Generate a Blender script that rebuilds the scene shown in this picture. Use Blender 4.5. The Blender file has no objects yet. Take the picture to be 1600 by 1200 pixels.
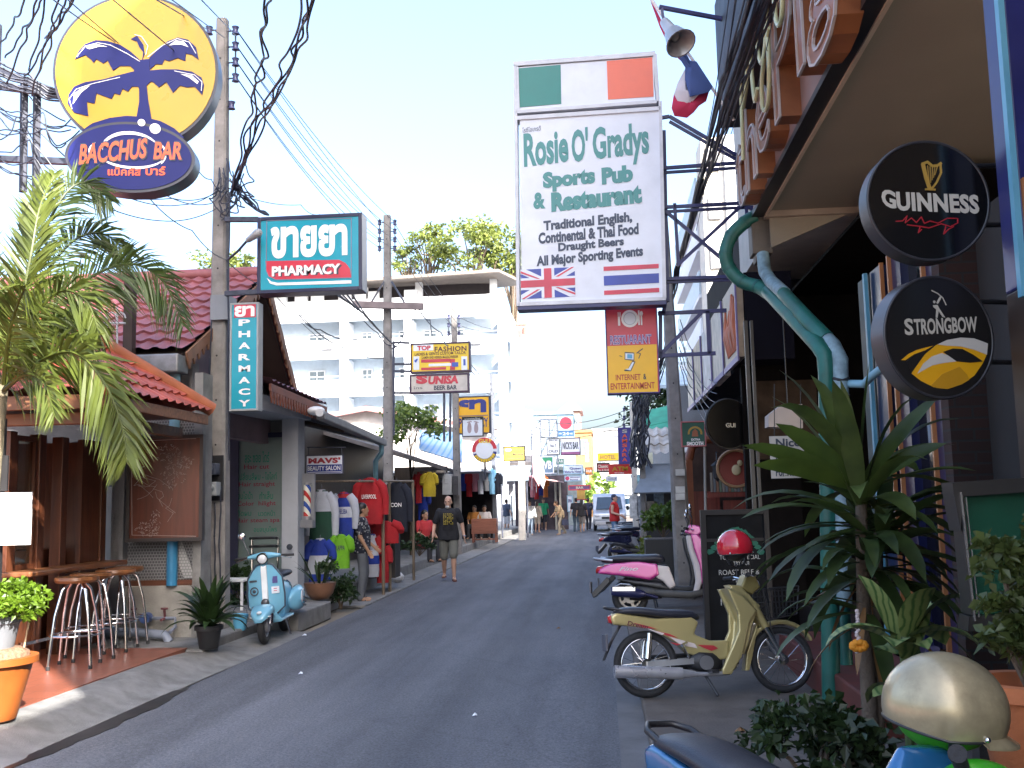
import bpy, math, random
from mathutils import Vector as V, Matrix, Quaternion
R = math.radians
PI = math.pi
random.seed(7)
SC = bpy.context.scene
COL = SC.collection

# ------------------------------------------------------------------ camera
FPX = 1580.0
def unit(v): return V(v).normalized()
VPX, VPY, ROLL = 942.0, 781.0, 0.022
_y = unit(((VPX - 800) / FPX, (600 - VPY) / FPX, -1))
_z = V((-ROLL, 1.0, 0.0)); _z.z = (_z.x * _y.x + _z.y * _y.y) / -_y.z; _z.normalize()
_x = _y.cross(_z)
CAM = V((0, 0, 1.6))
cd = bpy.data.cameras.new('camera'); cam = bpy.data.objects.new('camera', cd); COL.objects.link(cam)
M = Matrix((_x, _y, _z)).to_4x4(); M.translation = CAM
cam.matrix_world = M
cd.sensor_width = 36; cd.lens = FPX / 1600 * 36; cd.clip_start = 0.05; cd.clip_end = 2000
SC.camera = cam
RT = M.to_3x3()
def ray(px, py): return RT @ V(((px - 800) / FPX, (600 - py) / FPX, -1))
def at(px, py, Y):                     # photo pixel -> world point at distance Y down the street
    r = ray(px, py); return CAM + r * (Y / r.y)
def gr(px, py, z=0.0):                 # photo pixel -> point on the level z
    r = ray(px, py); return CAM + r * ((z - CAM.z) / r.z)
def ax(px, py, X):                     # photo pixel -> point on the plane x = X
    r = ray(px, py); return CAM + r * (X / r.x)

# ------------------------------------------------------------------ sky, sun, exposure
SUN_EL, SUN_AZ = 34.0, 38.0            # the sun stands behind the camera, to the right of the street
w = bpy.data.worlds.new('World'); SC.world = w; w.use_nodes = True
nt = w.node_tree; bg = nt.nodes['Background']
sky = nt.nodes.new('ShaderNodeTexSky'); sky.sky_type = 'NISHITA'; sky.sun_disc = False
sky.sun_elevation = R(SUN_EL); sky.sun_rotation = R(180 - SUN_AZ)
sky.air_density = 1.0; sky.dust_density = 6.5; sky.ozone_density = 3.0
nt.links.new(sky.outputs[0], bg.inputs[0]); bg.inputs[1].default_value = 0.15
sd = bpy.data.lights.new('sun', 'SUN'); so = bpy.data.objects.new('sun', sd); COL.objects.link(so)
sd.energy = 4.0; sd.angle = R(0.53); sd.color = (1.0, 0.95, 0.87)
_to = V((math.sin(R(SUN_AZ)) * math.cos(R(SUN_EL)), -math.cos(R(SUN_AZ)) * math.cos(R(SUN_EL)), math.sin(R(SUN_EL))))
so.rotation_euler = _to.to_track_quat('Z', 'Y').to_euler(); so.location = (20, -30, 40)
SC.view_settings.view_transform = 'Standard'; SC.view_settings.look = 'None'
SC.view_settings.exposure = 2.35; SC.view_settings.gamma = 1.0

# ------------------------------------------------------------------ materials
MATS = {}
def newmat(name):
    m = bpy.data.materials.new(name); m.use_nodes = True
    n = m.node_tree; b = n.nodes['Principled BSDF']; MATS[name] = m
    return m, n, b
def mat(name, c=None, rough=.6, metal=0., var=.12, scale=4., bump=0., bscale=60., coat=0., spec=.5, dirt=0.):
    if name in MATS: return MATS[name]
    m, n, b = newmat(name); N, L = n.nodes, n.links
    b.inputs['Roughness'].default_value = rough; b.inputs['Metallic'].default_value = metal
    b.inputs['Coat Weight'].default_value = coat; b.inputs['Coat Roughness'].default_value = .08
    b.inputs['Specular IOR Level'].default_value = spec
    tc = N.new('ShaderNodeTexCoord')
    nz = N.new('ShaderNodeTexNoise'); nz.inputs['Scale'].default_value = scale; nz.inputs['Detail'].default_value = 6
    L.new(tc.outputs['Object'], nz.inputs['Vector'])
    cr = N.new('ShaderNodeValToRGB'); e = cr.color_ramp.elements
    e[0].position = .3; e[1].position = .7
    e[0].color = tuple(min(1, x * (1 - var)) for x in c) + (1,); e[1].color = tuple(min(1, x * (1 + var)) for x in c) + (1,)
    L.new(nz.outputs['Fac'], cr.inputs[0]); out = cr.outputs[0]
    if dirt:
        n2 = N.new('ShaderNodeTexNoise'); n2.inputs['Scale'].default_value = scale * .6; n2.inputs['Detail'].default_value = 9; n2.inputs['Roughness'].default_value = .7
        L.new(tc.outputs['Object'], n2.inputs['Vector'])
        r2 = N.new('ShaderNodeValToRGB'); q = r2.color_ramp.elements; q[0].position = .48; q[1].position = .72
        q[0].color = (0, 0, 0, 1); q[1].color = (dirt, dirt, dirt, 1)
        L.new(n2.outputs['Fac'], r2.inputs[0])
        mx = N.new('ShaderNodeMixRGB'); mx.inputs[2].default_value = (c[0] * .35, c[1] * .33, c[2] * .3, 1)
        L.new(r2.outputs[0], mx.inputs[0]); L.new(out, mx.inputs[1]); out = mx.outputs[0]
    L.new(out, b.inputs['Base Color'])
    if rough > .15:
        mr = N.new('ShaderNodeMapRange'); mr.inputs[3].default_value = rough * .8; mr.inputs[4].default_value = min(1, rough * 1.2)
        L.new(nz.outputs['Fac'], mr.inputs[0]); L.new(mr.outputs[0], b.inputs['Roughness'])
    if bump:
        n3 = N.new('ShaderNodeTexNoise'); n3.inputs['Scale'].default_value = bscale; n3.inputs['Detail'].default_value = 4
        L.new(tc.outputs['Object'], n3.inputs['Vector'])
        bp = N.new('ShaderNodeBump'); bp.inputs['Strength'].default_value = bump; bp.inputs['Distance'].default_value = .02
        L.new(n3.outputs['Fac'], bp.inputs['Height']); L.new(bp.outputs[0], b.inputs['Normal'])
    return m
def leafmat(name, c, var=.35, trans=.35, scale=6.):
    if name in MATS: return MATS[name]
    m, n, b = newmat(name); N, L = n.nodes, n.links
    tc = N.new('ShaderNodeTexCoord'); nz = N.new('ShaderNodeTexNoise'); nz.inputs['Scale'].default_value = scale; nz.inputs['Detail'].default_value = 3
    L.new(tc.outputs['Object'], nz.inputs['Vector'])
    cr = N.new('ShaderNodeValToRGB'); e = cr.color_ramp.elements; e[0].position = .3; e[1].position = .7
    e[0].color = tuple(x * (1 - var) for x in c) + (1,); e[1].color = (c[0] * (1 + var * 1.3), c[1] * (1 + var), c[2] * (1 + var * .4), 1)
    L.new(nz.outputs['Fac'], cr.inputs[0]); L.new(cr.outputs[0], b.inputs['Base Color'])
    b.inputs['Roughness'].default_value = .42
    t = N.new('ShaderNodeBsdfTranslucent'); L.new(cr.outputs[0], t.inputs[0])
    mx = N.new('ShaderNodeMixShader'); mx.inputs[0].default_value = trans
    L.new(b.outputs[0], mx.inputs[1]); L.new(t.outputs[0], mx.inputs[2])
    L.new(mx.outputs[0], N['Material Output'].inputs[0])
    return m
def bands(name, cols, axis, freq, rough=.5, noise=0., bump=0., sharp=True, bscale=None, distort=0.):   # stripes / planks / corrugation along an object axis
    if name in MATS: return MATS[name]
    m, n, b = newmat(name); N, L = n.nodes, n.links
    tc = N.new('ShaderNodeTexCoord'); wv = N.new('ShaderNodeTexWave'); wv.bands_direction = axis
    wv.inputs['Scale'].default_value = freq; wv.inputs['Distortion'].default_value = distort; wv.inputs['Detail'].default_value = 3
    L.new(tc.outputs['Object'], wv.inputs['Vector'])
    cr = N.new('ShaderNodeValToRGB'); e = cr.color_ramp.elements
    if sharp: cr.color_ramp.interpolation = 'CONSTANT'
    e[0].position = 0; e[1].position = .5; e[0].color = (*cols[0], 1); e[1].color = (*cols[1], 1)
    L.new(wv.outputs['Fac'], cr.inputs[0]); out = cr.outputs[0]
    if noise:
        nz = N.new('ShaderNodeTexNoise'); nz.inputs['Scale'].default_value = 5; nz.inputs['Detail'].default_value = 8
        L.new(tc.outputs['Object'], nz.inputs['Vector'])
        mp = N.new('ShaderNodeMapRange'); mp.inputs[3].default_value = 1 - noise; mp.inputs[4].default_value = 1 + noise
        L.new(nz.outputs['Fac'], mp.inputs[0])
        mx = N.new('ShaderNodeMixRGB'); mx.blend_type = 'MULTIPLY'; mx.inputs[0].default_value = 1
        L.new(out, mx.inputs[1]); L.new(mp.outputs[0], mx.inputs[2]); out = mx.outputs[0]
    L.new(out, b.inputs['Base Color']); b.inputs['Roughness'].default_value = rough
    if bump:
        bp = N.new('ShaderNodeBump'); bp.inputs['Strength'].default_value = bump; bp.inputs['Distance'].default_value = .02
        L.new(wv.outputs['Fac'], bp.inputs['Height']); L.new(bp.outputs[0], b.inputs['Normal'])
    return m
def bricks(name, c1, c2, mortar, scale, w=.5, h=.25, msize=.02, rough=.8, bump=.4, rot=(0, 0, 0), var=.3):
    if name in MATS: return MATS[name]
    m, n, b = newmat(name); N, L = n.nodes, n.links
    tc = N.new('ShaderNodeTexCoord'); mp = N.new('ShaderNodeMapping'); mp.inputs['Rotation'].default_value = rot
    L.new(tc.outputs['Object'], mp.inputs[0])
    bk = N.new('ShaderNodeTexBrick'); bk.inputs['Scale'].default_value = scale
    bk.inputs['Color1'].default_value = (*c1, 1); bk.inputs['Color2'].default_value = (*c2, 1); bk.inputs['Mortar'].default_value = (*mortar, 1)
    bk.inputs['Mortar Size'].default_value = msize; bk.inputs['Brick Width'].default_value = w; bk.inputs['Row Height'].default_value = h
    L.new(mp.outputs[0], bk.inputs['Vector'])
    nz = N.new('ShaderNodeTexNoise'); nz.inputs['Scale'].default_value = 2.5; nz.inputs['Detail'].default_value = 8
    L.new(tc.outputs['Object'], nz.inputs['Vector'])
    mr = N.new('ShaderNodeMapRange'); mr.inputs[3].default_value = 1 - var; mr.inputs[4].default_value = 1 + var
    L.new(nz.outputs['Fac'], mr.inputs[0])
    mx = N.new('ShaderNodeMixRGB'); mx.blend_type = 'MULTIPLY'; mx.inputs[0].default_value = 1
    L.new(bk.outputs[0], mx.inputs[1]); L.new(mr.outputs[0], mx.inputs[2]); L.new(mx.outputs[0], b.inputs['Base Color'])
    b.inputs['Roughness'].default_value = rough
    bp = N.new('ShaderNodeBump'); bp.inputs['Strength'].default_value = bump; bp.inputs['Distance'].default_value = .01; bp.invert = True
    L.new(bk.outputs['Fac'], bp.inputs['Height']); L.new(bp.outputs[0], b.inputs['Normal'])
    return m
def wood(name, c, axis='Z', rough=.45, scale=1.0, var=.35):
    if name in MATS: return MATS[name]
    m, n, b = newmat(name); N, L = n.nodes, n.links
    tc = N.new('ShaderNodeTexCoord'); mp = N.new('ShaderNodeMapping')
    s = {'X': (1.2, 14, 14), 'Y': (14, 1.2, 14), 'Z': (14, 14, 1.2)}[axis]
    mp.inputs['Scale'].default_value = tuple(q * scale for q in s); L.new(tc.outputs['Object'], mp.inputs[0])
    nz = N.new('ShaderNodeTexNoise'); nz.inputs['Scale'].default_value = 1; nz.inputs['Detail'].default_value = 7; nz.inputs['Distortion'].default_value = 1.2
    L.new(mp.outputs[0], nz.inputs['Vector'])
    cr = N.new('ShaderNodeValToRGB'); e = cr.color_ramp.elements; e[0].position = .3; e[1].position = .72
    e[0].color = tuple(x * (1 - var) for x in c) + (1,); e[1].color = tuple(min(1, x * (1 + var)) for x in c) + (1,)
    L.new(nz.outputs['Fac'], cr.inputs[0]); L.new(cr.outputs[0], b.inputs['Base Color']); b.inputs['Roughness'].default_value = rough
    bp = N.new('ShaderNodeBump'); bp.inputs['Strength'].default_value = .15; bp.inputs['Distance'].default_value = .005
    L.new(nz.outputs['Fac'], bp.inputs['Height']); L.new(bp.outputs[0], b.inputs['Normal'])
    return m
def glass(name='glass', tint=(.85, .9, .92), rough=.02):
    if name in MATS: return MATS[name]
    m, n, b = newmat(name); b.inputs['Base Color'].default_value = (*tint, 1); b.inputs['Roughness'].default_value = rough
    b.inputs['Transmission Weight'].default_value = 1; b.inputs['IOR'].default_value = 1.3
    return m
def emit(name, c, s):
    if name in MATS: return MATS[name]
    m, n, b = newmat(name); b.inputs['Base Color'].default_value = (*c, 1); b.inputs['Emission Color'].default_value = (*c, 1); b.inputs['Emission Strength'].default_value = s
    return m
WHITE = mat('white_paint', (.8, .8, .8), .4, var=.04); BLACK = mat('black_paint', (.02, .02, .022), .4)
STEEL = mat('dark_steel', (.055, .06, .085), .5, .3, var=.4, scale=9); CHROME = mat('chrome', (.7, .7, .72), .12, 1, var=.03)
ALU = mat('aluminium', (.55, .56, .58), .35, .8); RUBBER = mat('rubber', (.022, .022, .024), .75, bump=.3)
BLKPL = mat('black_plastic', (.02, .02, .022), .38); GREY = mat('grey_paint', (.33, .34, .36), .5)
CONC = mat('concrete', (.2, .198, .195), .85, var=.22, scale=5, bump=.35, bscale=90, dirt=.55)
WIRE = mat('cable_sheath', (.03, .035, .055), .5)
GLASS = glass(); RED = mat('red_paint', (.55, .03, .03), .4, var=.06); ORANGE = mat('orange_paint', (.75, .17, .04), .45, var=.06)
YELLOW = mat('yellow_acrylic', (.45, .27, .015), .28, var=.04, scale=2); NAVY = mat('navy_vinyl', (.03, .04, .2), .35, var=.08); BLUE = mat('blue_vinyl', (.04, .09, .4), .35, var=.06)
GREENV = mat('green_vinyl', (.02, .17, .13), .4, var=.06); INK = mat('dark_ink', (.04, .05, .07), .5)
SIGNW = mat('sign_white', (.72, .76, .83), .4, var=.06, scale=3, dirt=.14)

# ------------------------------------------------------------------ mesh builder
def rot(ax_, deg): return Matrix.Rotation(R(deg), 4, ax_)
class MB:
    def __init__(s): s.v = []; s.f = []
    def add(s, vs, fs, M=None):
        k = len(s.v); s.v += [tuple(M @ V(p)) if M is not None else tuple(p) for p in vs]; s.f += [tuple(i + k for i in f) for f in fs]; return s
    def box(s, x0, y0, z0, x1, y1, z1, M=None):
        return s.add([(x0, y0, z0), (x1, y0, z0), (x1, y1, z0), (x0, y1, z0), (x0, y0, z1), (x1, y0, z1), (x1, y1, z1), (x0, y1, z1)],
                     [(0, 3, 2, 1), (4, 5, 6, 7), (0, 1, 5, 4), (1, 2, 6, 5), (2, 3, 7, 6), (3, 0, 4, 7)], M)
    def bar(s, p0, p1, w, h=None, up=(0, 0, 1)):          # rectangular bar between two points
        p0, p1 = V(p0), V(p1); d = (p1 - p0); L = d.length; d.normalize(); h = h or w
        u = V(up); r = d.cross(u)
        if r.length < 1e-4: r = d.cross(V((1, 0, 0)))
        r.normalize(); u = r.cross(d)
        Mx = Matrix((r, d, u)).transposed().to_4x4(); Mx.translation = p0
        return s.box(-w / 2, 0, -h / 2, w / 2, L, h / 2, Mx)
    def ring(s, c, d, r, n, up=None):
        d = V(d).normalized(); u = V(up) if up is not None else (V((0, 0, 1)) if abs(d.z) < .9 else V((0, 1, 0)))
        a = d.cross(u).normalized(); b = a.cross(d)
        return [V(c) + a * (r * math.cos(2 * PI * i / n)) + b * (r * math.sin(2 * PI * i / n)) for i in range(n)]
    def loft(s, rings, caps=True, closed=False):
        n = len(rings[0]); k = len(s.v)
        for rg in rings: s.v += [tuple(p) for p in rg]
        m = len(rings)
        for j in range(m if closed else m - 1):
            a, b = k + j * n, k + ((j + 1) % m) * n
            for i in range(n): s.f.append((a + i, a + (i + 1) % n, b + (i + 1) % n, b + i))
        if caps and not closed: s.f.append(tuple(k + i for i in reversed(range(n)))); s.f.append(tuple(k + (m - 1) * n + i for i in range(n)))
        return s
    def cyl(s, p0, p1, r0, r1=None, n=12, caps=True):
        p0, p1 = V(p0), V(p1); r1 = r0 if r1 is None else r1
        return s.loft([s.ring(p0, p1 - p0, r0, n), s.ring(p1, p1 - p0, r1, n)], caps)
    def tube(s, pts, r, n=6, caps=True, closed=False):
        pts = [V(p) for p in pts]; rs = r if isinstance(r, (list, tuple)) else [r] * len(pts); rings = []; m = len(pts); b0 = None
        for i, p in enumerate(pts):
            d = (pts[(i + 1) % m] - pts[i - 1]) if closed else (pts[min(i + 1, m - 1)] - pts[max(i - 1, 0)])
            if d.length < 1e-9: d = V((0, 0, 1))
            d.normalize()
            if b0 is None: b0 = d.orthogonal().normalized()
            a = (b0 - d * b0.dot(d))
            a = d.orthogonal() if a.length < 1e-5 else a
            a.normalize(); b0 = a; b = d.cross(a)
            rings.append([p + a * (rs[i] * math.cos(2 * PI * k / n)) + b * (rs[i] * math.sin(2 * PI * k / n)) for k in range(n)])
        return s.loft(rings, caps, closed)
    def lathe(s, prof, n=20, M=None):                      # profile (r, z) about local z
        rings = [[(max(r, 1e-4) * math.cos(2 * PI * i / n), max(r, 1e-4) * math.sin(2 * PI * i / n), z) for i in range(n)] for r, z in prof]
        if M is not None: rings = [[M @ V(p) for p in rg] for rg in rings]
        return s.loft(rings)
    def prism(s, pts, y0, y1, M=None):                     # polygon in local xz, extruded along y
        n = len(pts)
        a = sum(pts[i][0] * pts[(i + 1) % n][1] - pts[(i + 1) % n][0] * pts[i][1] for i in range(n))
        if a < 0: pts = pts[::-1]
        return s.add([(x, y0, z) for x, z in pts] + [(x, y1, z) for x, z in pts],
                     [tuple(range(n)), tuple(reversed(range(n, 2 * n)))] + [((i + 1) % n, i, n + i, n + (i + 1) % n) for i in range(n)], M)
    def ell(s, c, r, n=14, m=9, M=None):
        rings = []
        for j in range(m + 1):
            t = -PI / 2 + PI * j / m; q = max(math.cos(t), .02)
            rings.append([(c[0] + r[0] * q * math.cos(2 * PI * i / n), c[1] + r[1] * q * math.sin(2 * PI * i / n), c[2] + r[2] * math.sin(t)) for i in range(n)])
        if M is not None: rings = [[M @ V(p) for p in rg] for rg in rings]
        return s.loft(rings)
    def cap(s, p0, p1, r0, r1, n=12):                      # tapered limb with round ends
        p0, p1 = V(p0), V(p1); d = (p1 - p0).normalized(); rings = []
        for t in (-80, -45, 0): rings.append(s.ring(p0 + d * (r0 * math.sin(R(t))), d, r0 * math.cos(R(t)), n))
        for t in (0, 45, 80): rings.append(s.ring(p1 + d * (r1 * math.sin(R(t))), d, r1 * math.cos(R(t)), n))
        return s.loft(rings)
    def sections(s, secs, n=16, caps=True, e=2.0):         # secs: (center, right half vector, up half vector); superellipse cross sections
        rings = []
        for q in secs:
            c, a, b = V(q[0]), V(q[1]), V(q[2]); ee = q[3] if len(q) > 3 else e; rg = []
            for i in range(n):
                t = 2 * PI * i / n; ct, st = math.cos(t), math.sin(t)
                rg.append(c + a * (abs(ct) ** (2 / ee) * (1 if ct >= 0 else -1)) + b * (abs(st) ** (2 / ee) * (1 if st >= 0 else -1)))
            rings.append(rg)
        return s.loft(rings, caps)
    def build(s, name, m, parent=None, smooth=None, bevel=0, loc=None):
        me = bpy.data.meshes.new(name); me.from_pydata(s.v, [], s.f); me.update()
        o = bpy.data.objects.new(name, me); COL.objects.link(o); me.materials.append(m)
        if parent is not None: o.parent = parent
        if loc is not None: o.location = loc
        if smooth:
            for p in me.polygons: p.use_smooth = True
            if smooth < 180: me.set_sharp_from_angle(angle=R(smooth))
        if bevel:
            b = o.modifiers.new('edge', 'BEVEL'); b.width = bevel; b.segments = 2; b.limit_method = 'ANGLE'; b.angle_limit = R(40)
        return o
def tag(o, label=None, cat=None, group=None, kind=None):
    if label: o['label'] = label
    if cat: o['category'] = cat
    if group: o['group'] = group
    if kind: o['kind'] = kind
    return o
def thing(name, label, cat, loc=(0, 0, 0), rz=0, group=None):
    o = bpy.data.objects.new(name, None); COL.objects.link(o); o.location = loc; o.rotation_euler = (0, 0, R(rz)); o.empty_display_size = .1
    return tag(o, label, cat, group)
def remesh(o, vox, smooth=4):
    m = o.modifiers.new('skin', 'REMESH'); m.mode = 'VOXEL'; m.voxel_size = vox; m.use_smooth_shade = True
    q = o.modifiers.new('soft', 'SMOOTH'); q.factor = .5; q.iterations = smooth
    return o
def subsurf(o, lv=1):
    m = o.modifiers.new('sub', 'SUBSURF'); m.levels = lv; m.render_levels = lv
    for p in o.data.polygons: p.use_smooth = True
    return o
def kids(o): return [c for c in COL.objects if c.parent == o]
def dup(root, loc=None, rz=None, label=None, group=None):
    def cp(o, par):
        c = o.copy(); COL.objects.link(c)
        if par is not None: c.parent = par
        for k in kids(o): cp(k, c)
        return c
    c = cp(root, None)
    if loc is not None: c.location = loc
    if rz is not None: c.rotation_euler = (0, 0, R(rz))
    if label: c['label'] = label
    if group: c['group'] = group
    return c
# ------------------------------------------------------------------ lettering
_TC = {}
def glyphs(s, bold=0., shear=0., spacing=1.):
    key = (s, bold, shear, spacing)
    if key not in _TC:
        c = bpy.data.curves.new('t', 'FONT'); c.body = s; c.offset = bold; c.shear = shear; c.resolution_u = 3; c.space_character = spacing; c.align_x = 'CENTER'
        o = bpy.data.objects.new('t', c); me = bpy.data.meshes.new_from_object(o)
        vs = [(v.co.x, v.co.y) for v in me.vertices]; fs = [tuple(p.vertices) for p in me.polygons]
        x0, x1 = min(v[0] for v in vs), max(v[0] for v in vs); z0, z1 = min(v[1] for v in vs), max(v[1] for v in vs)
        _TC[key] = ([((x - x0) / (x1 - x0), (z - z0) / (z1 - z0)) for x, z in vs], fs)
        bpy.data.objects.remove(o); bpy.data.meshes.remove(me); bpy.data.curves.remove(c)
    return _TC[key]
def write(mb, s, x0, z0, x1, z1, y=-.004, bold=0., shear=0., spacing=1., warp=None, th=.0):
    vs, fs = glyphs(s, bold, shear, spacing)
    pts = []
    for a, b in vs:
        x, z = x0 + a * (x1 - x0), z0 + b * (z1 - z0)
        if warp: x, z = warp(a, b, x, z)
        pts.append((x, y, z))
    mb.add(pts, fs)
    return mb
class Panel:
    """Writes and draws on a root facing the viewer; places by its photograph position, at the root's distance."""
    def __init__(s, root, Y): s.r = root; s.Y = Y; s.o = V(root.location)
    def p(s, px, py): q = at(px, py, s.Y) - s.o; return (q.x, q.z)
    def text(s, mb, t, px0, py0, px1, py1, y=-.004, **k):
        cx, cy = (px0 + px1) / 2, (py0 + py1) / 2
        a, b, c, d = s.p(px0, cy), s.p(px1, cy), s.p(cx, py1), s.p(cx, py0)
        return write(mb, t, a[0], c[1], b[0], d[1], y, **k)
    def rect(s, mb, px0, py0, px1, py1, y0, y1):
        cx, cy = (px0 + px1) / 2, (py0 + py1) / 2
        a, b, c, d = s.p(px0, cy), s.p(px1, cy), s.p(cx, py1), s.p(cx, py0)
        return mb.box(a[0], y0, c[1], b[0], y1, d[1])
    def poly(s, mb, pts, y0, y1): return mb.prism([s.p(*q) for q in pts], y0, y1)
    def line(s, mb, pts, wpx, y0, y1):
        w_ = wpx / FPX * s.Y; q = [V((a, 0, b)) for a, b in (s.p(*z) for z in pts)]
        for i in range(len(q) - 1):
            d = (q[i + 1] - q[i]); n = V((-d.z, 0, d.x)).normalized() * w_ / 2; e = d.normalized() * w_ * .25
            mb.prism([((q[i] + n - e).x, (q[i] + n - e).z), ((q[i + 1] + n + e).x, (q[i + 1] + n + e).z), ((q[i + 1] - n + e).x, (q[i + 1] - n + e).z), ((q[i] - n - e).x, (q[i] - n - e).z)], y0 - i * .0002, y1)
        return mb
def boxsign(name, label, px0, py0, px1, py1, Y, depth=.15, face=SIGNW, frame=STEEL, fr=.03, group=None, cat='sign', rz=0):
    root = thing(name, label, cat, at((px0 + px1) / 2, (py0 + py1) / 2, Y), rz, group); P = Panel(root, Y)
    cx, cy = (px0 + px1) / 2, (py0 + py1) / 2
    x0, x1 = P.p(px0, cy)[0], P.p(px1, cy)[0]; z0, z1 = P.p(cx, py1)[1], P.p(cx, py0)[1]
    P.b = (x0, z0, x1, z1)
    MB().box(x0 + fr, 0, z0 + fr, x1 - fr, depth - .01, z1 - fr).build('panel', face, root)
    f = MB(); f.box(x0, -.012, z0, x0 + fr, depth, z1); f.box(x1 - fr, -.012, z0, x1, depth, z1)
    f.box(x0 + fr, -.012, z0, x1 - fr, depth, z0 + fr); f.box(x0 + fr, -.012, z1 - fr, x1 - fr, depth, z1)
    f.build('frame', frame, root, bevel=.004)
    return root, P
def done(mb, name, m, root): return mb.build(name, m, root)
def bw(mb, name, m, root, **k):            # build from world coordinates under a root
    o = V(root.location); mb.v = [(x - o.x, y - o.y, z - o.z) for x, y, z in mb.v]
    return mb.build(name, m, root, **k)
# ------------------------------------------------------------------ ground, road, pavements
def asphalt():
    m, n, b = newmat('asphalt'); N, L = n.nodes, n.links
    tc = N.new('ShaderNodeTexCoord'); mp = N.new('ShaderNodeMapping'); mp.inputs['Scale'].default_value = (1, .25, 1)
    L.new(tc.outputs['Object'], mp.inputs[0])
    a = N.new('ShaderNodeTexNoise'); a.inputs['Scale'].default_value = .9; a.inputs['Detail'].default_value = 8; a.inputs['Roughness'].default_value = .65; L.new(mp.outputs[0], a.inputs['Vector'])
    g = N.new('ShaderNodeTexNoise'); g.inputs['Scale'].default_value = 55; g.inputs['Detail'].default_value = 3; L.new(tc.outputs['Object'], g.inputs['Vector'])
    vo = N.new('ShaderNodeTexVoronoi'); vo.inputs['Scale'].default_value = 130; L.new(tc.outputs['Object'], vo.inputs['Vector'])
    cr = N.new('ShaderNodeValToRGB'); e = cr.color_ramp.elements; e[0].position = .3; e[1].position = .72; e[0].color = (.06, .064, .076, 1); e[1].color = (.122, .125, .138, 1)
    L.new(a.outputs['Fac'], cr.inputs[0])
    mr = N.new('ShaderNodeMapRange'); mr.inputs[1].default_value = .3; mr.inputs[2].default_value = .7; mr.inputs[3].default_value = .7; mr.inputs[4].default_value = 1.3; L.new(g.outputs['Fac'], mr.inputs[0])
    mx = N.new('ShaderNodeMixRGB'); mx.blend_type = 'MULTIPLY'; mx.inputs[0].default_value = 1; L.new(cr.outputs[0], mx.inputs[1]); L.new(mr.outputs[0], mx.inputs[2])
    m2 = N.new('ShaderNodeMapRange'); m2.inputs[1].default_value = 0; m2.inputs[2].default_value = .6; m2.inputs[3].default_value = .75; m2.inputs[4].default_value = 1.25; L.new(vo.outputs['Color'], m2.inputs[0])
    my = N.new('ShaderNodeMixRGB'); my.blend_type = 'MULTIPLY'; my.inputs[0].default_value = 1; L.new(mx.outputs[0], my.inputs[1]); L.new(m2.outputs[0], my.inputs[2])
    mp2 = N.new('ShaderNodeMapping'); mp2.inputs['Scale'].default_value = (2.2, .07, 1); L.new(tc.outputs['Object'], mp2.inputs[0]); tn = N.new('ShaderNodeTexNoise'); tn.inputs['Scale'].default_value = 1; tn.inputs['Detail'].default_value = 5; L.new(mp2.outputs[0], tn.inputs['Vector'])
    m3 = N.new('ShaderNodeMapRange'); m3.inputs[1].default_value = .3; m3.inputs[2].default_value = .7; m3.inputs[3].default_value = .74; m3.inputs[4].default_value = 1.26; L.new(tn.outputs['Fac'], m3.inputs[0]); mz = N.new('ShaderNodeMixRGB'); mz.blend_type = 'MULTIPLY'; mz.inputs[0].default_value = 1; L.new(my.outputs[0], mz.inputs[1]); L.new(m3.outputs[0], mz.inputs[2])
    vc = N.new('ShaderNodeTexVoronoi'); vc.feature = 'DISTANCE_TO_EDGE'; vc.inputs['Scale'].default_value = .55; nv = N.new('ShaderNodeMixRGB'); nv.inputs[0].default_value = .12; L.new(tc.outputs['Object'], nv.inputs[1]); L.new(a.outputs['Color'], nv.inputs[2]); L.new(nv.outputs[0], vc.inputs['Vector']); m4 = N.new('ShaderNodeMapRange'); m4.inputs[1].default_value = .0; m4.inputs[2].default_value = .012; m4.inputs[3].default_value = .55; m4.inputs[4].default_value = 1; L.new(vc.outputs['Distance'], m4.inputs[0]); mw = N.new('ShaderNodeMixRGB'); mw.blend_type = 'MULTIPLY'; mw.inputs[0].default_value = .22; L.new(mz.outputs[0], mw.inputs[1]); L.new(m4.outputs[0], mw.inputs[2])
    L.new(mw.outputs[0], b.inputs['Base Color']); b.inputs['Roughness'].default_value = .82
    bp = N.new('ShaderNodeBump'); bp.inputs['Strength'].default_value = .5; bp.inputs['Distance'].default_value = .008; L.new(vo.outputs['Distance'], bp.inputs['Height']); L.new(bp.outputs[0], b.inputs['Normal'])
    return m
EARTH = mat('earth', (.2, .17, .13), .95, var=.3, scale=.5)
tag(MB().box(-300, -200, -.6, 300, 700, -.03).build('ground', EARTH), kind='structure')
ASPH = asphalt()
rd = MB(); xs = [-3.8, -2.6, -1.4, -.5, .06]; zs = [0, .018, .022, .014, 0]; ys = [-25, 0, 10, 30, 60, 150]
for j, yy in enumerate(ys): rd.v += [(x, yy, z) for x, z in zip(xs, zs)]
for j in range(5):
    for i in range(4): rd.f.append((j * 5 + i, j * 5 + i + 1, j * 5 + 6 + i, j * 5 + 5 + i))
tag(rd.build('road', ASPH, smooth=180), kind='structure')
pv = MB()                                            # smooth sloping concrete strip beside the terrace, then a raised walk
prof = [(-4.42, .14), (-4.2, .135), (-4.06, .085), (-3.95, .03), (-3.8, .002)]
rows = [(-25, 1), (9.8, 1), (10.6, .75), (11.2, .3), (12.6, .22), (13.0, .2)]
for y, k in rows: pv.v += [(x + .02 * math.sin(y * 3), y, max(z * k, .002)) for x, z in prof]
for j in range(len(rows) - 1):
    for i in range(4): pv.f.append((j * 5 + i, j * 5 + i + 1, j * 5 + 6 + i, j * 5 + 5 + i))
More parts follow.
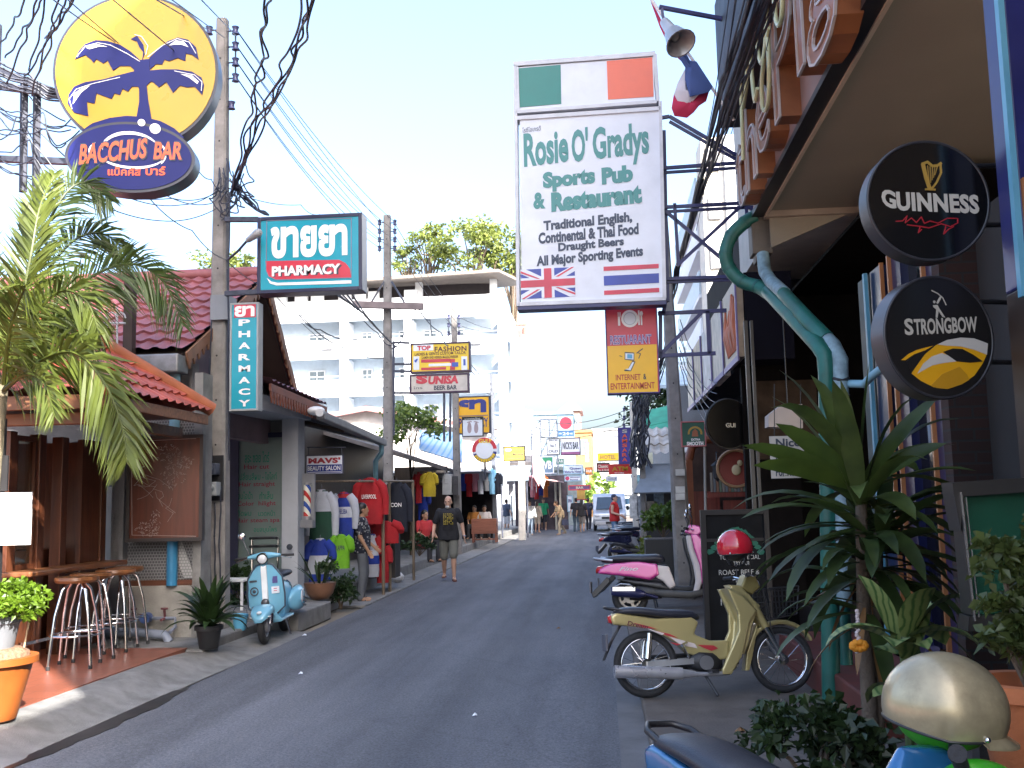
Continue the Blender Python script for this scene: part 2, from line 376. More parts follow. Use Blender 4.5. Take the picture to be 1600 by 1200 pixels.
tag(pv.build('pavement', CONC, smooth=180), kind='structure')
TILE = bricks('terracotta_floor_tile', (.23, .07, .04), (.26, .082, .047), (.14, .06, .04), 1, .3, .3, .006, .35, .15, var=.18)
tag(MB().box(-12, -25, -.02, -4.41, 10.55, .15).build('terrace_floor', TILE), kind='structure')
kb = MB(); kb.box(-30, 10.55, -.02, -4.46, 13, .13); kb.box(-4.46, 10.5, -.01, -4.22, 10.95, .135)
kb.box(-30, 13, -.02, -4.42, 80, .25)
tag(kb.build('raised_pavement', CONC, bevel=.02), kind='structure')
tag(MB().box(-4.42, 13.0, -.02, -3.96, 14.6, .235).box(-4.42, 14.6, -.02, -4.22, 16.0, .24).build('kerb', CONC, bevel=.02), kind='structure')
g2 = MB(); g2.box(-4.42, 16, -.02, -3.8, 80, .03); tag(g2.build('gutter', CONC, bevel=.01), kind='structure')
APRON = mat('apron_concrete', (.12, .1, .085), .85, var=.3, scale=2.5, bump=.3, bscale=60, dirt=.7)
tag(MB().box(.06, -25, -.02, .25, 90, .006).build('gutter', mat('gutter_concrete', (.13, .13, .135), .9, var=.2, scale=3, bump=.3, dirt=.5)), kind='structure')
tag(MB().box(.25, -25, -.02, 12, 90, .06).build('apron', APRON, bevel=.02), kind='structure')
st = MB(); random.seed(3)
top, bot = [], []
for i in range(26):
    y = 6.2 + i * .115; wd = .085 * math.sin(PI * i / 25) ** .7 * random.uniform(.6, 1.3)
    top.append((-3.80 + random.uniform(-.02, .02) - wd, y)); bot.append((-3.76 + random.uniform(-.02, .02) + wd, y))
st.add([(x, y, .007) for x, y in bot + top[::-1]], [tuple(range(52))])
tag(st.build('gutter_stain', mat('damp_stain', (.02, .02, .022), .35)), kind='structure')

# ------------------------------------------------------------------ tiled roofs
def tiles(mb, o, u, v, W, L, tw=.2, course=.3, amp=.028, lift=.035):
    o, u, v = V(o), V(u).normalized(), V(v).normalized(); nrm = u.cross(v)
    if nrm.z < 0: nrm = -nrm
    nu = max(2, int(W / tw) * 5); nc = max(1, int(L / course)); k = len(mb.v); n = nu + 1
    for c in range(nc):
        for e in (0, 1):
            for i in range(n):
                x = W * i / nu; h = amp * (1 - abs(math.sin(PI * x / tw)) ** 1.4 * 1.0) * 1.3 + (lift if e == 0 else 0)
                p = o + u * x + v * (L * (c + e) / nc) + nrm * h; mb.v.append(tuple(p))
    for c in range(2 * nc - 1):
        a = k + c * n
        for i in range(nu): mb.f.append((a + i, a + i + 1, a + n + i + 1, a + n + i))
    return mb
PINKT = mat('red_roof_tile', (.26, .08, .085), .5, var=.25, scale=3, dirt=.35)
ORT = mat('terracotta_roof_tile', (.36, .075, .045), .45, var=.25, scale=4, dirt=.25)
# house with the big red roof: the gable looks on the street
GX = -4.9; eN = ax(290, 548, GX); ap = ax(415, 430, GX); eF = ax(465, 622, GX)
house = thing('tiled_roof_house', 'old house with a large pink red tiled gable roof behind the wire screened wall', 'house', (-7.5, 14, .13))
LX = 5.2
for nm, e in (('roof', eN), ('roof', eF)):
    mb = MB(); d = ap - e; tiles(mb, e + V((-LX, 0, 0)), (1, 0, 0), d, LX, d.length, .21, .3)
    bw(mb, nm, PINKT, house, smooth=50)
sl = MB()
for e in (eN, eF): sl.add([e + V((-.06, 0, -.05)), ap + V((-.06, 0, -.05)), ap + V((-LX, 0, -.05)), e + V((-LX, 0, -.05)), e + V((-.06, 0, -.1)), ap + V((-.06, 0, -.1)), ap + V((-LX, 0, -.1)), e + V((-LX, 0, -.1))], [(0, 1, 2, 3), (7, 6, 5, 4), (0, 4, 5, 1), (2, 6, 7, 3), (0, 3, 7, 4), (1, 5, 6, 2)])
bw(sl, 'roof_deck', mat('dark_timber', (.05, .035, .03), .7), house)
mb = MB(); mb.tube([ap + V((-LX, 0, .05)), ap + V((.03, 0, .05))], .09, 8); bw(mb, 'ridge_cap', PINKT, house, smooth=60)
FRET = mat('fretwork_wood', (.2, .1, .06), .6, var=.3)
for e in (eN, eF):
    fr_ = MB(); d = ap - e; L = d.length; d.normalize(); nn = int(L / .16)
    fr_.bar(e + V((.02, 0, -.08)), ap + V((.02, 0, -.08)), .03, .12)
    for i in range(nn):
        c = e + d * (L * (i + .5) / nn) + V((.02, 0, -.19))
        q = [V((0, 0, 0))] * 0
        fr_.add([c + V((-.012, 0, .07)) + d * -.075, c + V((-.012, 0, .07)) + d * .075, c + V((-.012, 0, -.06)), c + V((.012, 0, .07)) + d * -.075, c + V((.012, 0, .07)) + d * .075, c + V((.012, 0, -.06))],
                [(0, 1, 2), (5, 4, 3), (0, 3, 4, 1), (1, 4, 5, 2), (2, 5, 3, 0)])
    bw(fr_, 'bargeboard', FRET, house)
MAUVE = mat('mauve_render', (.2, .14, .15), .85, var=.15, scale=2, dirt=.4)
gb = MB(); gx = GX - .35
gb.add([(gx, eN.y + .3, eN.z - .25), (gx, ap.y, ap.z - .2), (gx, eF.y - .3, eF.z - .2), (gx, eF.y - .3, 2.6), (gx, eN.y + .3, 2.6)] + [(gx - .15, y, z) for y, z in ((eN.y + .3, eN.z - .25), (ap.y, ap.z - .2), (eF.y - .3, eF.z - .2), (eF.y - .3, 2.6), (eN.y + .3, 2.6))],
       [(4, 3, 2, 1, 0), (5, 6, 7, 8, 9), (0, 1, 6, 5), (1, 2, 7, 6), (2, 3, 8, 7), (3, 4, 9, 8), (4, 0, 5, 9)])
bw(gb, 'gable_wall', MAUVE, house)
gt = MB(); gt.box(-9, eN.y - .22, eN.z - .28, GX + .0, eN.y + .1, eN.z - .06); bw(gt, 'gutter', mat('galvanised_sheet', (.24, .24, .25), .5, .5, var=.3, scale=5, dirt=.6), house, bevel=.02)
BLUEP = mat('pale_blue_pipe', (.22, .42, .52), .4, var=.12)
GRENDER = mat('grey_render', (.19, .19, .2), .85, var=.2, scale=2.5, bump=.2, dirt=.6)
wl = MB(); wl.box(-9.2, 12.0, 1.9, -5.0, 12.2, 3.4); bw(wl, 'upper_wall', GRENDER, house)
# grey screened wall below it, board and pipes
wall = thing('screened_wall', 'grey weathered wall with wire mesh screens behind the water pipes', 'wall', (-5.3, 11.75, .13))
OFFW = mat('dirty_limewash', (.33, .32, .3), .85, var=.2, scale=3, bump=.2, dirt=.8)
mb = MB(); mb.box(-6.4, 11.55, .1, -4.72, 11.8, .72); bw(mb, 'plinth', OFFW, wall, bevel=.01)
mb = MB(); mb.box(-5.75, 11.5, .1, -5.6, 11.8, 3.1); bw(mb, 'post', GRENDER, wall)
mb = MB(); mb.box(-5.6, 11.56, .72, -4.75, 11.7, .78); bw(mb, 'rail', wood('rust_timber', (.12, .045, .025), 'X'), wall)
MESHM = bricks('wire_mesh', (.075, .075, .08), (.085, .085, .09), (.26, .26, .27), 1, .035, .035, .004, .6, .5, rot=(R(90), 0, 0))
mb = MB(); mb.box(-5.6, 11.62, .78, -4.75, 11.66, 3.0); bw(mb, 'mesh_screen', MESHM, wall)
mb = MB(); mb.add([(-5.22, 11.61, 1.5), (-5.05, 11.61, 1.5), (-4.76, 11.61, .8), (-4.9, 11.61, .8), (-5.22, 11.6, 1.5), (-5.05, 11.6, 1.5), (-4.76, 11.6, .8), (-4.9, 11.6, .8)], [(0, 1, 2, 3), (7, 6, 5, 4), (0, 4, 5, 1), (1, 5, 6, 2), (2, 6, 7, 3), (3, 7, 4, 0)])
bw(mb, 'pale_sheet', bricks('pale_mesh', (.36, .36, .36), (.38, .38, .38), (.2, .2, .2), 1, .035, .035, .004, .6, .3, rot=(R(90), 0, 0)), wall)
mb = MB(); mb.box(-4.76, 11.5, .1, -4.66, 11.8, 3.2); bw(mb, 'post', CONC, wall)
dp = thing('drain_pipe', 'blue plastic downpipe running down the grey screened wall', 'pipe', (-5.02, 11.55, .7))
mb = MB(); mb.cyl((-5.02, 11.54, 2.0), (-5.02, 11.54, 3.42), .06, n=14); bw(mb, 'upper_pipe', BLUEP, dp, smooth=50)
mb = MB(); mb.cyl((-5.02, 11.54, .72), (-5.02, 11.54, 2.0), .062, n=14); bw(mb, 'lower_pipe', mat('mid_blue_pipe', (.04, .22, .42), .4), dp, smooth=50)
bd = thing('glazed_board', 'dark wooden board behind cracked etched glass hung on the grey wall', 'board', at(258, 762, 11.35), 4)
P = Panel(bd, 11.35); a, b_ = P.p(200, 762), P.p(316, 762); zt, zb = P.p(258, 680)[1], P.p(258, 846)[1]
MB().box(a[0] + .04, 0, zb + .04, b_[0] - .04, .04, zt - .04).build('panel', wood('mahogany', (.1, .03, .018), 'Z', .25), bd)
f = MB(); f.box(a[0], -.02, zb, a[0] + .04, .07, zt); f.box(b_[0] - .04, -.02, zb, b_[0], .07, zt); f.box(a[0] + .04, -.02, zb, b_[0] - .04, .07, zb + .04); f.box(a[0] + .04, -.02, zt - .04, b_[0] - .04, .07, zt); f.build('frame', mat('black_wood', (.025, .02, .02), .4), bd)
et = MB(); ETCH = mat('etched_glass', (.4, .33, .31), .5)
P.line(et, [(207, 690), (305, 685)], .7, -.006, -.002); P.line(et, [(207, 690), (208, 836), (305, 838)], .7, -.006, -.002)
random.seed(11)
for _ in range(9):                                     # crack lines
    x, y = random.uniform(215, 270), random.uniform(730, 790); pts = [(x, y)]
    for k in range(4): x += random.uniform(-12, 16); y += random.uniform(-3, 14); pts.append((min(x, 300), min(y, 834)))
    P.line(et, pts, .35, -.006, -.003)
for cx, cy, rx, ry, n in ((262, 707, 20, 14, 60), (270, 742, 18, 22, 70), (288, 722, 14, 10, 50), (232, 825, 18, 12, 60), (243, 812, 7, 18, 30)):
    for _ in range(n):
        t, q = random.uniform(0, 6.28), random.random() ** .5; x, y = cx + rx * q * math.cos(t), cy + ry * q * math.sin(t); a2 = random.uniform(0, 3.14)
        P.line(et, [(x, y), (x + 3 * math.cos(a2), y + 3 * math.sin(a2))], .45, -.0065 - random.random() * .001, -.003)
et.build('etching', ETCH, bd)
wp = thing('water_pipe', 'grey blue water pipes with two taps and a meter along the white plinth', 'pipe', (-5.2, 11.3, .13))
PVC = mat('grey_blue_pvc', (.2, .23, .3), .4, var=.15)
mb = MB(); mb.tube([(-5.9, 11.45, .22), (-5.3, 11.3, .22), (-4.95, 11.22, .2), (-4.9, 11.22, .12)], .05, 10); bw(mb, 'main_pipe', PVC, wp, smooth=60)
mb = MB(); mb.tube([(-5.6, 11.5, .34), (-5.2, 11.45, .36), (-4.92, 11.42, .36), (-4.92, 11.42, .26), (-4.92, 11.28, .22)], .02, 8); bw(mb, 'branch_pipe', PVC, wp, smooth=60)
for x in (-5.42, -5.05):
    mb = MB(); mb.cyl((x, 11.44, .36), (x, 11.42, .46), .014); mb.cyl((x - .04, 11.42, .47), (x + .04, 11.42, .47), .012); mb.cyl((x, 11.44, .36), (x, 11.34, .35), .016); bw(mb, 'tap', mat('tap_red', (.15, .05, .06), .5), wp)
mb = MB(); mb.cyl((-5.26, 11.36, .37), (-5.26, 11.46, .37), .06, n=16); bw(mb, 'water_meter', mat('meter_blue', (.05, .09, .25), .4), wp)

# ------------------------------------------------------------------ timber bar kiosk on the terrace
ki = thing('timber_kiosk', 'small timber bar kiosk with a terracotta tiled hip roof on the terrace', 'kiosk', (-6.2, 10.2, .15))
TEAK = wood('teak', (.1, .032, .014), 'Z', .4); TEAKX = wood('teak_rail', (.18, .07, .028), 'Y', .35); TEAKL = wood('teak_light', (.19, .085, .04), 'X', .5)
EX0, EX1, EY0, EY1, EZ, RZ = -8.2, -4.45, 8.75, 11.25, 2.68, 3.62
rA, rB = V((-7.0, 10.0, RZ)), V((-5.7, 10.0, RZ))
def hipface(a, b, c, d, name):                        # eave a->b, top d<-c : tile courses cut to a trapezoid
    mb = MB(); a, b, c, d = V(a), V(b), V(c), V(d); L = ((d + c) / 2 - (a + b) / 2).length; nc = max(1, int(L / .26)); W = (b - a).length; nu = int(W / .2) * 5
    nr = (b - a).cross(d - a).normalized(); nr = -nr if nr.z < 0 else nr; n = nu + 1
    for cc in range(nc):
        for e in (0, 1):
            t = (cc + e) / nc; p, q = a.lerp(d, t), b.lerp(c, t)
            for i in range(n):
                s = i / nu; pt = p.lerp(q, s); xx = (pt - a).dot((b - a).normalized())
                mb.v.append(tuple(pt + nr * (.036 * (1 - abs(math.sin(PI * xx / .2)) ** 1.4) + (.03 if e == 0 else 0))))
    for cc in range(2 * nc - 1):
        for i in range(nu): mb.f.append((cc * n + i, cc * n + i + 1, cc * n + n + i + 1, cc * n + n + i))
    return bw(mb, name, ORT, ki, smooth=50)
hipface((EX0, EY0, EZ), (EX1, EY0, EZ), rB, rA, 'roof'); hipface((EX1, EY0, EZ), (EX1, EY1, EZ), rB, rB, 'roof'); hipface((EX1, EY1, EZ), (EX0, EY1, EZ), rA, rB, 'roof')
mb = MB()
for p, q in (((EX1, EY0, EZ), rB), ((EX1, EY1, EZ), rB), (rA, rB)): mb.tube([V(p) + V((0, 0, .05)), V(q) + V((0, 0, .06))], .085, 8)
mb.ell((EX1 + .02, EY0 - .02, EZ + .05), (.1, .1, .09)); bw(mb, 'hip_cap', mat('hip_tile', (.36, .12, .06), .45, var=.2), ki, smooth=60)
mb = MB(); mb.box(EX0, EY0 + .02, EZ - .15, EX1 - .02, EY0 + .06, EZ - .02); mb.box(EX1 - .06, EY0 + .06, EZ - .13, EX1 - .02, EY1 - .05, EZ - .02); mb.box(EX0, EY0 + .25, EZ - .27, EX1 - .3, EY0 + .35, EZ - .16); mb.box(EX1 - .4, EY0 + .35, EZ - .27, EX1 - .3, EY1 - .1, EZ - .16)
bw(mb, 'fascia', TEAKL, ki, bevel=.006)
mb = MB(); mb.box(EX0, EY0 + .06, EZ - .06, EX1 - .06, EY1 - .1, EZ - .03); bw(mb, 'ceiling', TEAK, ki)
WX = -5.62
for x, y in ((WX, 9.2), (WX, 9.72), (WX, 10.15), (WX, 11.0)):
    mb = MB(); mb.box(x - .12, y, .15, x, y + .12, EZ - .3); bw(mb, 'post', TEAK, ki, bevel=.006)
mb = MB(); mb.box(WX - .09, 9.32, .15, WX - .03, 9.72, 1.05); bw(mb, 'wall_panel', TEAK, ki)
mb = MB(); mb.box(WX - .08, 10.6, .15, WX - .02, 11.0, EZ - .3); mb.box(WX - .09, 10.27, .15, WX - .03, 10.6, .95); bw(mb, 'wall_panel', TEAK, ki)
mb = MB(); mb.box(-8, 11.0, .15, WX - .12, 11.06, EZ - .3); mb.box(-8, 9.2, .15, -7.95, 11.0, EZ - .3); bw(mb, 'back_wall', TEAK, ki)
mb = MB(); mb.box(-7.9, 9.26, .15, WX - .12, 9.3, .95); mb.box(-7.9, 9.26, 2.1, WX - .12, 9.3, 2.45); bw(mb, 'wall_panel', TEAK, ki)
fr0 = MB(); fr0.box(WX - .08, 9.32, 1.05, WX - .02, 9.37, 2.35); fr0.box(WX - .08, 9.67, 1.05, WX - .02, 9.72, 2.35); fr0.box(WX - .08, 9.37, 1.05, WX - .02, 9.67, 1.1); fr0.box(WX - .08, 9.37, 2.3, WX - .02, 9.67, 2.35)
wf = bw(fr0, 'window', TEAK, ki); mb = MB(); mb.box(WX - .06, 9.37, 1.1, WX - .05, 9.67, 2.3); mb.v = [tuple(V(p) - V(ki.location)) for p in mb.v]; mb.build('pane', glass('tinted_glass', (.45, .45, .35)), wf)
mb = MB(); mb.box(WX + .01, 9.1, 1.0, WX + .3, 11.05, 1.05); bw(mb, 'counter', TEAKX, ki, bevel=.012)
mb = MB(); mb.box(WX + .03, 9.4, .34, WX + .1, 11.0, .37); mb.tube([(WX + .2, 10.2, .16), (WX + .2, 10.2, 1.0)], .02); bw(mb, 'foot_rail', CHROME, ki)
mb = MB(); mb.box(-6.4, 10.3, .15, -6.0, 10.9, 1.2); bw(mb, 'back_bar', TEAK, ki)
mb = MB(); mb.box(-6.6, 9.5, 1.3, -6.56, 10.6, 2.2); bw(mb, 'curtain', bands('yellow_curtain', ((.3, .2, .05), (.42, .3, .09)), 'Y', 6, .8, sharp=False, bump=.5), ki)
mb = MB(); mb.box(-6.62, 9.45, 2.2, -6.5, 10.7, 2.5); bw(mb, 'valance', mat('orange_cloth', (.45, .09, .02), .8), ki)

# bar stools: bent chrome legs, dark seat
def stool():
    t = thing('bar_stool', 'chrome legged bar stool pulled up to the timber counter, nearest the orange pot', 'stool', (0, 0, 0), group='bar stools along the kiosk counter')
    s = MB(); s.lathe([(0, .68), (.165, .68), (.18, .70), (.175, .725), (.0, .73)], 20); s.build('seat', wood('stool_seat', (.22, .09, .035), 'X', .3), t, smooth=40)
    for k in range(4):
        a = PI / 4 + k * PI / 2; c, q = math.cos(a), math.sin(a)
        l = MB(); l.tube([(c * .08, q * .08, .67), (c * .13, q * .13, .62), (c * .185, q * .185, .42), (c * .215, q * .215, .2), (c * .235, q * .235, .02)], .0125, 8); lo = l.build('leg', CHROME, t, smooth=60)
        MB().cyl((c * .235, q * .235, 0), (c * .235, q * .235, .03), .016, n=8).build('foot', RUBBER, lo)
    rr = MB(); rr.tube([(.205 * math.cos(i * PI / 10), .205 * math.sin(i * PI / 10), .26) for i in range(20)], .008, 6, closed=True); rr.build('foot_ring', CHROME, t, smooth=60)
    return t
s0 = stool(); s0.location = (-5.0, 9.35, .15); s0.rotation_euler.z = R(14); s0.scale = (1.12, 1.12, 1.15)
for (x, y, a, l) in ((-5.12, 9.85, 40, 'chrome legged bar stool second along the timber counter from the orange pot'), (-5.14, 10.4, 8, 'chrome legged bar stool third along the timber counter from the orange pot'), (-5.26, 10.85, 55, 'chrome legged bar stool at the far end of the timber counter by the pipes')):
    dup(s0, (x, y, .15), a, l)

# ------------------------------------------------------------------ salon beside the house
sa = thing('hair_salon', 'hair salon with green glass door, white pillar and carved eaves under the gable', 'shop', (-5.2, 15.5, .25))
WALLW = mat('cool_white_wall', (.44, .46, .5), .7, var=.07, scale=2, dirt=.2)
mb = MB(); mb.box(-4.96, 15.4, .25, -4.70, 15.75, 3.2); bw(mb, 'pillar', WALLW, sa, bevel=.01)
mb = MB(); mb.box(-9, 15.75, .25, -4.96, 15.95, 3.4); bw(mb, 'wall', mat('dim_wall', (.2, .2, .2), .8), sa)
mb = MB(); mb.add([(-9, 12.5, 2.92), (-4.66, 12.5, 2.92), (-4.66, 15.95, 2.98), (-9, 15.95, 2.98), (-9, 12.5, 3.14), (-4.66, 12.5, 3.14), (-4.66, 15.95, 3.2), (-9, 15.95, 3.2)], [(3, 2, 1, 0), (4, 5, 6, 7), (0, 1, 5, 4), (1, 2, 6, 5), (2, 3, 7, 6), (3, 0, 4, 7)])
bw(mb, 'beam', WALLW, sa)
e0, e1 = V((-4.45, 13.3, 3.28)), V((-4.42, 16.0, 3.2)); rf = MB()
tiles(rf, e0, e1 - e0, V((-1, 0, .32)), (e1 - e0).length, 1.5, .2, .26); bw(rf, 'roof', mat('dark_roof_tile', (.16, .05, .05), .5, var=.3), sa, smooth=50)
fw = MB(); d = (e1 - e0); L = d.length; d.normalize(); nn = 22
fw.bar(e0 + V((0, 0, -.06)), e1 + V((0, 0, -.06)), .03, .1)
for i in range(nn):
    c = e0 + d * (L * (i + .5) / nn); hw = L / nn * .42
    fw.add([c + d * -hw + V((.012, 0, -.1)), c + d * hw + V((.012, 0, -.1)), c + V((.012, 0, -.27)), c + d * -hw + V((-.012, 0, -.1)), c + d * hw + V((-.012, 0, -.1)), c + V((-.012, 0, -.27))], [(0, 1, 2), (5, 4, 3), (0, 3, 4, 1), (1, 4, 5, 2), (2, 5, 3, 0)])
bw(fw, 'carved_fascia', mat('carved_red_wood', (.24, .08, .05), .55, var=.25), sa)
D = Panel(sa, 15.6); dr = MB(); a = D.p(372, 770); b2 = D.p(447, 770); zt = D.p(410, 684)[1]
dr.box(a[0] - .14, .1, 0, a[0], .18, zt + .08); dr.box(b2[0], .1, 0, b2[0] + .06, .18, zt + .08); dr.box(a[0], .1, zt, b2[0], .18, zt + .08); dr.box(a[0], .1, 0, b2[0], .18, .12)
dro = dr.build('door', mat('dark_blue_frame', (.03, .03, .07), .4), sa); dro['label'] = 'dark framed glass door lettered with hair services'
MB().box(a[0], .13, .12, b2[0], .15, zt).build('pane', mat('frosted_glass', (.2, .25, .235), .12, var=.06), dro)
tg, tr_ = MB(), MB(); Pd = Panel(sa, 15.73); Pd.o = V(sa.location); yy = .125
for t, x0, y0, x1, y1, k in (('สระ ซอย ไดร์', 386, 706, 424, 723, 0), ('Hair cut', 385, 726, 424, 733, 1), ('เปลี่ยนสีผม - ไฮไลท์', 376, 738, 436, 750, 0), ('Hair straight', 377, 753, 433, 762, 1), ('อบไอน้ำ', 375, 768, 398, 780, 0), ('ทำเล็บ', 409, 768, 430, 780, 0), ('Color  hilight', 374, 783, 434, 792, 1), ('ดัดผม', 374, 797, 396, 806, 0), ('นวดหน้า', 407, 797, 433, 806, 0), ('Hair steam spa', 372, 809, 440, 818, 1), ('อบสมุนไพร', 400, 822, 436, 833, 0)):
    Pd.text(tr_ if k else tg, t, x0, y0, x1, y1, yy, bold=.012)
tg.build('green_lettering', mat('green_letter', (.01, .2, .12), .5), dro); tr_.build('red_lettering', mat('maroon_letter', (.25, .02, .05), .5), dro)
lg = MB(); p = D.p(465, 853); lg.ell((p[0] - .03, .0 - .21, p[1]), (.05, .008, .045)); lg.build('round_emblem', mat('emblem', (.05, .06, .08), .4), sa)

# ------------------------------------------------------------------ roofs over the clothes stalls
aw = thing('stall_awning', 'corrugated awning with white gutter over the sports shirts stall', 'awning', (-5, 17.4, 3))
CORR = bands('corrugated_grey', ((.1, .1, .11), (.16, .16, .17)), 'Y', 6, .6, .35, .6, sharp=False)
mb = MB(); mb.add([(-4.32, 15.2, 3.0), (-4.3, 19.4, 2.82), (-6.2, 19.4, 3.3), (-6.2, 15.2, 3.5), (-4.32, 15.2, 2.97), (-4.3, 19.4, 2.79), (-6.2, 19.4, 3.27), (-6.2, 15.2, 3.47)], [(0, 1, 2, 3), (7, 6, 5, 4), (0, 4, 5, 1), (1, 5, 6, 2), (2, 6, 7, 3), (3, 7, 4, 0)]); bw(mb, 'sheet', CORR, aw)
mb = MB(); mb.bar((-4.26, 15.1, 2.98), (-4.24, 19.5, 2.8), .14, .13); bw(mb, 'gutter', mat('pale_gutter', (.3, .3, .3), .6, dirt=.4), aw, bevel=.02)
mb = MB(); mb.ell((-4.3, 15.0, 3.04), (.14, .12, .07)); mb.cyl((-4.24, 15.05, 3.02), (-4.22, 14.9, 3.0), .06); bw(mb, 'gutter_end', WHITE, aw, smooth=50)
mb = MB(); mb.tube([(-4.24, 19.3, 2.78), (-4.24, 19.3, 2.6), (-4.4, 19.5, 2.45), (-4.42, 19.5, .3)], .05, 8); bw(mb, 'downpipe', BLUEP, aw, smooth=60)
for y in (16.9, 18.6):
    mb = MB(); mb.bar((-4.35, y, 2.86), (-6.1, y, 3.3), .05); bw(mb, 'rafter', wood('rafter', (.1, .07, .05), 'X'), aw)
back = thing('stall_shed', 'dark board shed behind the hanging sports shirts', 'shed', (-6.3, 19, .25))
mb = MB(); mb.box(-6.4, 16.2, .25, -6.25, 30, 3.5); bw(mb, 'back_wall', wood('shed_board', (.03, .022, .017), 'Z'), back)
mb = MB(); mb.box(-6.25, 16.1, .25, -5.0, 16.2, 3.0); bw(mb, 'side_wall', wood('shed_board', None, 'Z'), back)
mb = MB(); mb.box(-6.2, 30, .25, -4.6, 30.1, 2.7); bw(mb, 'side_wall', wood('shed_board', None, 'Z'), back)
aw2 = thing('stall_awning', 'sagging weathered awning past the second utility pole', 'awning', (-5, 25, 3))
mb = MB(); mb.add([(-4.4, 22.4, 2.72), (-4.2, 28.6, 2.55), (-6.3, 28.6, 3.3), (-6.3, 22.4, 3.3), (-4.4, 22.4, 2.62), (-4.2, 28.6, 2.45), (-6.3, 28.6, 3.22), (-6.3, 22.4, 3.22)], [(0, 1, 2, 3), (7, 6, 5, 4), (0, 4, 5, 1), (1, 5, 6, 2), (2, 6, 7, 3), (3, 7, 4, 0)]); bw(mb, 'sheet', mat('weathered_fibre', (.11, .1, .1), .9, var=.3, dirt=.6), aw2)
for i in range(5):
    mb = MB(); y = 26.2 + i * .5; z = 2.5 - i * .05; mb.box(-4.9, y, z - .1, -4.12, y + .46, z - .04, rot('Z', 0)); bw(mb, 'slat', mat('slat_%d' % (i % 3), ((.3, .26, .22), (.22, .2, .2), (.36, .33, .3))[i % 3], .8), aw2)
aw3 = thing('blue_tarp', 'light blue striped tarpaulin slung above the far stalls', 'tarpaulin', (-5.2, 29, 3.5))
p = [at(655, 672, 29), at(722, 676, 30), at(722, 722, 27.5), at(655, 702, 27)]
mb = MB(); mb.add(p + [q + V((0, .03, -.03)) for q in p], [(0, 1, 2, 3), (7, 6, 5, 4), (0, 4, 5, 1), (1, 5, 6, 2), (2, 6, 7, 3), (3, 7, 4, 0)]); bw(mb, 'sheet', bands('tarp_blue', ((.2, .45, .8), (.5, .65, .85)), 'X', 2.2, .5, .1, sharp=False), aw3)
aw4 = thing('shop_awning', 'white edged awning over the shop with the wooden chest', 'awning', (-5, 35, 2.8))
mb = MB(); mb.box(-7.5, 32.6, 2.62, -3.9, 39.6, 2.7); mb.box(-3.95, 36.4, 2.2, -3.85, 39.5, 2.62); bw(mb, 'sheet', mat('awning_grey', (.2, .23, .28), .7, var=.15), aw4)
mb = MB(); mb.box(-6.5, 32.52, 2.6, -3.88, 32.6, 2.74); bw(mb, 'edge', WHITE, aw4)
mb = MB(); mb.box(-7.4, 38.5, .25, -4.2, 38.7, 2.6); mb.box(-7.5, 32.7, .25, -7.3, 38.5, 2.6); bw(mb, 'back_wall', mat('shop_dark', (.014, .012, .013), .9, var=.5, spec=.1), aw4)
# low white house with the pink eave, mid distance
lh = thing('gabled_house', 'low house with a dull pink gable eave in front of the white hotel', 'house', (-8, 42, .25))
p0, p1, p2 = at(478, 652, 41), at(572, 634, 41), at(770, 668, 41)
mb = MB(); mb.add([p0, p1, p2, p2 + V((0, 6, .2)), p1 + V((0, 6, .2)), p0 + V((0, 6, .2)), p0 + V((0, 0, -.2)), p1 + V((0, 0, -.2)), p2 + V((0, 0, -.2))], [(0, 1, 4, 5), (1, 2, 3, 4), (6, 7, 1, 0), (7, 8, 2, 1)]); bw(mb, 'roof', mat('dull_pink_eave', (.35, .17, .16), .7, var=.15), lh)
mb = MB(); mb.add([p0 + V((.2, .5, -.2)), p1 + V((0, .5, -.2)), p2 + V((-.3, .5, -.2)), V((p2.x - .3, 41.5, .3)), V((p0.x + .2, 41.5, .3))], [(4, 3, 2, 1, 0)]); mb.add([(x, y + .2, z) for x, y, z in mb.v], [(0, 1, 2, 3, 4)]); bw(mb, 'wall', mat('warm_grey_wall', (.5, .47, .45), .8, dirt=.3), lh)
# ------------------------------------------------------------------ white hotel
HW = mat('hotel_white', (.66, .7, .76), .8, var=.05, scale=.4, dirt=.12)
ho = thing('hotel', 'large white four storey hotel with open roof terrace behind the stalls', 'hotel', (-17, 76, 0))
HY = 72.0; hx0, hx1 = -32.0, -6.55
zt = lambda py: at(640, py, HY).z
top = zt(432); F = [(zt(498), zt(527)), (zt(557), zt(590)), (zt(617), zt(655)), (zt(685), zt(720))]
edges = [zt(464)]
for a, b in F: edges += [a, b]
for i in range(0, len(edges), 2):
    lo = edges[i + 1] if i + 1 < len(edges) else 0
    mb = MB(); mb.box(hx0, HY, lo, hx1, HY + 1.6, edges[i]) if False else mb.box(hx0, HY, edges[i + 1] if i + 1 < len(edges) else 0, hx1, HY + .25, edges[i])
    bw(mb, 'parapet', HW, ho, bevel=.03)
mb = MB(); mb.box(hx0, HY + 1.9, 0, hx1 - .3, HY + 14, edges[0] - .05); bw(mb, 'wall', mat('recess_wall_shade', (.4, .47, .54), .8, var=.06), ho)  # bluish shade of the balcony recesses is put into this wall colour
piers = [at(px, 600, HY).x for px in (537, 638)]
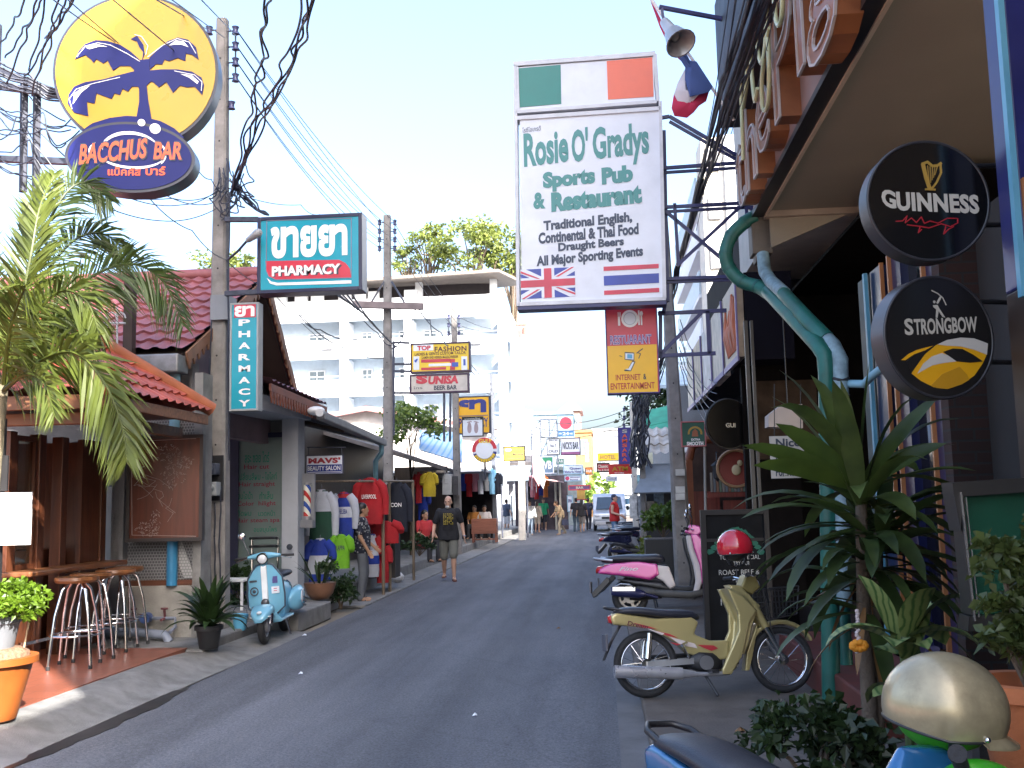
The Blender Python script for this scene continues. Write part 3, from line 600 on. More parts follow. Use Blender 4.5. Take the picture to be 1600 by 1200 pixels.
for k, (a, b) in enumerate(F):
    for x in piers + [hx0 + .3, hx1 - .35]:
        mb = MB(); mb.box(x - .3, HY + .03, a, x + .3, HY + 1.9, b) if False else mb.box(x - .3, HY + .03, b, x + .3, HY + 1.9, a); bw(mb, 'pier', HW, ho)
    mb = MB(); mb.box(hx0, HY + .25, b - .3, hx1, HY + 1.9, b - .1); bw(mb, 'balcony_floor', HW, ho)
    for px0, px1 in ((471, 498), (556, 574), (586, 600), (616, 634), (655, 678), (700, 722)):
        x0, x1 = at(px0, 600, HY).x, at(px1, 600, HY).x
        f = MB(); h0, h1 = b - .2, a - .55
        f.box(x0, HY + 1.8, h0, x0 + .1, HY + 1.9, h1); f.box(x1 - .1, HY + 1.8, h0, x1, HY + 1.9, h1); f.box(x0 + .1, HY + 1.8, h1 - .1, x1 - .1, HY + 1.9, h1); f.box((x0 + x1) / 2 - .04, HY + 1.8, h0, (x0 + x1) / 2 + .04, HY + 1.9, h1 - .1)
        wf = bw(f, 'window', ALU, ho)
        q = MB(); q.box(x0 + .1, HY + 1.85, h0, x1 - .1, HY + 1.87, h1 - .1); q.v = [tuple(V(p) - V(ho.location)) for p in q.v]; q.build('pane', mat('window_glass', (.12, .15, .17), .08, var=.2), wf)
for i, px in enumerate((512, 648, 690, 745, 606)):
    a, b = F[i % 3]; x = at(px, 600, HY).x; mb = MB(); mb.box(x - .4, HY - .35, b + .2 - .9, x + .4, HY - .02, b - .1); bw(mb, 'air_conditioner', mat('ac_grey', (.3, .31, .33), .5), ho)
for a, b in F:
    mb = MB(); mb.tube([(hx0, HY + .1, b + .28), (hx1, HY + .1, b + .28)], .04, 5); bw(mb, 'handrail', ALU, ho)
for i, (a, b) in enumerate(F):                          # wedge balconies on the street side
    mb = MB(); mb.add([(hx1, HY + 1, b - .3), (hx1 + 1.5, HY + 3.5, b - .3), (hx1, HY + 6, b - .3), (hx1, HY + 1, b + .7), (hx1 + 1.5, HY + 3.5, b + .7), (hx1, HY + 6, b + .7)], [(0, 1, 4, 3), (1, 2, 5, 4), (2, 1, 0), (3, 4, 5)]); bw(mb, 'street_balcony', HW, ho)
rz_ = edges[0]
for px in (430, 560, 655, 771):
    x = at(px, 440, HY + .6).x; mb = MB(); mb.box(x - .25, HY + .3, rz_, x + .25, HY + .8, rz_ + 1.35); bw(mb, 'roof_post', HW, ho)
mb = MB(); ra, rb, rc = at(400, 446, HY - 1.6), at(779, 420, HY - 1.6), at(808, 441, HY + 2)
mb.add([ra, rb, rc + V((.6, 0, 0)), V((hx0, HY + 13, ra.z + .6)), ra + V((0, 0, -.22)), rb + V((0, 0, -.22)), rc + V((.6, 0, -.2)), V((hx0, HY + 13, ra.z + .4))], [(0, 1, 2, 3), (7, 6, 5, 4), (0, 4, 5, 1), (1, 5, 6, 2), (2, 6, 7, 3)]); bw(mb, 'terrace_roof', mat('weathered_beige', (.16, .135, .12), .7, dirt=.4), ho)
mb = MB(); mb.box(hx0, HY + 1.6, rz_, hx1 - 1, HY + 1.9, rz_ + 1.75); bw(mb, 'terrace_wall', mat('terrace_shade', (.03, .024, .028), .8, var=.3), ho)  # near-black colour stands in for the shade under the terrace roof
for i, px in enumerate((440, 472, 497, 540, 566, 583, 642)):
    x = at(px, 440, HY + .4).x; mb = MB(); mb.box(x - .45, HY + .05, rz_, x + .5, HY + .3, rz_ + .55 + .3 * (i % 3 == 1)); bw(mb, 'roof_block', HW, ho)

# ------------------------------------------------------------------ trees
def crown(mb, c, r, n, leaf, rnd, flat=.75, clumps=26):
    cl = []
    for i in range(clumps):
        t, u = rnd.uniform(0, 2 * PI), rnd.uniform(-.5, 1); q = rnd.uniform(.45, 1.0)
        k = math.sqrt(max(0, 1 - u * u)); cl.append((V((c[0] + r[0] * q * k * math.cos(t), c[1] + r[1] * q * k * math.sin(t), c[2] + r[2] * q * u)), rnd.uniform(.16, .36)))
    for _ in range(n):
        b, s = cl[rnd.randrange(len(cl))]
        d = V((rnd.gauss(0, 1), rnd.gauss(0, 1), rnd.gauss(0, .7))); d = d.normalized() * (rnd.random() ** .4)
        p = b + V((d.x * r[0] * s, d.y * r[1] * s, d.z * r[2] * s * 1.1))
        a = V((rnd.gauss(0, 1), rnd.gauss(0, 1), rnd.gauss(0, .6))).normalized(); w_ = a.orthogonal().normalized(); w_ = (Quaternion(a, rnd.uniform(0, 6.28)) @ w_)
        L = leaf * rnd.uniform(.6, 1.3); m = p + a * L * .5 + V((0, 0, .1 * L))
        mb.add([p, m + w_ * L * .28, p + a * L + V((0, 0, -.1 * L)), m - w_ * L * .28], [(0, 1, 2, 3)])
    return cl
def tree(name, label, base, h, c, r, n, leaf, m, seed, group=None, cat='tree', cl=26):
    rnd = random.Random(seed); t = thing(name, label, cat, base, 0, group); mb = MB()
    cls = crown(mb, c, r, n, leaf, rnd, clumps=cl); bw(mb, 'crown', m, t)
    tk = MB(); top_ = V((c[0], c[1], c[2] - r[2] * .3)); b0 = V(base); mid = b0.lerp(top_, .55) + V((rnd.uniform(-.2, .2) * h * .1, 0, 0))
    r0 = max(.03, h * .012); tk.tube([b0, mid, top_], [r0, r0 * .75, r0 * .45], 8)
    for p, s in cls[:14]: tk.tube([mid.lerp(top_, rnd.random()), (mid.lerp(top_, .8) + p) / 2 + V((0, 0, .1 * r[2])), p], [r0 * .4, r0 * .25, r0 * .08], 5)
    bw(tk, 'trunk', BARK, t, smooth=60)
    return t
BARK = mat('bark', (.12, .09, .065), .9, var=.35, scale=8, bump=.5)
LF1 = leafmat('sunlit_leaf', (.15, .2, .055), .45, .4, .8); LF2 = leafmat('dark_leaf', (.025, .055, .018), .4, .25, 5); LF3 = leafmat('lime_leaf', (.2, .34, .03), .3, .45, 10)
c1 = at(735, 400, 92); c2 = at(650, 408, 92)
def tr(px, py, Y, rx, rz, n, leaf, label, seed, m=LF1, cl=26):
    c = at(px, py, Y); return tree('broadleaf_tree', label, (c.x, Y, 0), c.z, c, (rx, rx * .8, rz), n, leaf, m, seed, 'trees rising behind the hotel', cl=cl)
tr(740, 398, 92, 4.6, 3.4, 3600, .42, 'tall airy tree whose crown shows over the middle of the hotel roof', 1, cl=34)
tr(672, 384, 94, 2.5, 2.3, 900, .4, 'sparse thin topped tree standing against the sky over the hotel roof', 2, cl=16)
tr(640, 412, 95, 2.3, 1.6, 600, .4, 'low tree crown peeping over the hotel roof beside the second utility pole', 3, cl=14)
tr(800, 408, 93, 2.2, 2.3, 1000, .42, 'leafy tree crown half hidden behind the big white pub billboard', 4, cl=14)
tr(350, 425, 90, 3.4, 2.1, 1800, .42, 'rounded tree crown rising above the pink red tiled roof', 5)
c = at(640, 668, 27); tree('small_tree', 'small garden tree with pale leaves beside the second utility pole', (c.x, 27, .25), 3, c, (.85, .8, .75), 1100, .16, leafmat('pale_leaf', (.13, .2, .05), .4, .35), 6)
c = at(1030, 640, 48); tree('broadleaf_tree', 'dark tree between the cable laden pole and the concrete pole', (c.x, 48, 0), 6, c, (2.0, 1.5, 1.8), 1600, .3, LF2, 8)
c = at(932, 768, 95); tree('palm_clump', 'distant pale green palm clump at the end of the street', (c.x, 95, 0), 4, c, (1.6, 1.2, 1.6), 500, .6, leafmat('far_leaf', (.16, .26, .06), .4, .3, 1), 9)

# ------------------------------------------------------------------ far buildings down the street
def win(root, x0, z0, x1, z1, y, fm=ALU, pm=None, t=.08, axis='y', mull=1):
    f = MB(); bx = (lambda a, z, b, zz, d0, d1: f.box(a, y - d1, z, b, y - d0, zz)) if axis == 'y' else (lambda a, z, b, zz, d0, d1: f.box(y - d1, a, z, y - d0, b, zz))
    bx(x0, z0, x0 + t, z1, 0, .06); bx(x1 - t, z0, x1, z1, 0, .06); bx(x0 + t, z0, x1 - t, z0 + t, 0, .06); bx(x0 + t, z1 - t, x1 - t, z1, 0, .06)
    for i in range(1, mull + 1):
        xm = x0 + (x1 - x0) * i / (mull + 1); bx(xm - t / 3, z0 + t, xm + t / 3, z1 - t, .01, .05)
    wf = bw(f, 'window', fm, root); f = q = MB(); o = V(root.location)
    if axis == 'y': q.box(x0 + t, y - .03, z0 + t, x1 - t, y - .012, z1 - t)
    else: q.box(y - .03, x0 + t, z0 + t, y - .012, x1 - t, z1 - t)
    q.v = [tuple(V(p) - o) for p in q.v]; q.build('pane', pm or mat('window_glass', (.12, .15, .17), .08, var=.2), wf); return wf
def block(name, label, px0, px1, pyt, Y, dep, m, rows=2, cols=2, cat='building', roof=None, roofh=.0):
    a, b = at(px0, pyt, Y), at(px1, pyt, Y); h = (a.z + b.z) / 2; t = thing(name, label, cat, ((a.x + b.x) / 2, Y + dep / 2, 0))
    mb = MB(); mb.box(a.x, Y, 0, b.x, Y + dep, h); bw(mb, 'wall', m, t, bevel=.02)
    mb = MB()
    if roofh: xm = (a.x + b.x) / 2; mb.add([(a.x - .3, Y - .4, h), (b.x + .3, Y - .4, h), (b.x + .3, Y + dep, h), (a.x - .3, Y + dep, h), (a.x + .6, Y + dep * .4, h + roofh), (b.x - .6, Y + dep * .4, h + roofh)], [(3, 2, 1, 0), (0, 1, 5, 4), (1, 2, 5), (2, 3, 4, 5), (3, 0, 4)])
    else: mb.box(a.x - .12, Y - .15, h, b.x + .12, Y + dep, h + .25)
    bw(mb, 'roof', roof or m, t)
    W_ = b.x - a.x
    for r_ in range(rows):
        for c_ in range(cols):
            x0 = a.x + W_ * (c_ + .22) / cols; x1 = a.x + W_ * (c_ + .78) / cols; zz = h - (r_ + .75) * 2.9
            if zz > 2.6: win(t, x0, zz, x1, zz + 1.5, Y)
    return t
PALEB = mat('pale_blue_wall', (.14, .2, .25), .7, var=.12, dirt=.3); CREAMW = mat('cream_wall', (.62, .55, .45), .8, var=.1, scale=1, dirt=.2)
block('shop_house', 'pale blue shop house with a steel balcony frame at mid distance', 826, 893, 648, 84, 9, PALEB, 3, 2)
block('shop_house', 'narrow white shop house touching the hotel corner', 801, 840, 668, 80, 3.5, HW, 2, 1)
block('town_house', 'distant house with a small pinkish hipped roof', 876, 906, 642, 118, 8, mat('far_pink_wall', (.27, .19, .175), .8), 1, 2, 'house', mat('faded_pink_roof', (.45, .28, .27), .7), 1.2)
block('shop_house', 'narrow orange yellow shop house near the end of the street', 893, 924, 676, 98, 7, mat('orange_wall', (.3, .165, .065), .8, var=.15), 3, 1)
block('shop_house', 'far white shop house closing the street', 926, 1000, 672, 125, 7, mat('far_white', (.28, .3, .32), .8), 2, 3)
MB_ = block('shop_house', 'grey green shop house behind the far clothes stalls', 828, 908, 735, 66, 8, mat('grey_green_wall', (.14, .17, .18), .8, var=.25), 1, 2)
fb = thing('scaffold', 'thin steel sign scaffold standing over the far stalls', 'scaffold', at(845, 700, 60) * V((1, 1, 0)) if False else (-4.4, 60, 0))
mb = MB(); pts = {}
for i, px in enumerate((830, 844, 858, 870)):
    q0, q1 = at(px, 655, 60), at(px, 740, 60); mb.tube([V((q0.x, 60, .05)), q0], .05, 5)
for py in (655, 683, 712, 740):
    mb.tube([at(830, py, 60), at(870, py, 60)], .05, 5)
for a, b in (((830, 683), (844, 655)), ((844, 712), (858, 683)), ((858, 712), (844, 740)), ((870, 655), (858, 683))): mb.tube([at(*a, 60), at(*b, 60)], .035, 5)
bw(mb, 'frame', mat('grey_steel', (.3, .33, .38), .5, .4), fb)

# ------------------------------------------------------------------ tall white tower block on the other side
tw = thing('apartment_tower', 'tall pale apartment tower with balconies behind the bracket frames', 'building', (6, 46, 0))
TX = 4.3; tz = at(1100, 262, 44).z
mb = MB(); mb.box(TX + 1.0, 40, 0, 12, 54, tz); bw(mb, 'wall', HW, tw)
mb = MB(); mb.box(TX + .1, 40.2, 0, TX + 1.0, 42.2, tz); bw(mb, 'stair_wall', mat('tower_beige', (.55, .52, .47), .8, dirt=.2), tw)
nfl = 8
for k in range(1, nfl):
    z = k * tz / nfl
    mb = MB(); mb.box(TX, 42.2, z - .15, TX + 1, 54, z); bw(mb, 'balcony_slab', HW, tw)
    mb = MB(); mb.box(TX, 42.2, z + .02, TX + .08, 54, z + 1.0); bw(mb, 'balustrade', mat('tower_blue', (.4, .5, .58), .6) if k % 2 else HW, tw)
    mb = MB(); mb.box(TX + .3, 40.08, z + .6, TX + .8, 40.19, z + 1.5); bw(mb, 'vent_panel', mat('tower_grey', (.25, .25, .27), .7), tw)
# low shops on the right beyond the neighbouring bar
rs = thing('shop_row_house', 'low shop with tiled eave and green awnings beyond the concrete pole', 'shop', (3, 30, .06))
mb = MB(); mb.box(2.0, 25.5, .06, 9, 40, 4.4); bw(mb, 'wall', mat('shop_grey', (.17, .18, .2), .8, dirt=.3), rs)
mb = MB(); mb.box(5.2, 25.6, 4.4, 9, 39, 9.5); bw(mb, 'unseen_shade_storey', mat('shop_grey', None), rs)  # set-back storey added to keep the sun off the far stalls
q0, q1 = at(1004, 712, 25), at(1062, 712, 25)
mb = MB(); tiles(mb, q0, (1, 0, 0), (0, .8, .45), q1.x - q0.x + .8, 1.5, .22, .4, .05); bw(mb, 'eave', mat('pale_roof_tile', (.52, .47, .42), .7, var=.25, dirt=.4), rs, smooth=50)
for i, (px, py, Y) in enumerate(((1000, 668, 27.5), (1012, 690, 26.6))):
    a, b = at(px, py, Y), at(px + 90, py - 20, Y); mb = MB(); mb.add([a, b, b + V((0, 1, .5)), a + V((0, 1, .5)), a + V((0, 0, -.08)), b + V((0, 0, -.08)), b + V((0, 1, .42)), a + V((0, 1, .42))], [(0, 1, 2, 3), (7, 6, 5, 4), (0, 4, 5, 1), (1, 5, 6, 2), (2, 6, 7, 3), (3, 7, 4, 0)]); bw(mb, 'green_awning', mat('green_awning_cloth', (.05, .32, .2), .7, var=.2), rs)
a, b = at(990, 770, 24.5), at(1062, 722, 24.5)
mb = MB(); mb.add([(b.x - .75, 25.2, b.z), (b.x + .3, 25.2, b.z), (b.x + .3, 24.3, a.z), (a.x, 24.3, a.z), (b.x - .75, 25.24, b.z - .03), (b.x + .3, 25.24, b.z - .03), (b.x + .3, 24.34, a.z - .03), (a.x, 24.34, a.z - .03)], [(3, 2, 1, 0), (4, 5, 6, 7), (0, 1, 5, 4), (1, 2, 6, 5), (2, 3, 7, 6), (3, 0, 4, 7)]); bw(mb, 'grey_canvas', mat('grey_canvas_cloth', (.2, .23, .27), .85, var=.15), rs)
for i, (px, py, Y, w_, h_) in enumerate(((1078, 600, 30, 1.5, .6), (1078, 565, 34, 1.6, .6))):
    a = at(px, py, Y); mb = MB(); mb.add([(a.x - w_, Y, a.z), (a.x + w_, Y, a.z), (a.x + w_, Y + 1.5, a.z + h_), (a.x - w_, Y + 1.5, a.z + h_), (a.x - w_, Y, a.z - .1), (a.x + w_, Y, a.z - .1)], [(0, 1, 2, 3), (4, 5, 1, 0)]); bw(mb, 'roof', mat('blue_white_tin', (.45, .55, .62), .6, var=.15), rs)
q0, q1 = at(1004, 770, 25.2), at(1062, 820, 25.2)
mb = MB(); mb.box(.95, 25.3, .06, 2.0, 26.5, 2.0); bw(mb, 'stall_front', mat('stall_dark', (.05, .05, .055), .8, var=.4), rs)
for i, (px, py, w_, h_, cc) in enumerate(((990, 792, .1, .28, (.5, .5, .5)), (1003, 790, .12, .24, (.25, .27, .3)), (1018, 796, .14, .2, (.3, .25, .2)), (1030, 788, .12, .3, (.15, .2, .25)))):
    a = at(px, py, 25.2); mb = MB(); mb.box(a.x - w_, 25.2, a.z - h_, a.x + w_, 25.29, a.z + h_); bw(mb, 'poster', mat('poster_%d' % i, cc, .6, var=.4, scale=12), rs)

# ------------------------------------------------------------------ neighbouring bar (next to the pub)
nb = thing('neighbour_bar', 'next door bar with receding purple edged signboards and a red timber front', 'bar', (4, 17, .06))
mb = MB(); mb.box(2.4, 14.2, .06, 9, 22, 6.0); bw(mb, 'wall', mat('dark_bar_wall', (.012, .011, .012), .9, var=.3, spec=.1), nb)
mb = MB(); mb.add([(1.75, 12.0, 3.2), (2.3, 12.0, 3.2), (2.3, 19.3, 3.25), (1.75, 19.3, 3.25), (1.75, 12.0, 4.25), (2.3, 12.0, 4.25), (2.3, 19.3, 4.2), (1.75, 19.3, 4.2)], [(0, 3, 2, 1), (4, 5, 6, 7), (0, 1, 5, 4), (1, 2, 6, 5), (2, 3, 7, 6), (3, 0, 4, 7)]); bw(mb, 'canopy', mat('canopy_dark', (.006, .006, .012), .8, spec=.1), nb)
mb = MB(); mb.box(4.2, 14.1, 4.5, 10, 24.5, 14.5); bw(mb, 'unseen_shade_storey', mat('dark_bar_render', (.3, .28, .27), .8), nb)  # unseen block, added and sized to shade the stalls across the road
PUR = mat('purple_trim', (.16, .13, .3), .5)
for i in range(5):
    y0 = 12.05 + i * 1.45; mb = MB(); mb.box(1.66, y0, 3.25 - .05 * (i % 2), 1.74, y0 + 1.32, 4.2); bw(mb, 'signboard', mat('board_%d' % (i % 3), ((.34, .27, .2), (.46, .4, .33), (.4, .42, .45))[i % 3], .5, var=.3, scale=5), nb)
    mb = MB(); mb.box(1.64, y0 - .02, 3.2, 1.66, y0 + 1.34, 3.27); mb.box(1.64, y0 - .03, 3.27, 1.66, y0 + .03, 4.2); bw(mb, 'trim', PUR, nb)
mb = MB(); random.seed(5)
for i in range(7):
    y = 12.15 + i * .13; mb.tube([(1.65, y, 3.35), (1.645, y + .1, 3.55 + random.uniform(0, .2)), (1.65, y + random.uniform(-.05, .15), 3.9 + random.uniform(-.2, .2))], [.01, .045, .008], 6)
bw(mb, 'flame_pattern', mat('orange_art', (.5, .13, .05), .5, var=.3), nb)
REDW = wood('red_timber', (.2, .035, .025), 'Z', .45); OARCH = mat('orange_brown_paint', (.3, .09, .04), .5, var=.2)
mb = MB(); mb.box(1.38, 16.4, .06, 1.85, 16.5, 1.7); bw(mb, 'front_panel', REDW, nb)
mb = MB(); arc = [(1.32 + .02, 1.7), (1.34, 2.2)]
mb.box(1.34, 16.35, .06, 1.44, 16.5, 2.2); mb.tube([(1.39, 16.42, 2.2), (1.45, 16.42, 2.42), (1.65, 16.42, 2.52), (1.9, 16.42, 2.53), (2.3, 16.42, 2.53)], .07, 8); bw(mb, 'arch', OARCH, nb, smooth=50)
mb = MB(); mb.box(1.85, 15.9, .06, 2.4, 16.0, 1.55); bw(mb, 'shelf_front', REDW, nb)
mb = MB(); mb.box(1.44, 16.9, .06, 2.4, 17.0, 2.5); bw(mb, 'inner_wall', mat('inner_brown', (.07, .04, .03), .8, var=.4, scale=6), nb)
for i in range(14):
    mb = MB(); x = 1.66 + i * .045; mb.box(x, 15.85, 1.68, x + .03, 15.9, 1.98 + .02 * (i % 3)); bw(mb, 'folder', mat('folder_%d' % (i % 4), ((.25, .23, .2), (.18, .2, .22), (.3, .16, .1), (.14, .2, .14))[i % 4], .6), nb)
mb = MB(); mb.box(1.6, 15.82, 1.6, 2.4, 15.98, 1.67); bw(mb, 'shelf', REDW, nb)
rs_ = thing('round_sign', 'round red wooden sign with pale rim outside the neighbouring bar', 'sign', at(1150, 732, 13.5)); mb = MB()
MB().cyl((0, 0, 0), (0, .05, 0), .24, n=32).build('disc', mat('dark_red', (.2, .03, .02), .45), rs_)
mb = MB(); mb.tube([(.24 * math.cos(i * PI / 16), -.01, .24 * math.sin(i * PI / 16)) for i in range(32)], .022, 6, closed=True); mb.build('rim', mat('tan_wood', (.3, .17, .08), .5), rs_, smooth=60)
mb = MB(); mb.ell((0, -.02, -.02), (.06, .02, .07)); mb.ell((.05, -.02, .07), (.035, .015, .04)); mb.build('emblem', mat('cream_emblem', (.5, .42, .25), .5), rs_, smooth=60)

# ------------------------------------------------------------------ the pub: canopy, lettered fascia, dark open bar
pu = thing('pub_building', 'pub with a lettered fascia over a deep beige soffit and dark open bar', 'pub', (3, 4, .06))
FXX = 1.6; FY1 = 10.1; ZS = 4.42; ZF = 5.3
SOFF = mat('beige_soffit', (.25, .215, .165), .8, var=.06, scale=2.5, bump=.15, bscale=120)
FASC = mat('fascia_board', (.26, .17, .15), .5, var=.15, scale=2)
mb = MB(); mb.box(FXX + .1, -4, ZS, 9, FY1 - .12, ZS + .15); bw(mb, 'soffit', SOFF, pu)
mb = MB(); mb.box(FXX, -4, ZS + .02, FXX + .1, FY1 - .02, ZF); bw(mb, 'fascia', FASC, pu)
mb = MB(); mb.box(FXX - .02, -4, ZS - .03, FXX + .1, FY1, ZS + .02); bw(mb, 'drip_edge', BLACK, pu); mb = MB(); mb.box(FXX + .1, -4, ZS - .045, FXX + .13, FY1 - .12, ZS); bw(mb, 'edge_trim', mat('pale_trim', (.5, .4, .3), .5), pu)
mb = MB(); mb.box(FXX + .1, FY1 - .12, ZS - .06, 9, FY1, ZS + .15); bw(mb, 'end_beam', mat('beige_beam', (.3, .24, .19), .7), pu)
mb = MB(); mb.add([(2.1, FY1 - .06, ZS - .06), (2.85, FY1 - .06, ZS - .06), (2.1, FY1 - .06, ZS - .36), (2.1, FY1 - .02, ZS - .06), (2.85, FY1 - .02, ZS - .06), (2.1, FY1 - .02, ZS - .36)], [(0, 2, 1), (3, 4, 5), (0, 1, 4, 3), (1, 2, 5, 4), (2, 0, 3, 5)])
mb.v = [(x - .35, y, z) for x, y, z in mb.v]; bw(mb, 'gusset', SOFF, pu)
mb = MB(); mb.box(1.3, 1.5, ZF, FXX + .12, FY1 - .1, ZF + 1.3); bw(mb, 'upper_signbox', mat('signbox_dark', (.01, .01, .018), .6), pu)
mb = MB(); mb.box(2.0, .05, ZS + .15, 10, 2.2, 13.5); mb.box(2.0, 2.2, ZS + .15, 10, 14, 17.5); bw(mb, 'unseen_shade_storey', mat('pub_render', (.45, .42, .38), .8), pu)  # out-of-view storeys, stepped in height to shape the shade on the street
mb = MB(); mb.box(2.0, -16, ZS + .15, 10, .05, 6.93); bw(mb, 'unseen_shade_storey', mat('pub_render', None), pu)  # out-of-view low wing, its height set to let sun reach the terrace
BRK = bricks('dark_brick', (.028, .012, .009), (.04, .016, .011), (.025, .022, .02), 1, .22, .075, .008, .8, .5, rot=(R(90), 0, 0))
BRKX = bricks('dark_brick_side', (.028, .012, .009), (.04, .016, .011), (.025, .022, .02), 1, .22, .075, .008, .8, .5, rot=(R(90), 0, R(90)))
mb = MB(); mb.box(2.55, -9, .06, 2.7, 6.9, 3.45); bw(mb, 'brick_wall', BRKX, pu)
mb = MB(); mb.box(2.3, 6.9, .06, 2.7, 7.05, 3.45); bw(mb, 'brick_pier', BRK, pu)
NVB = mat('navy_gloss', (.008, .012, .06), .3); OTR = mat('orange_trim', (.4, .16, .06), .35); BTR = mat('sky_blue_trim', (.12, .36, .5), .4)
for x, y, w_, m_ in ((2.3, 7.05, .12, NVB), (2.27, 7.17, .03, OTR), (2.3, 7.75, .22, NVB), (2.27, 7.97, .03, OTR), (2.3, 8.3, .3, NVB), (2.28, 8.22, .025, OTR), (2.25, 8.6, .05, BTR)):
    mb = MB(); mb.box(x, y, .06, x + (.1 if m_ is NVB else .03), y + w_, 3.45); bw(mb, 'window_frame', m_, pu)
mb = MB(); mb.box(2.36, 7.06, .5, 2.37, 8.6, 3.45); bw(mb, 'window_pane', mat('dark_pane', (.006, .006, .012), .06), pu)
mb = MB(); mb.box(2.3, 8.65, .06, 2.6, 9.0, 3.45); bw(mb, 'pillar', mat('dark_teal_pillar', (.02, .045, .05), .5), pu)
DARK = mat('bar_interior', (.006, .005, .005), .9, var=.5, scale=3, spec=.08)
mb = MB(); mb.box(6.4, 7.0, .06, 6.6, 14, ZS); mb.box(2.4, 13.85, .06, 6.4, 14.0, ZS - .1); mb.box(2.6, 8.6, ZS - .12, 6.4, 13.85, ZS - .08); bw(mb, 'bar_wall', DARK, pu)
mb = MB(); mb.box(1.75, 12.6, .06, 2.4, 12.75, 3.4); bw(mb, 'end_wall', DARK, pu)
q0, q1 = at(1180, 640, 12.4), at(1276, 592, 12.4); mb = MB(); mb.box(q0.x, 12.45, q0.z - .6, q1.x, 12.55, q1.z); bw(mb, 'poster_panel', mat('tan_panel', (.045, .03, .02), .8, var=.4, scale=5, spec=.1), pu)
for px, w_ in ((1172, .04), (1182, .03)):
    q = at(px, 700, 11.6); mb = MB(); mb.box(q.x, 11.6, .06, q.x + w_, 11.66, 3.6); bw(mb, 'door_jamb', mat('jamb_grey', (.06, .056, .05), .5), pu)
mb = MB(); mb.box(1.62, 6.8, .05, 2.3, 10.0, .32); bw(mb, 'plinth', mat('oxide_red_paint', (.12, .028, .02), .6, var=.3, dirt=.4), pu, bevel=.015)
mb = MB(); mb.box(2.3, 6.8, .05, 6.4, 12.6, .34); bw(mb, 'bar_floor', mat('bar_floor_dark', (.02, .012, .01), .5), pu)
pl = thing('blue_pillar', 'tall blue painted pillar carrying the two round beer signs', 'pillar', (1.86, 4.4, .06))
mb = MB(); mb.box(1.78, 4.3, 2.45, 2.02, 4.52, ZS - .05); bw(mb, 'shaft', mat('royal_blue', (.012, .018, .13), .35, var=.2), pl, bevel=.01); mb = MB(); mb.box(1.78, 4.3, .06, 2.02, 4.52, 2.45); bw(mb, 'lower_shaft', mat('dark_brown_paint', (.03, .017, .012), .5, var=.3), pl, bevel=.01)
mb = MB(); mb.box(1.755, 4.29, 2.4, 1.78, 4.33, ZS - .05); bw(mb, 'edge_strip', BTR, pl)
mb = MB(); mb.box(1.79, 4.27, .06, 1.84, 4.3, 2.9); bw(mb, 'timber_strip', OTR, pl)
mb = MB(); mb.box(2.02, 4.33, .06, 2.6, 4.5, ZS - .05); bw(mb, 'brick_return', BRK, pl)
# fascia letters: brown channel letters with neon script, reading along the street
fl = thing('fascia_letters', 'brown raised channel letters along the pub fascia', 'letters', (FXX, 8, 4.7))
LB = mat('brown_letter', (.27, .1, .04), .35, var=.25, scale=3); LE = mat('letter_edge', (.45, .4, .38), .4)
def channel(s, y0, y1, z0, z1, dep):
    vs, fs = glyphs(s, .0); mb = MB(); n = len(vs)
    X0, X1 = FXX - dep, FXX
    P2 = [(y0 + a * (y1 - y0), z0 + b * (z1 - z0)) for a, b in vs]
    mb.v = [(X0, y, z) for y, z in P2] + [(X1, y, z) for y, z in P2]
    mb.f = [tuple(f) for f in fs]
    cnt = {}
    for f in fs:
        for i in range(len(f)):
            e = (f[i], f[(i + 1) % len(f)]); cnt[e] = cnt.get(e, 0) + 1
    ed = []
    for (a, b) in list(cnt):
        if (b, a) not in cnt: mb.f.append((b, a, a + n, b + n)); ed.append((a, b))
    rim = MB()
    for a, b in ed:
        p, q = P2[a], P2[b]; d = V((0, q[0] - p[0], q[1] - p[1]))
        if d.length > 1e-4: rim.bar((X0 - .004, *p), (X0 - .004, *q), .018)
    return mb, rim
for s, y0, y1, z0, z1 in (('th', 10.0, 8.75, ZS - .02, ZF - .12), ('e', 8.65, 8.05, ZS + .06, ZF - .3), ('P', 7.75, 6.95, ZS + .05, ZF + .1), ('i', 6.85, 6.6, ZS + .05, ZF + .05), ('g', 6.5, 5.7, ZS - .12, ZF - .2), ('&', 5.4, 4.5, ZS + .05, ZF)):
    mb, rim = channel(s, y0, y1, z0, z1, .16); lo = bw(mb, 'letter', LB, fl); rim.v = [tuple(V(p) - V(fl.location)) for p in rim.v]; rim.build('rim', LE, lo)
ne = thing('neon_script', 'cream glass neon script tubes mounted in front of the brown fascia letters', 'neon sign', (FXX - .22, 8, 5.1))
NE = mat('neon_tube', (.5, .5, .28), .25)
def script(pts): 
    mb = MB(); out = []
    q = [V((FXX - .24, y, z)) for y, z in pts]
    for i in range(len(q) - 1):
        p0, p1, p2, p3 = q[max(i - 1, 0)], q[i], q[i + 1], q[min(i + 2, len(q) - 1)]
        for t in (0, .25, .5, .75): out.append(.5 * ((2 * p1) + (p2 - p0) * t + (2 * p0 - 5 * p1 + 4 * p2 - p3) * t * t + (3 * p1 - p0 - 3 * p2 + p3) * t ** 3))
    out.append(q[-1]); mb.tube(out, .018, 7); return bw(mb, 'tube', NE, ne, smooth=60)
script([(9.0, 4.62), (8.95, 5.0), (8.85, 5.55), (8.7, 5.7), (8.5, 5.55), (8.55, 5.2), (8.85, 5.05)])
script([(8.3, 5.45), (8.28, 5.1), (8.2, 4.85), (8.05, 4.9)])
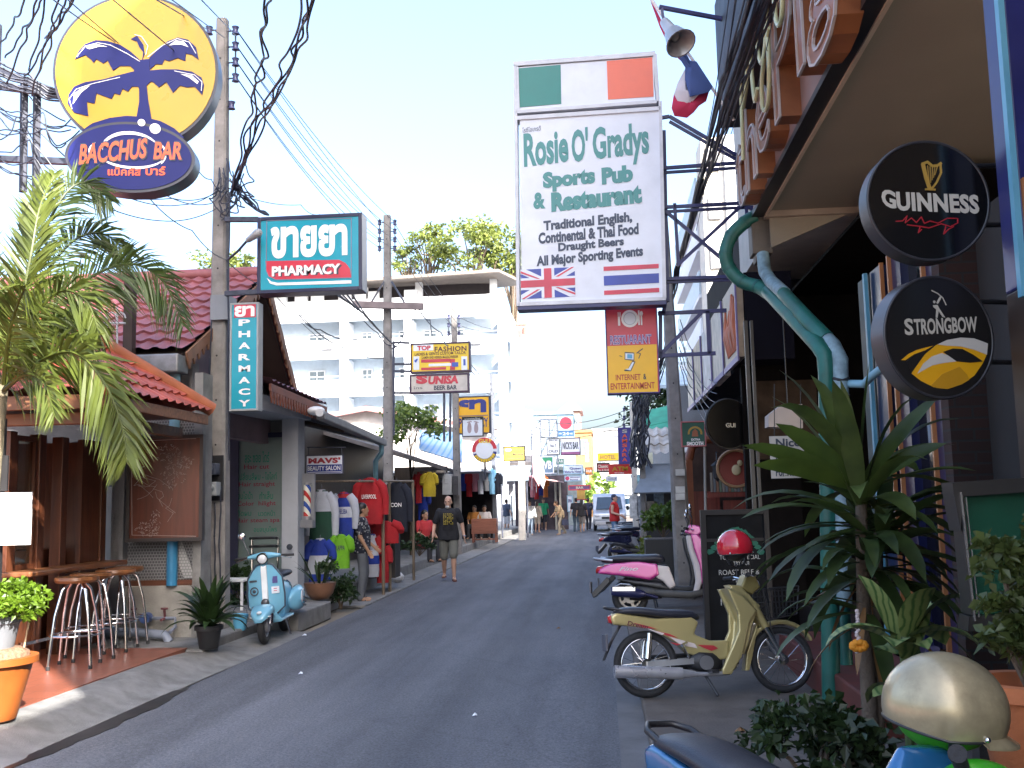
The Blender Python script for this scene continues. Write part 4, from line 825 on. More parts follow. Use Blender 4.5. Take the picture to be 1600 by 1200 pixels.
script([(7.5, 5.4), (7.75, 5.5), (7.95, 5.25), (7.8, 5.0), (7.55, 5.1), (7.5, 5.4), (7.48, 4.9), (7.6, 4.6), (7.85, 4.65), (7.8, 4.9), (7.4, 5.1)])
script([(7.1, 6.0), (7.15, 5.4), (7.1, 5.0), (6.9, 4.95), (6.8, 5.3), (6.95, 5.5), (7.1, 5.3)])
script([(6.6, 5.8), (6.4, 5.2), (6.2, 5.7), (6.0, 5.2), (5.85, 5.6)])
# ================================================================== signs
TEALV = mat('teal_vinyl', (.05, .25, .24), .4, var=.06); TEALB = mat('turquoise_acrylic', (.02, .3, .4), .25, var=.05)
CREAM = mat('cream_vinyl', (.5, .47, .4), .4, var=.04)
# --- round palm tree bar sign
YB = 9.0
bs = thing('bar_sign', 'round yellow bar sign with a navy palm tree over an oval nameplate', 'sign', at(215, 150, YB), 10); P = Panel(bs, YB); P.o = V(bs.location)
c = P.p(213, 111); r = (P.p(334, 111)[0] - P.p(92, 111)[0]) / 2
co = P.p(205, 247); ra, rb = (P.p(300, 247)[0] - P.p(110, 247)[0]) / 2, (P.p(205, 187)[1] - P.p(205, 297)[1]) / 2; tilt = R(-3)
circ = lambda cx, cz, a, b, n=56, t0=0, t1=2 * PI, tl=0.: [(cx + a * math.cos(t0 + (t1 - t0) * i / n) * math.cos(tl) - b * math.sin(t0 + (t1 - t0) * i / n) * math.sin(tl), cz + a * math.cos(t0 + (t1 - t0) * i / n) * math.sin(tl) + b * math.sin(t0 + (t1 - t0) * i / n) * math.cos(tl)) for i in range(n)]
mb = MB(); mb.prism(circ(*c, r, r), .0, .2); mb.build('disc_case', mat('case_black', (.03, .03, .045), .3), bs, smooth=40)
mb = MB(); mb.prism(circ(*c, r * .965, r * .965), -.008, .0); mb.build('yellow_face', YELLOW, bs)
mb = MB(); mb.prism(circ(*co, ra, rb, tl=tilt), -.02, .21); mb.build('oval_case', mat('case_black', None), bs, smooth=40)
NAVYF = mat('navy_acrylic', (.012, .016, .12), .4, var=.05, spec=.2)
mb = MB(); mb.prism(circ(*co, ra * .95, rb * .92, tl=tilt), -.028, -.02); mb.build('oval_face', NAVYF, bs)
FR = {'a': [(221, 96), (205, 82), (190, 73), (172, 69), (155, 69), (140, 76), (131, 87), (125, 101), (140, 93), (148, 99), (152, 104), (156, 98), (166, 104), (172, 99), (180, 114), (190, 106), (205, 105), (212, 112)],
      'b': [(222, 96), (226, 84), (224, 70), (215, 57), (206, 63), (215, 66), (218, 74), (224, 82)],
      'c': [(233, 90), (246, 76), (260, 62), (275, 55), (290, 57), (302, 68), (306, 87), (296, 80), (287, 79), (286, 91), (275, 87), (262, 93), (255, 91), (252, 99), (243, 99), (234, 108)],
      'd': [(232, 110), (250, 107), (275, 105), (296, 107), (310, 115), (314, 127), (311, 142), (300, 130), (289, 132), (278, 130), (268, 142), (258, 126), (247, 135), (238, 127), (230, 128)],
      'e': [(213, 112), (190, 120), (165, 129), (140, 135), (124, 143), (116, 156), (115, 170), (124, 183), (144, 187), (142, 165), (153, 167), (156, 151), (178, 158), (182, 149), (190, 151), (194, 141), (202, 145), (207, 137), (217, 136)],
      't': [(212, 96), (233, 92), (234, 128), (229, 134), (231, 155), (236, 185), (214, 185), (218, 160), (218, 140), (210, 120)],
      'h': [(135, 210), (150, 198), (175, 188), (200, 183), (225, 183), (250, 188), (270, 198), (285, 212)]}
pm = MB(); k = 0
for key, pts in FR.items():
    k += 1; P.poly(pm, pts, -.0165 - .0004 * k, -.008)
pm.build('palm_emblem', NAVYF, bs)
wm_ = MB(); k = 0
for pts, w_ in (([(128, 97), (140, 80), (158, 73), (176, 75), (200, 86), (219, 97)], 1.0), ([(231, 89), (252, 70), (274, 57), (292, 61), (302, 78)], 1.0), ([(121, 178), (117, 163), (127, 147), (150, 137), (190, 124)], 1.0), ([(310, 136), (311, 122), (300, 112), (270, 108)], 1.0), ([(228, 86), (231, 72), (222, 58), (212, 56)], 1.0)): P.line(wm_, pts, w_, -.0215, -.0195)
for pts in ([(141, 82), (156, 75), (172, 78), (160, 79), (146, 84)], [(262, 69), (272, 60), (284, 61), (291, 69), (280, 66), (270, 67)], [(122, 171), (124, 155), (132, 147), (147, 140), (134, 152), (127, 163)], [(279, 112), (296, 113), (306, 122), (304, 126), (292, 117)]): P.poly(wm_, pts, -.0215, -.019)
wm_.build('white_highlight', WHITE, bs)
wr = MB()
def arc(cx, cy, rx, ry, t0, t1, w0, n=14):
    o, i = [], []
    for q in range(n + 1):
        t = R(t0 + (t1 - t0) * q / n); ww = w0 * math.sin(PI * q / n) ** .6; o.append((cx + (rx + ww / 2) * math.cos(t), cy - (ry + ww / 2) * math.sin(t))); i.append((cx + (rx - ww / 2) * math.cos(t), cy - (ry - ww / 2) * math.sin(t)))
    P.poly(wr, o + i[::-1], -.033, -.029)
arc(207, 237, 42, 27, 25, 185, 5); arc(207, 242, 60, 28, 150, 210, 4); arc(207, 240, 50, 24, 200, 340, 4); arc(207, 240, 50, 32, -30, 30, 3.5)
for cx, cy, q in ((222, 193, 5.5), (242, 201, 8)): P.poly(wr, [(cx + q * math.cos(i * PI / 10), cy + q * math.sin(i * PI / 10)) for i in range(20)], -.034, -.029)
wr.build('white_ripple', WHITE, bs)
wpw = lambda a, b, x, z: (x, z + (P.p(0, 247)[1] - P.p(0, 252)[1]) * (a - .5) * 2.2)
mb = MB(); P.text(mb, 'BACCHUS', 131, 223, 232, 258, -.037, bold=.05, shear=.15, warp=wpw); P.text(mb, 'BAR', 239, 219, 283, 250, -.037, bold=.05, shear=.15); mb.build('shadow_lettering', INK, bs)
mb = MB(); P.text(mb, 'BACCHUS', 132, 225, 230, 256, -.039, bold=.025, shear=.15, warp=wpw); P.text(mb, 'BAR', 240, 221, 281, 248, -.039, bold=.025, shear=.15); P.text(mb, 'แบ็คคัส', 173, 263, 221, 277, -.034, bold=.03); P.text(mb, 'บาร์', 228, 260, 257, 274, -.034, bold=.03)
mb.build('orange_lettering', mat('orange_letter', (.75, .1, .03), .4), bs)
bf = thing('steel_bracket', 'black steel frame and struts holding the round yellow bar sign', 'bracket', at(20, 170, YB + .25)); mb = MB()
for a, b in (((-40, 95), (98, 148)), ((-40, 130), (98, 148)), ((-40, 247), (118, 253)), ((38, 130), (36, 300)), ((58, 140), (56, 320)), ((98, 148), (98, 140))):
    mb.bar(at(*a, YB + .3), at(*b, YB + .25), .06)
bw(mb, 'strut', STEEL, bf)
cp = at(-55, 600, YB + .3); mb = MB(); mb.box(cp.x - .15, YB + .15, .1, cp.x + .15, YB + .45, 6.6); bw(mb, 'post', STEEL, bf)
# --- pharmacy sign on the pole
YP = 12.0
ph, P = boxsign('pharmacy_sign', 'turquoise illuminated box sign with large white Thai letters above a red band', 402, 336, 566, 456, YP, .26, TEALB, mat('frame_navy', (.025, .025, .06), .3), .045)
x0, z0, x1, z1 = P.b
mb = MB(); P.poly(mb, [(415, 408), (530, 406), (540, 411), (547, 420), (549, 434), (430, 437), (420, 432), (416, 424)], -.004, 0); mb.build('red_band', mat('crimson_vinyl', (.55, .04, .07), .3, var=.05), ph)
mb = MB(); P.line(mb, [(417, 345), (549, 341), (549, 434), (432, 437), (420, 432), (416, 422), (417, 345)], 1.1, -.0055, -.001); mb.build('outline', mat('grey_line', (.2, .2, .28), .4), ph)
mb = MB(); P.poly(mb, [(417, 434), (424, 440), (434, 442), (549, 438), (549, 443), (432, 446), (422, 443)], -.005, 0); P.text(mb, 'ขายยา', 423, 352, 543, 402, -.006, bold=.045); mb.build('thai_lettering', WHITE, ph)
mb = MB(); P.text(mb, 'PHARMACY', 427, 416, 535, 431, -.0045, bold=.04); mb.build('shadow_lettering', INK, ph)
mb = MB(); P.text(mb, 'PHARMACY', 425, 414, 532, 430, -.007, bold=.045); mb.build('white_lettering', WHITE, ph)
mb = MB(); L_ = lambda q: at(*q, YP + .12) - V(ph.location)
for a, b in (((352, 343), (404, 343)), ((352, 459), (404, 456))): mb.bar(L_(a), L_(b), .06)
mb.build('bracket', STEEL, ph)
YV = 12.1
pv_, P = boxsign('pharmacy_sign', 'tall narrow turquoise sign with a vertical pharmacy name and red top', 359, 473, 404, 642, YV, .16, TEALB, mat('frame_grey', (.3, .32, .33), .45), .025)
mb = MB(); P.rect(mb, 366, 476, 400, 496, -.006, 0); mb.build('red_top', mat('crimson_vinyl', None), pv_)
mb = MB(); P.text(mb, 'ยา', 367, 478, 398, 495, -.009, bold=.04)
for i, ch in enumerate('PHARMACY'): y = 499 + i * 18; P.text(mb, ch, 373, y, 391, y + 10, -.005, bold=.035)
mb.build('white_lettering', WHITE, pv_)
# --- big white pub billboard over the road
YR = 10.7
rb_ = thing('billboard', 'tall white pub billboard with green lettering and a row of painted flags', 'billboard', at(922, 280, YR), -1.5); P = Panel(rb_, YR)
mb = MB(); P.poly(mb, [(812, 186), (1033, 174), (1037, 466), (815, 472)], 0, .14); mb.build('panel', SIGNW, rb_)
mb = MB(); P.poly(mb, [(806, 104), (1021, 90), (1023, 160), (808, 172)], 0, .14); mb.build('flag_panel', SIGNW, rb_)
mb = MB()
for pts in ([(802, 101), (807, 101), (812, 478), (807, 478)], [(1020, 87), (1026, 86), (1031, 160), (1025, 160)], [(1029, 160), (1034, 160), (1041, 467), (1035, 467)], [(802, 96), (1024, 82), (1024, 89), (802, 103)], [(806, 172), (1026, 158), (1026, 163), (806, 177)], [(808, 181), (1032, 168), (1032, 174), (808, 187)], [(810, 472), (1040, 465), (1040, 470), (810, 478)], [(806, 104), (810, 104), (812, 172), (808, 172)]): P.poly(mb, pts, -.02, .15)
mb.build('frame', mat('pale_frame', (.62, .64, .68), .4, dirt=.3), rb_)
mb = MB(); P.poly(mb, [(808, 478), (1041, 470), (1041, 476), (808, 484)], -.01, .2); P.poly(mb, [(1035, 196), (1041, 196), (1047, 466), (1041, 466)], .16, .24); P.line(mb, [(809, 179), (1025, 165)], 6, .1, .16); mb.build('back_frame', mat('navy_steel', (.03, .035, .12), .4), rb_)
G3 = mat('flag_green', (.03, .22, .19), .45, var=.05); O3 = mat('flag_orange', (.8, .17, .1), .45, var=.05)
mb = MB(); P.poly(mb, [(809, 106), (876, 101), (877, 162), (810, 167)], -.006, 0); mb.build('green_field', G3, rb_)
mb = MB(); P.poly(mb, [(948, 96), (1019, 91), (1021, 152), (950, 156)], -.006, 0); mb.build('orange_field', O3, rb_)
tp = lambda dy: (lambda a, b, x, z: (x, z + dy * (a - .5) * YR / FPX))
mb = MB(); mk = MB()
for t, x0, y0, x1, y1, dy, bo, m_ in (('Rosie', 818, 204, 888, 257, 5, .035, 0), ("O'", 893, 200, 919, 253, 2, .035, 0), ('Gradys', 926, 195, 1014, 260, 5, .035, 0), ('Sports', 848, 265, 930, 297, 4, .065, 0), ('Pub', 940, 260, 989, 287, 3, .065, 0), ('&', 833, 300, 852, 326, 0, .05, 0), ('Restaurant', 861, 294, 1003, 325, 7, .065, 0), ('Traditional English,', 849, 338, 988, 358, 8, .045, 1), ('Continental & Thai Food', 841, 356, 998, 374, 8, .045, 1), ('Draught Beers', 872, 375, 975, 392, 5, .045, 1), ('All Major Sporting Events', 838, 392, 1005, 413, 9, .045, 1)):
    P.text(mk if m_ else mb, t, x0, y0, x1, y1, -.005, bold=bo, warp=tp(dy))
P.text(mk, 'โรซี่โอเกรดี้', 816, 197, 845, 205, -.005, warp=tp(2))
mb.build('green_lettering', TEALV, rb_); mk.build('dark_lettering', mat('slate_ink', (.05, .07, .11), .5), rb_)
def quad(pts):                                          # maps unit square to a flag's four corners (bl, br, tr, tl)
    return lambda u, v: (pts[0][0] * (1 - u) * (1 - v) + pts[1][0] * u * (1 - v) + pts[2][0] * u * v + pts[3][0] * (1 - u) * v, pts[0][1] * (1 - u) * (1 - v) + pts[1][1] * u * (1 - v) + pts[2][1] * u * v + pts[3][1] * (1 - u) * v)
UK = quad([(814, 467), (899, 463), (898, 417), (813, 421)]); TH = quad([(944, 461), (1030, 457), (1029, 413), (943, 417)])
def fl_(f, polys, y): 
    mb = MB()
    for i, p in enumerate(polys): P.poly(mb, [f(*q) for q in p], y - .0003 * i, 0)
    return mb
UKB = mat('flag_blue', (.05, .08, .36), .45); UKR = mat('flag_red', (.6, .06, .1), .45)
fl_(UK, [[(0, 0), (1, 0), (1, 1), (0, 1)]], -.004).build('union_field', UKB, rb_)
fl_(UK, [[(0, .0), (.1, 0), (1, .86), (1, 1), (.9, 1), (0, .14)], [(0, 1), (0, .86), (.9, 0), (1, 0), (1, .14), (.1, 1)], [(.38, 0), (.62, 0), (.62, 1), (.38, 1)], [(0, .3), (1, .3), (1, .7), (0, .7)]], -.006).build('union_white', SIGNW, rb_)
fl_(UK, [[(.01, 0), (.06, 0), (.36, .3), (.3, .3)], [(.94, 1), (.99, 1), (.7, .7), (.64, .7)], [(0, .95), (.0, .88), (.3, .66), (.36, .66)], [(1, .05), (1, .12), (.7, .34), (.64, .34)], [(.43, 0), (.57, 0), (.57, 1), (.43, 1)], [(0, .38), (1, .38), (1, .62), (0, .62)]], -.0085).build('union_red', UKR, rb_)
fl_(TH, [[(0, .33), (1, .33), (1, .67), (0, .67)]], -.005).build('blue_stripe', UKB, rb_); fl_(TH, [[(0, 0), (1, 0), (1, .15), (0, .15)], [(0, .85), (1, .85), (1, 1), (0, 1)]], -.005).build('red_stripe', UKR, rb_)
br = thing('billboard_bracket', 'blue black steel lattice arm carrying the white pub billboard from the pub', 'bracket', at(1180, 320, YR + .15)); mb = MB(); YQ = YR + .12
for a, b in (((1034, 184), (1046, 182)), ((1046, 182), (1172, 255)), ((1034, 263), (1175, 253)), ((1036, 324), (1186, 316)), ((1036, 436), (1150, 432)), ((1163, 250), (1167, 345)), ((1054, 318), (1060, 415)), ((1040, 330), (1125, 402)), ((1058, 415), (1160, 320)), ((1163, 318), (1190, 340))):
    mb.bar(at(*a, YQ), at(*b, YQ), .035, .035)
for a, b in (((1046, 190), (1172, 262)), ((1034, 270), (1175, 261)), ((1036, 331), (1186, 323)), ((1040, 441), (1150, 437))): mb.bar(at(*a, YQ + .02), at(*b, YQ + .02), .03, .03)
bw(mb, 'lattice', mat('navy_steel', None), br)
# --- hanging red and yellow sign
YI = 11.0
iy, P = boxsign('hanging_sign', 'hanging box sign, red with plate and cutlery over yellow with a computer', 947, 476, 1029, 615, YI, .16, mat('crimson_face', (.55, .04, .07), .35, var=.06), mat('frame_violet', (.07, .05, .2), .4), .012)
mb = MB(); P.poly(mb, [(949, 541), (1026, 538), (1028, 612), (951, 614)], -.005, 0); mb.build('yellow_face', mat('amber_face', (.8, .45, .02), .35, var=.06), iy)
mb = MB(); cc = lambda cx, cy, q, n=28: [(cx + q * math.cos(2 * PI * i / n), cy + q * math.sin(2 * PI * i / n)) for i in range(n)]
P.poly(mb, cc(984, 498, 13.5), -.006, 0)
for x0, y0, x1, y1 in ((965.5, 495, 969, 509), (997, 485, 999.5, 508), (1001, 492, 1003.5, 508)): P.rect(mb, x0, y0, x1, y1, -.006, 0)
for x in (965.3, 967, 968.8): P.rect(mb, x, 488, x + .9, 496, -.006, 0)
P.poly(mb, [(1002 + 2.6 * math.cos(i * .5), 490 + 4 * math.sin(i * .5)) for i in range(12)], -.006, 0); mb.build('cutlery', WHITE, iy)
mb = MB(); P.poly(mb, cc(984, 498, 10), -.0075, 0); mb.build('plate_ring', mat('plate_grey', (.45, .52, .56), .5), iy); mb = MB(); P.poly(mb, cc(984, 498, 8.8), -.009, 0); mb.build('plate_center', SIGNW, iy)
mb = MB(); P.text(mb, 'RESTUARANT', 953, 523, 1018, 538, -.0055, bold=.05); mb.build('pale_lettering', mat('lilac', (.6, .55, .75), .5), iy); mb = MB(); P.text(mb, 'RESTUARANT', 953, 524, 1018, 537, -.0075, bold=-.005); mb.build('violet_lettering', mat('violet_ink', (.1, .05, .25), .5), iy)
mb = MB(); P.text(mb, 'INTERNET', 962, 585, 1001, 594, -.0075, bold=.02); P.text(mb, 'ENTERTAINMENT', 954, 598, 1023, 608, -.0075, bold=.02); mb.build('red_lettering', mat('brick_ink', (.42, .05, .03), .5), iy)
mb = MB(); P.text(mb, '&', 1005, 584, 1010, 593, -.0075, bold=.02); P.poly(mb, [(976, 550), (991, 551), (991, 564), (976, 562)], -.007, 0); P.poly(mb, [(975, 578), (981, 577), (988, 564), (993, 565), (986, 580), (976, 580)], -.007, 0); P.line(mb, [(995, 552), (1000, 548), (1004, 545)], 1.5, -.007, 0); P.line(mb, [(996, 551), (1001, 553), (998, 560)], 1.2, -.0071, 0); P.line(mb, [(968, 556), (972, 557)], 1, -.007, 0); mb.build('computer_outline', INK, iy)
mb = MB(); P.poly(mb, [(977, 552), (990, 552.5), (990, 562), (977, 561)], -.0085, 0); P.poly(mb, [(977, 577), (982, 576), (988, 566), (991, 566), (985, 579)], -.0085, 0); mb.build('computer_body', SIGNW, iy); mb = MB(); P.poly(mb, [(980, 553.5), (988, 554), (988, 560.5), (980, 560)], -.01, 0); mb.build('computer_screen', mat('screen_blue', (.1, .35, .55), .4), iy)
ib = thing('sign_bracket', 'slim dark steel arms tying the red and yellow hanging sign to the pub', 'bracket', at(1100, 520, YI)); mb = MB()
for a, b in (((1028, 490), (1135, 485)), ((1030, 556), (1118, 552)), ((1032, 554), (1096, 489)), ((1105, 486), (1108, 553)), ((1032, 486), (1032, 560)), ((1040, 472), (1036, 490)), ((948, 476), (948, 468)), ((990, 476), (990, 468))): mb.bar(at(*a, YI + .08), at(*b, YI + .08), .04)
bw(mb, 'arm', mat('navy_steel', None), ib)
# --- two round beer signs
YG = 4.6
def roundsign(label, px, py, rpx, face, case, rz):
    r_ = thing('round_beer_sign', label, 'sign', at(px, py, YG), rz); q = rpx / FPX * YG * 1.02
    mb = MB(); mb.prism(circ(0, 0, q, q, 64), 0, .1); mb.build('case', case, r_, smooth=40)
    mb = MB(); mb.tube([(q * .985 * math.cos(2 * PI * i / 64), -.002, q * .985 * math.sin(2 * PI * i / 64)) for i in range(64)], .008, 8, closed=True); mb.build('rim', mat('case_dark', (.03, .03, .035), .35), r_, smooth=60)
    mb = MB(); mb.prism(circ(0, 0, q * .965, q * .965, 64), -.006, 0); mb.build('face', face, r_)
    mb = MB(); mb.cyl((q * .9, .06, .18), (q * .9 + .25, .06, .18), .012); mb.cyl((q * .9, .06, -.1), (q * .9 + .25, .06, -.1), .012); mb.build('bracket', BLACK, r_)
    return r_, Panel(r_, YG)
gs, P = roundsign('glossy black round beer sign with a gold harp and cream lettering', 1450, 314, 94, mat('gloss_black', (.006, .006, .007), .12, var=.1), mat('case_dark', (.03, .03, .035), .35), 6)
mb = MB(); tg_ = lambda k: (lambda a, b, x, z: (x, z - k * (a - .5)))
P.text(mb, 'G', 1374, 299, 1397, 327, -.0072, bold=.04, warp=tg_(.02)); P.text(mb, 'UINNESS', 1398, 302, 1532, 332, -.0072, bold=.045, spacing=1.05, warp=tg_(.022)); mb.build('cream_lettering', CREAM, gs)
mb = MB()
P.line(mb, [(1441, 258), (1446, 279), (1452, 296)], 6, -.009, -.005); P.line(mb, [(1440, 257), (1448, 254), (1456, 260), (1464, 259), (1470, 255)], 4, -.0095, -.005); P.line(mb, [(1469, 256), (1470, 270), (1463, 285), (1454, 297)], 3, -.0105, -.005)
for i in range(5): P.line(mb, [(1448 + i * 4, 260 + i % 2), (1451 + i * 2.2, 290 - i * 4)], .8, -.0125 - i * .0003, -.005)
P.line(mb, [(1445, 297), (1460, 297)], 3, -.0115, -.005); mb.build('gold_harp', mat('gold_ink', (.4, .24, .04), .4, var=.2), gs)
mb = MB(); P.line(mb, [(1397, 348), (1408, 347), (1415, 339), (1412, 350), (1422, 342), (1430, 349), (1438, 340), (1443, 350), (1452, 346), (1465, 349), (1480, 341), (1497, 341), (1497, 348), (1485, 354), (1470, 350), (1450, 357), (1436, 355), (1415, 353)], 1.5, -.0075, -.005)
P.line(mb, [(1436, 355), (1433, 365), (1438, 360)], 1.5, -.0115, -.005); P.line(mb, [(1478, 352), (1474, 366), (1482, 358), (1490, 354)], 1.5, -.0118, -.005); mb.build('red_signature', mat('signature_red', (.4, .01, .02), .4), gs)
sb, P = roundsign('round black cider sign with a cream archer and curved yellow fields', 1467, 527, 93, mat('charcoal_black', (.014, .013, .013), .3), mat('case_grey', (.1, .095, .095), .3, .4), 18)
mb = MB(); tz_ = lambda a, b, x, z: (x, z + .018 * (a - .5)); P.text(mb, 'S', 1403, 501, 1419, 527, -.0072, bold=.03); P.text(mb, 'TRONGBOW', 1420, 496, 1537, 521, -.0072, bold=.03, warp=tz_); P.line(mb, [(1453, 455), (1464, 459), (1473, 465), (1479, 476)], 1.5, -.0075, -.005); P.line(mb, [(1470, 463), (1463, 474)], 3.2, -.008, -.005); P.poly(mb, cc(1457.5, 472.5, 2.2, 14), -.008, -.005)
P.poly(mb, [(1455, 478), (1463, 477), (1466, 482), (1477, 496), (1472, 495), (1465, 486), (1463, 497), (1460, 497), (1461, 484), (1456, 481)], -.0085, -.005); mb.build('cream_lettering', CREAM, sb)
YEL = mat('cider_yellow', (.72, .36, .012), .3, var=.05); OCH = mat('cider_ochre', (.5, .25, .015), .3, var=.05); PAL = mat('cider_cream', (.55, .52, .47), .3, var=.04)
mb = MB(); P.poly(mb, [(1415, 586), (1425, 573), (1440, 555), (1460, 540), (1480, 531), (1505, 526), (1530, 526), (1556, 533), (1554, 550), (1546, 565), (1530, 585), (1505, 600), (1480, 608), (1455, 606), (1432, 597)], -.0075, -.005); P.poly(mb, [(1397, 566), (1410, 556), (1425, 549), (1440, 545), (1455, 541), (1440, 549), (1420, 556), (1404, 566)], -.0076, -.005); mb.build('yellow_field', YEL, sb)
mb = MB(); P.poly(mb, [(1462, 539), (1480, 531), (1505, 526), (1530, 526), (1556, 533), (1554, 551), (1530, 544), (1505, 540), (1480, 540)], -.0085, -.005); P.poly(mb, [(1425, 586), (1436, 570), (1452, 558), (1470, 552), (1485, 556), (1497, 564), (1475, 567), (1452, 572)], -.0085, -.005); mb.build('cream_field', PAL, sb)
mb = MB(); P.poly(mb, [(1472, 550), (1490, 544), (1508, 544), (1528, 552), (1546, 562), (1522, 565), (1497, 564)], -.0095, -.005); P.poly(mb, [(1406, 568), (1420, 557), (1447, 547), (1436, 556), (1415, 584)], -.0095, -.005); mb.build('black_field', mat('charcoal_black', None), sb)
mb = MB(); P.poly(mb, [(1450, 603), (1470, 585), (1502, 572), (1516, 584), (1520, 592), (1505, 600), (1480, 608), (1460, 607)], -.0092, -.005); mb.build('ochre_field', OCH, sb)
# --- signs at mid distance on the near side
tf, P = boxsign('tailor_sign', 'yellow and white tailor sign on top of a stacked pair beside the pole', 641, 535, 735, 582, 23, .2, mat('sign_yellow', (.75, .52, .03), .4, var=.05), mat('maroon_frame', (.05, .02, .05), .4), .04)
mb = MB(); P.rect(mb, 646, 538, 677, 548, -.005, 0); P.rect(mb, 646, 557, 655, 578, -.005, 0); P.rect(mb, 721, 557, 730, 578, -.005, 0); P.rect(mb, 670, 568, 705, 572, -.0085, 0); mb.build('white_patch', SIGNW, tf)
mb = MB(); P.rect(mb, 658, 561, 704, 566, -.005, 0); P.rect(mb, 658, 574, 697, 578, -.005, 0); P.rect(mb, 703, 561, 711, 578, -.005, 0); P.text(mb, 'TOP', 652, 540, 673, 547.5, -.008, bold=.05); mb.build('red_patch', mat('sign_red', (.5, .04, .06), .4), tf)
mb = MB(); P.text(mb, 'FASHION', 679, 541, 729, 549, -.007, bold=.03, spacing=1.1); P.text(mb, 'LADIES & GENTS CUSTOM TAILOR', 648, 550, 728, 554.5, -.007, bold=.02); P.text(mb, 'DAMEN UND HERREN MASSSCHNEIDER', 659, 556, 716, 560, -.007, bold=.02); mb.build('dark_lettering', mat('brown_ink', (.1, .03, .03), .5), tf)
mb = MB(); P.rect(mb, 706, 566, 716, 573, -.009, 0); P.poly(mb, [(647, 564), (652, 560), (653, 562), (650, 567)], -.008, 0); P.rect(mb, 724, 561, 727.5, 571, -.008, 0); mb.build('blue_figure', BLUE, tf)
su, P = boxsign('bar_sign', 'off white bar sign with red italic lettering under the tailor sign', 640, 584, 733, 614, 23, .2, mat('aged_white', (.55, .5, .45), .5, dirt=.2), mat('maroon_frame', None), .04)
mb = MB(); P.text(mb, 'S', 650, 585, 668, 600, -.007, bold=.07); P.text(mb, 'UNISA', 669, 587, 716, 600, -.007, bold=.06, shear=.15); mb.build('red_lettering', mat('sign_red', None), su)
mb = MB(); P.text(mb, 'BEER BAR', 678, 602, 714, 609, -.007, bold=.03); P.text(mb, 'โทร', 646, 604, 660, 608, -.007); mb.build('dark_lettering', INK, su)
sb2 = thing('sign_bracket', 'dark steel upright and rungs holding the stacked tailor and bar signs', 'bracket', at(615, 570, 22.6)); mb = MB()
for a, b in (((615, 533), (615, 680)), ((615, 569), (642, 569)), ((615, 580), (642, 580)), ((615, 614), (642, 614)), ((694, 614), (694, 690)), ((704, 614), (703, 690)), ((615, 535), (640, 536))): mb.bar(at(*a, 23.05), at(*b, 23.05), .05)
bw(mb, 'upright', STEEL, sb2)
yk, P = boxsign('pharmacy_sign', 'large yellow sign with navy Thai letters behind the bar signs', 713, 619, 766, 678, 27, .2, mat('amber_sign', (.75, .4, .02), .4, var=.05), STEEL, .03, rz=-4)
mb = MB(); P.text(mb, 'ยา', 717, 624, 760, 645, -.007, bold=.055); P.text(mb, 'PHARMACY', 717, 653, 763, 668, -.007, bold=.03); P.rect(mb, 716, 649, 763, 650, -.005, 0); mb.build('navy_lettering', NAVY, yk)
fs_, P = boxsign('massage_sign', 'small black and white sign with a pair of feet in front of the yellow sign', 722, 651, 755, 682, 26.2, .12, SIGNW, BLACK, .02)
mb = MB(); P.rect(mb, 723, 652, 754, 656, -.006, 0); mb.build('black_header', BLACK, fs_); mb = MB(); P.text(mb, 'นวดแผนไทย', 726, 652.5, 750, 655.5, -.009); mb.build('white_lettering', WHITE, fs_)
mb = MB()
for s_, cx in ((-1, 733.5), (1, 744)): 
    P.poly(mb, [(cx + 3.2 * math.cos(i * .4) * (1 + .2 * math.sin(i * .4)), 668 + 9 * math.sin(i * .4)) for i in range(16)], -.006, 0)
    for k in range(5): P.poly(mb, cc(cx - 3 + k * 1.5, 658.5 + abs(k - 2 + s_) * .5, .9, 8), -.006, 0)
mb.build('feet_print', mat('feet_grey', (.35, .28, .3), .6), fs_)
cs = thing('round_shop_sign', 'round white shop sign ringed with red and navy lettering over a far awning', 'sign', at(757, 703, 30)); P = Panel(cs, 30); mb = MB(); q = 20 / FPX * 30
mb.prism(circ(0, 0, q, q, 32), 0, .1); mb.build('disc', SIGNW, cs)
for nm, t0, t1, m_ in (('red_ring', 5, 190, mat('sign_red', None)), ('navy_ring', 200, 350, NAVY)):
    mb = MB(); o = [(math.cos(R(t0 + (t1 - t0) * i / 16)), math.sin(R(t0 + (t1 - t0) * i / 16))) for i in range(17)]
    mb.prism([(x * q * .98, z * q * .98) for x, z in o] + [(x * q * .7, z * q * .7) for x, z in o[::-1]], -.006, 0); mb.build(nm, m_, cs)
mb = MB()
for i in range(10):
    t = R(215 + i * 13); mb.box(-.03, -.009, q * .72, .03, 0, q * .95, rot('Y', 90 - math.degrees(t)))
P.text(mb, 'GULF', 748, 686, 768, 692, -.01, bold=.03); mb.build('yellow_ticks', mat('sign_yellow', None), cs); mb = MB(); mb.cyl((0, .05, -q - .5), (0, .05, -q), .03); mb.build('stem', STEEL, cs)
ys, P = boxsign('small_yellow_sign', 'small yellow framed shop sign hung on the white pole', 786, 697, 821, 721, 38, .12, mat('mustard', (.6, .42, .04), .5, var=.1), BLACK, .05)
mb = MB(); P.text(mb, 'Pattaya', 799, 700, 816, 705, -.007, bold=.02); P.text(mb, 'Thai Massage', 790, 707, 818, 714, -.007, bold=.02); P.rect(mb, 793, 716, 815, 717.5, -.006, 0); mb.build('dark_lettering', INK, ys); mb = MB(); P.poly(mb, [(794 + 5 * math.cos(i * .45), 703 + 2.5 * math.sin(i * .45)) for i in range(14)], -.007, 0); mb.build('blue_oval', mat('pale_blue', (.3, .55, .75), .5), ys)
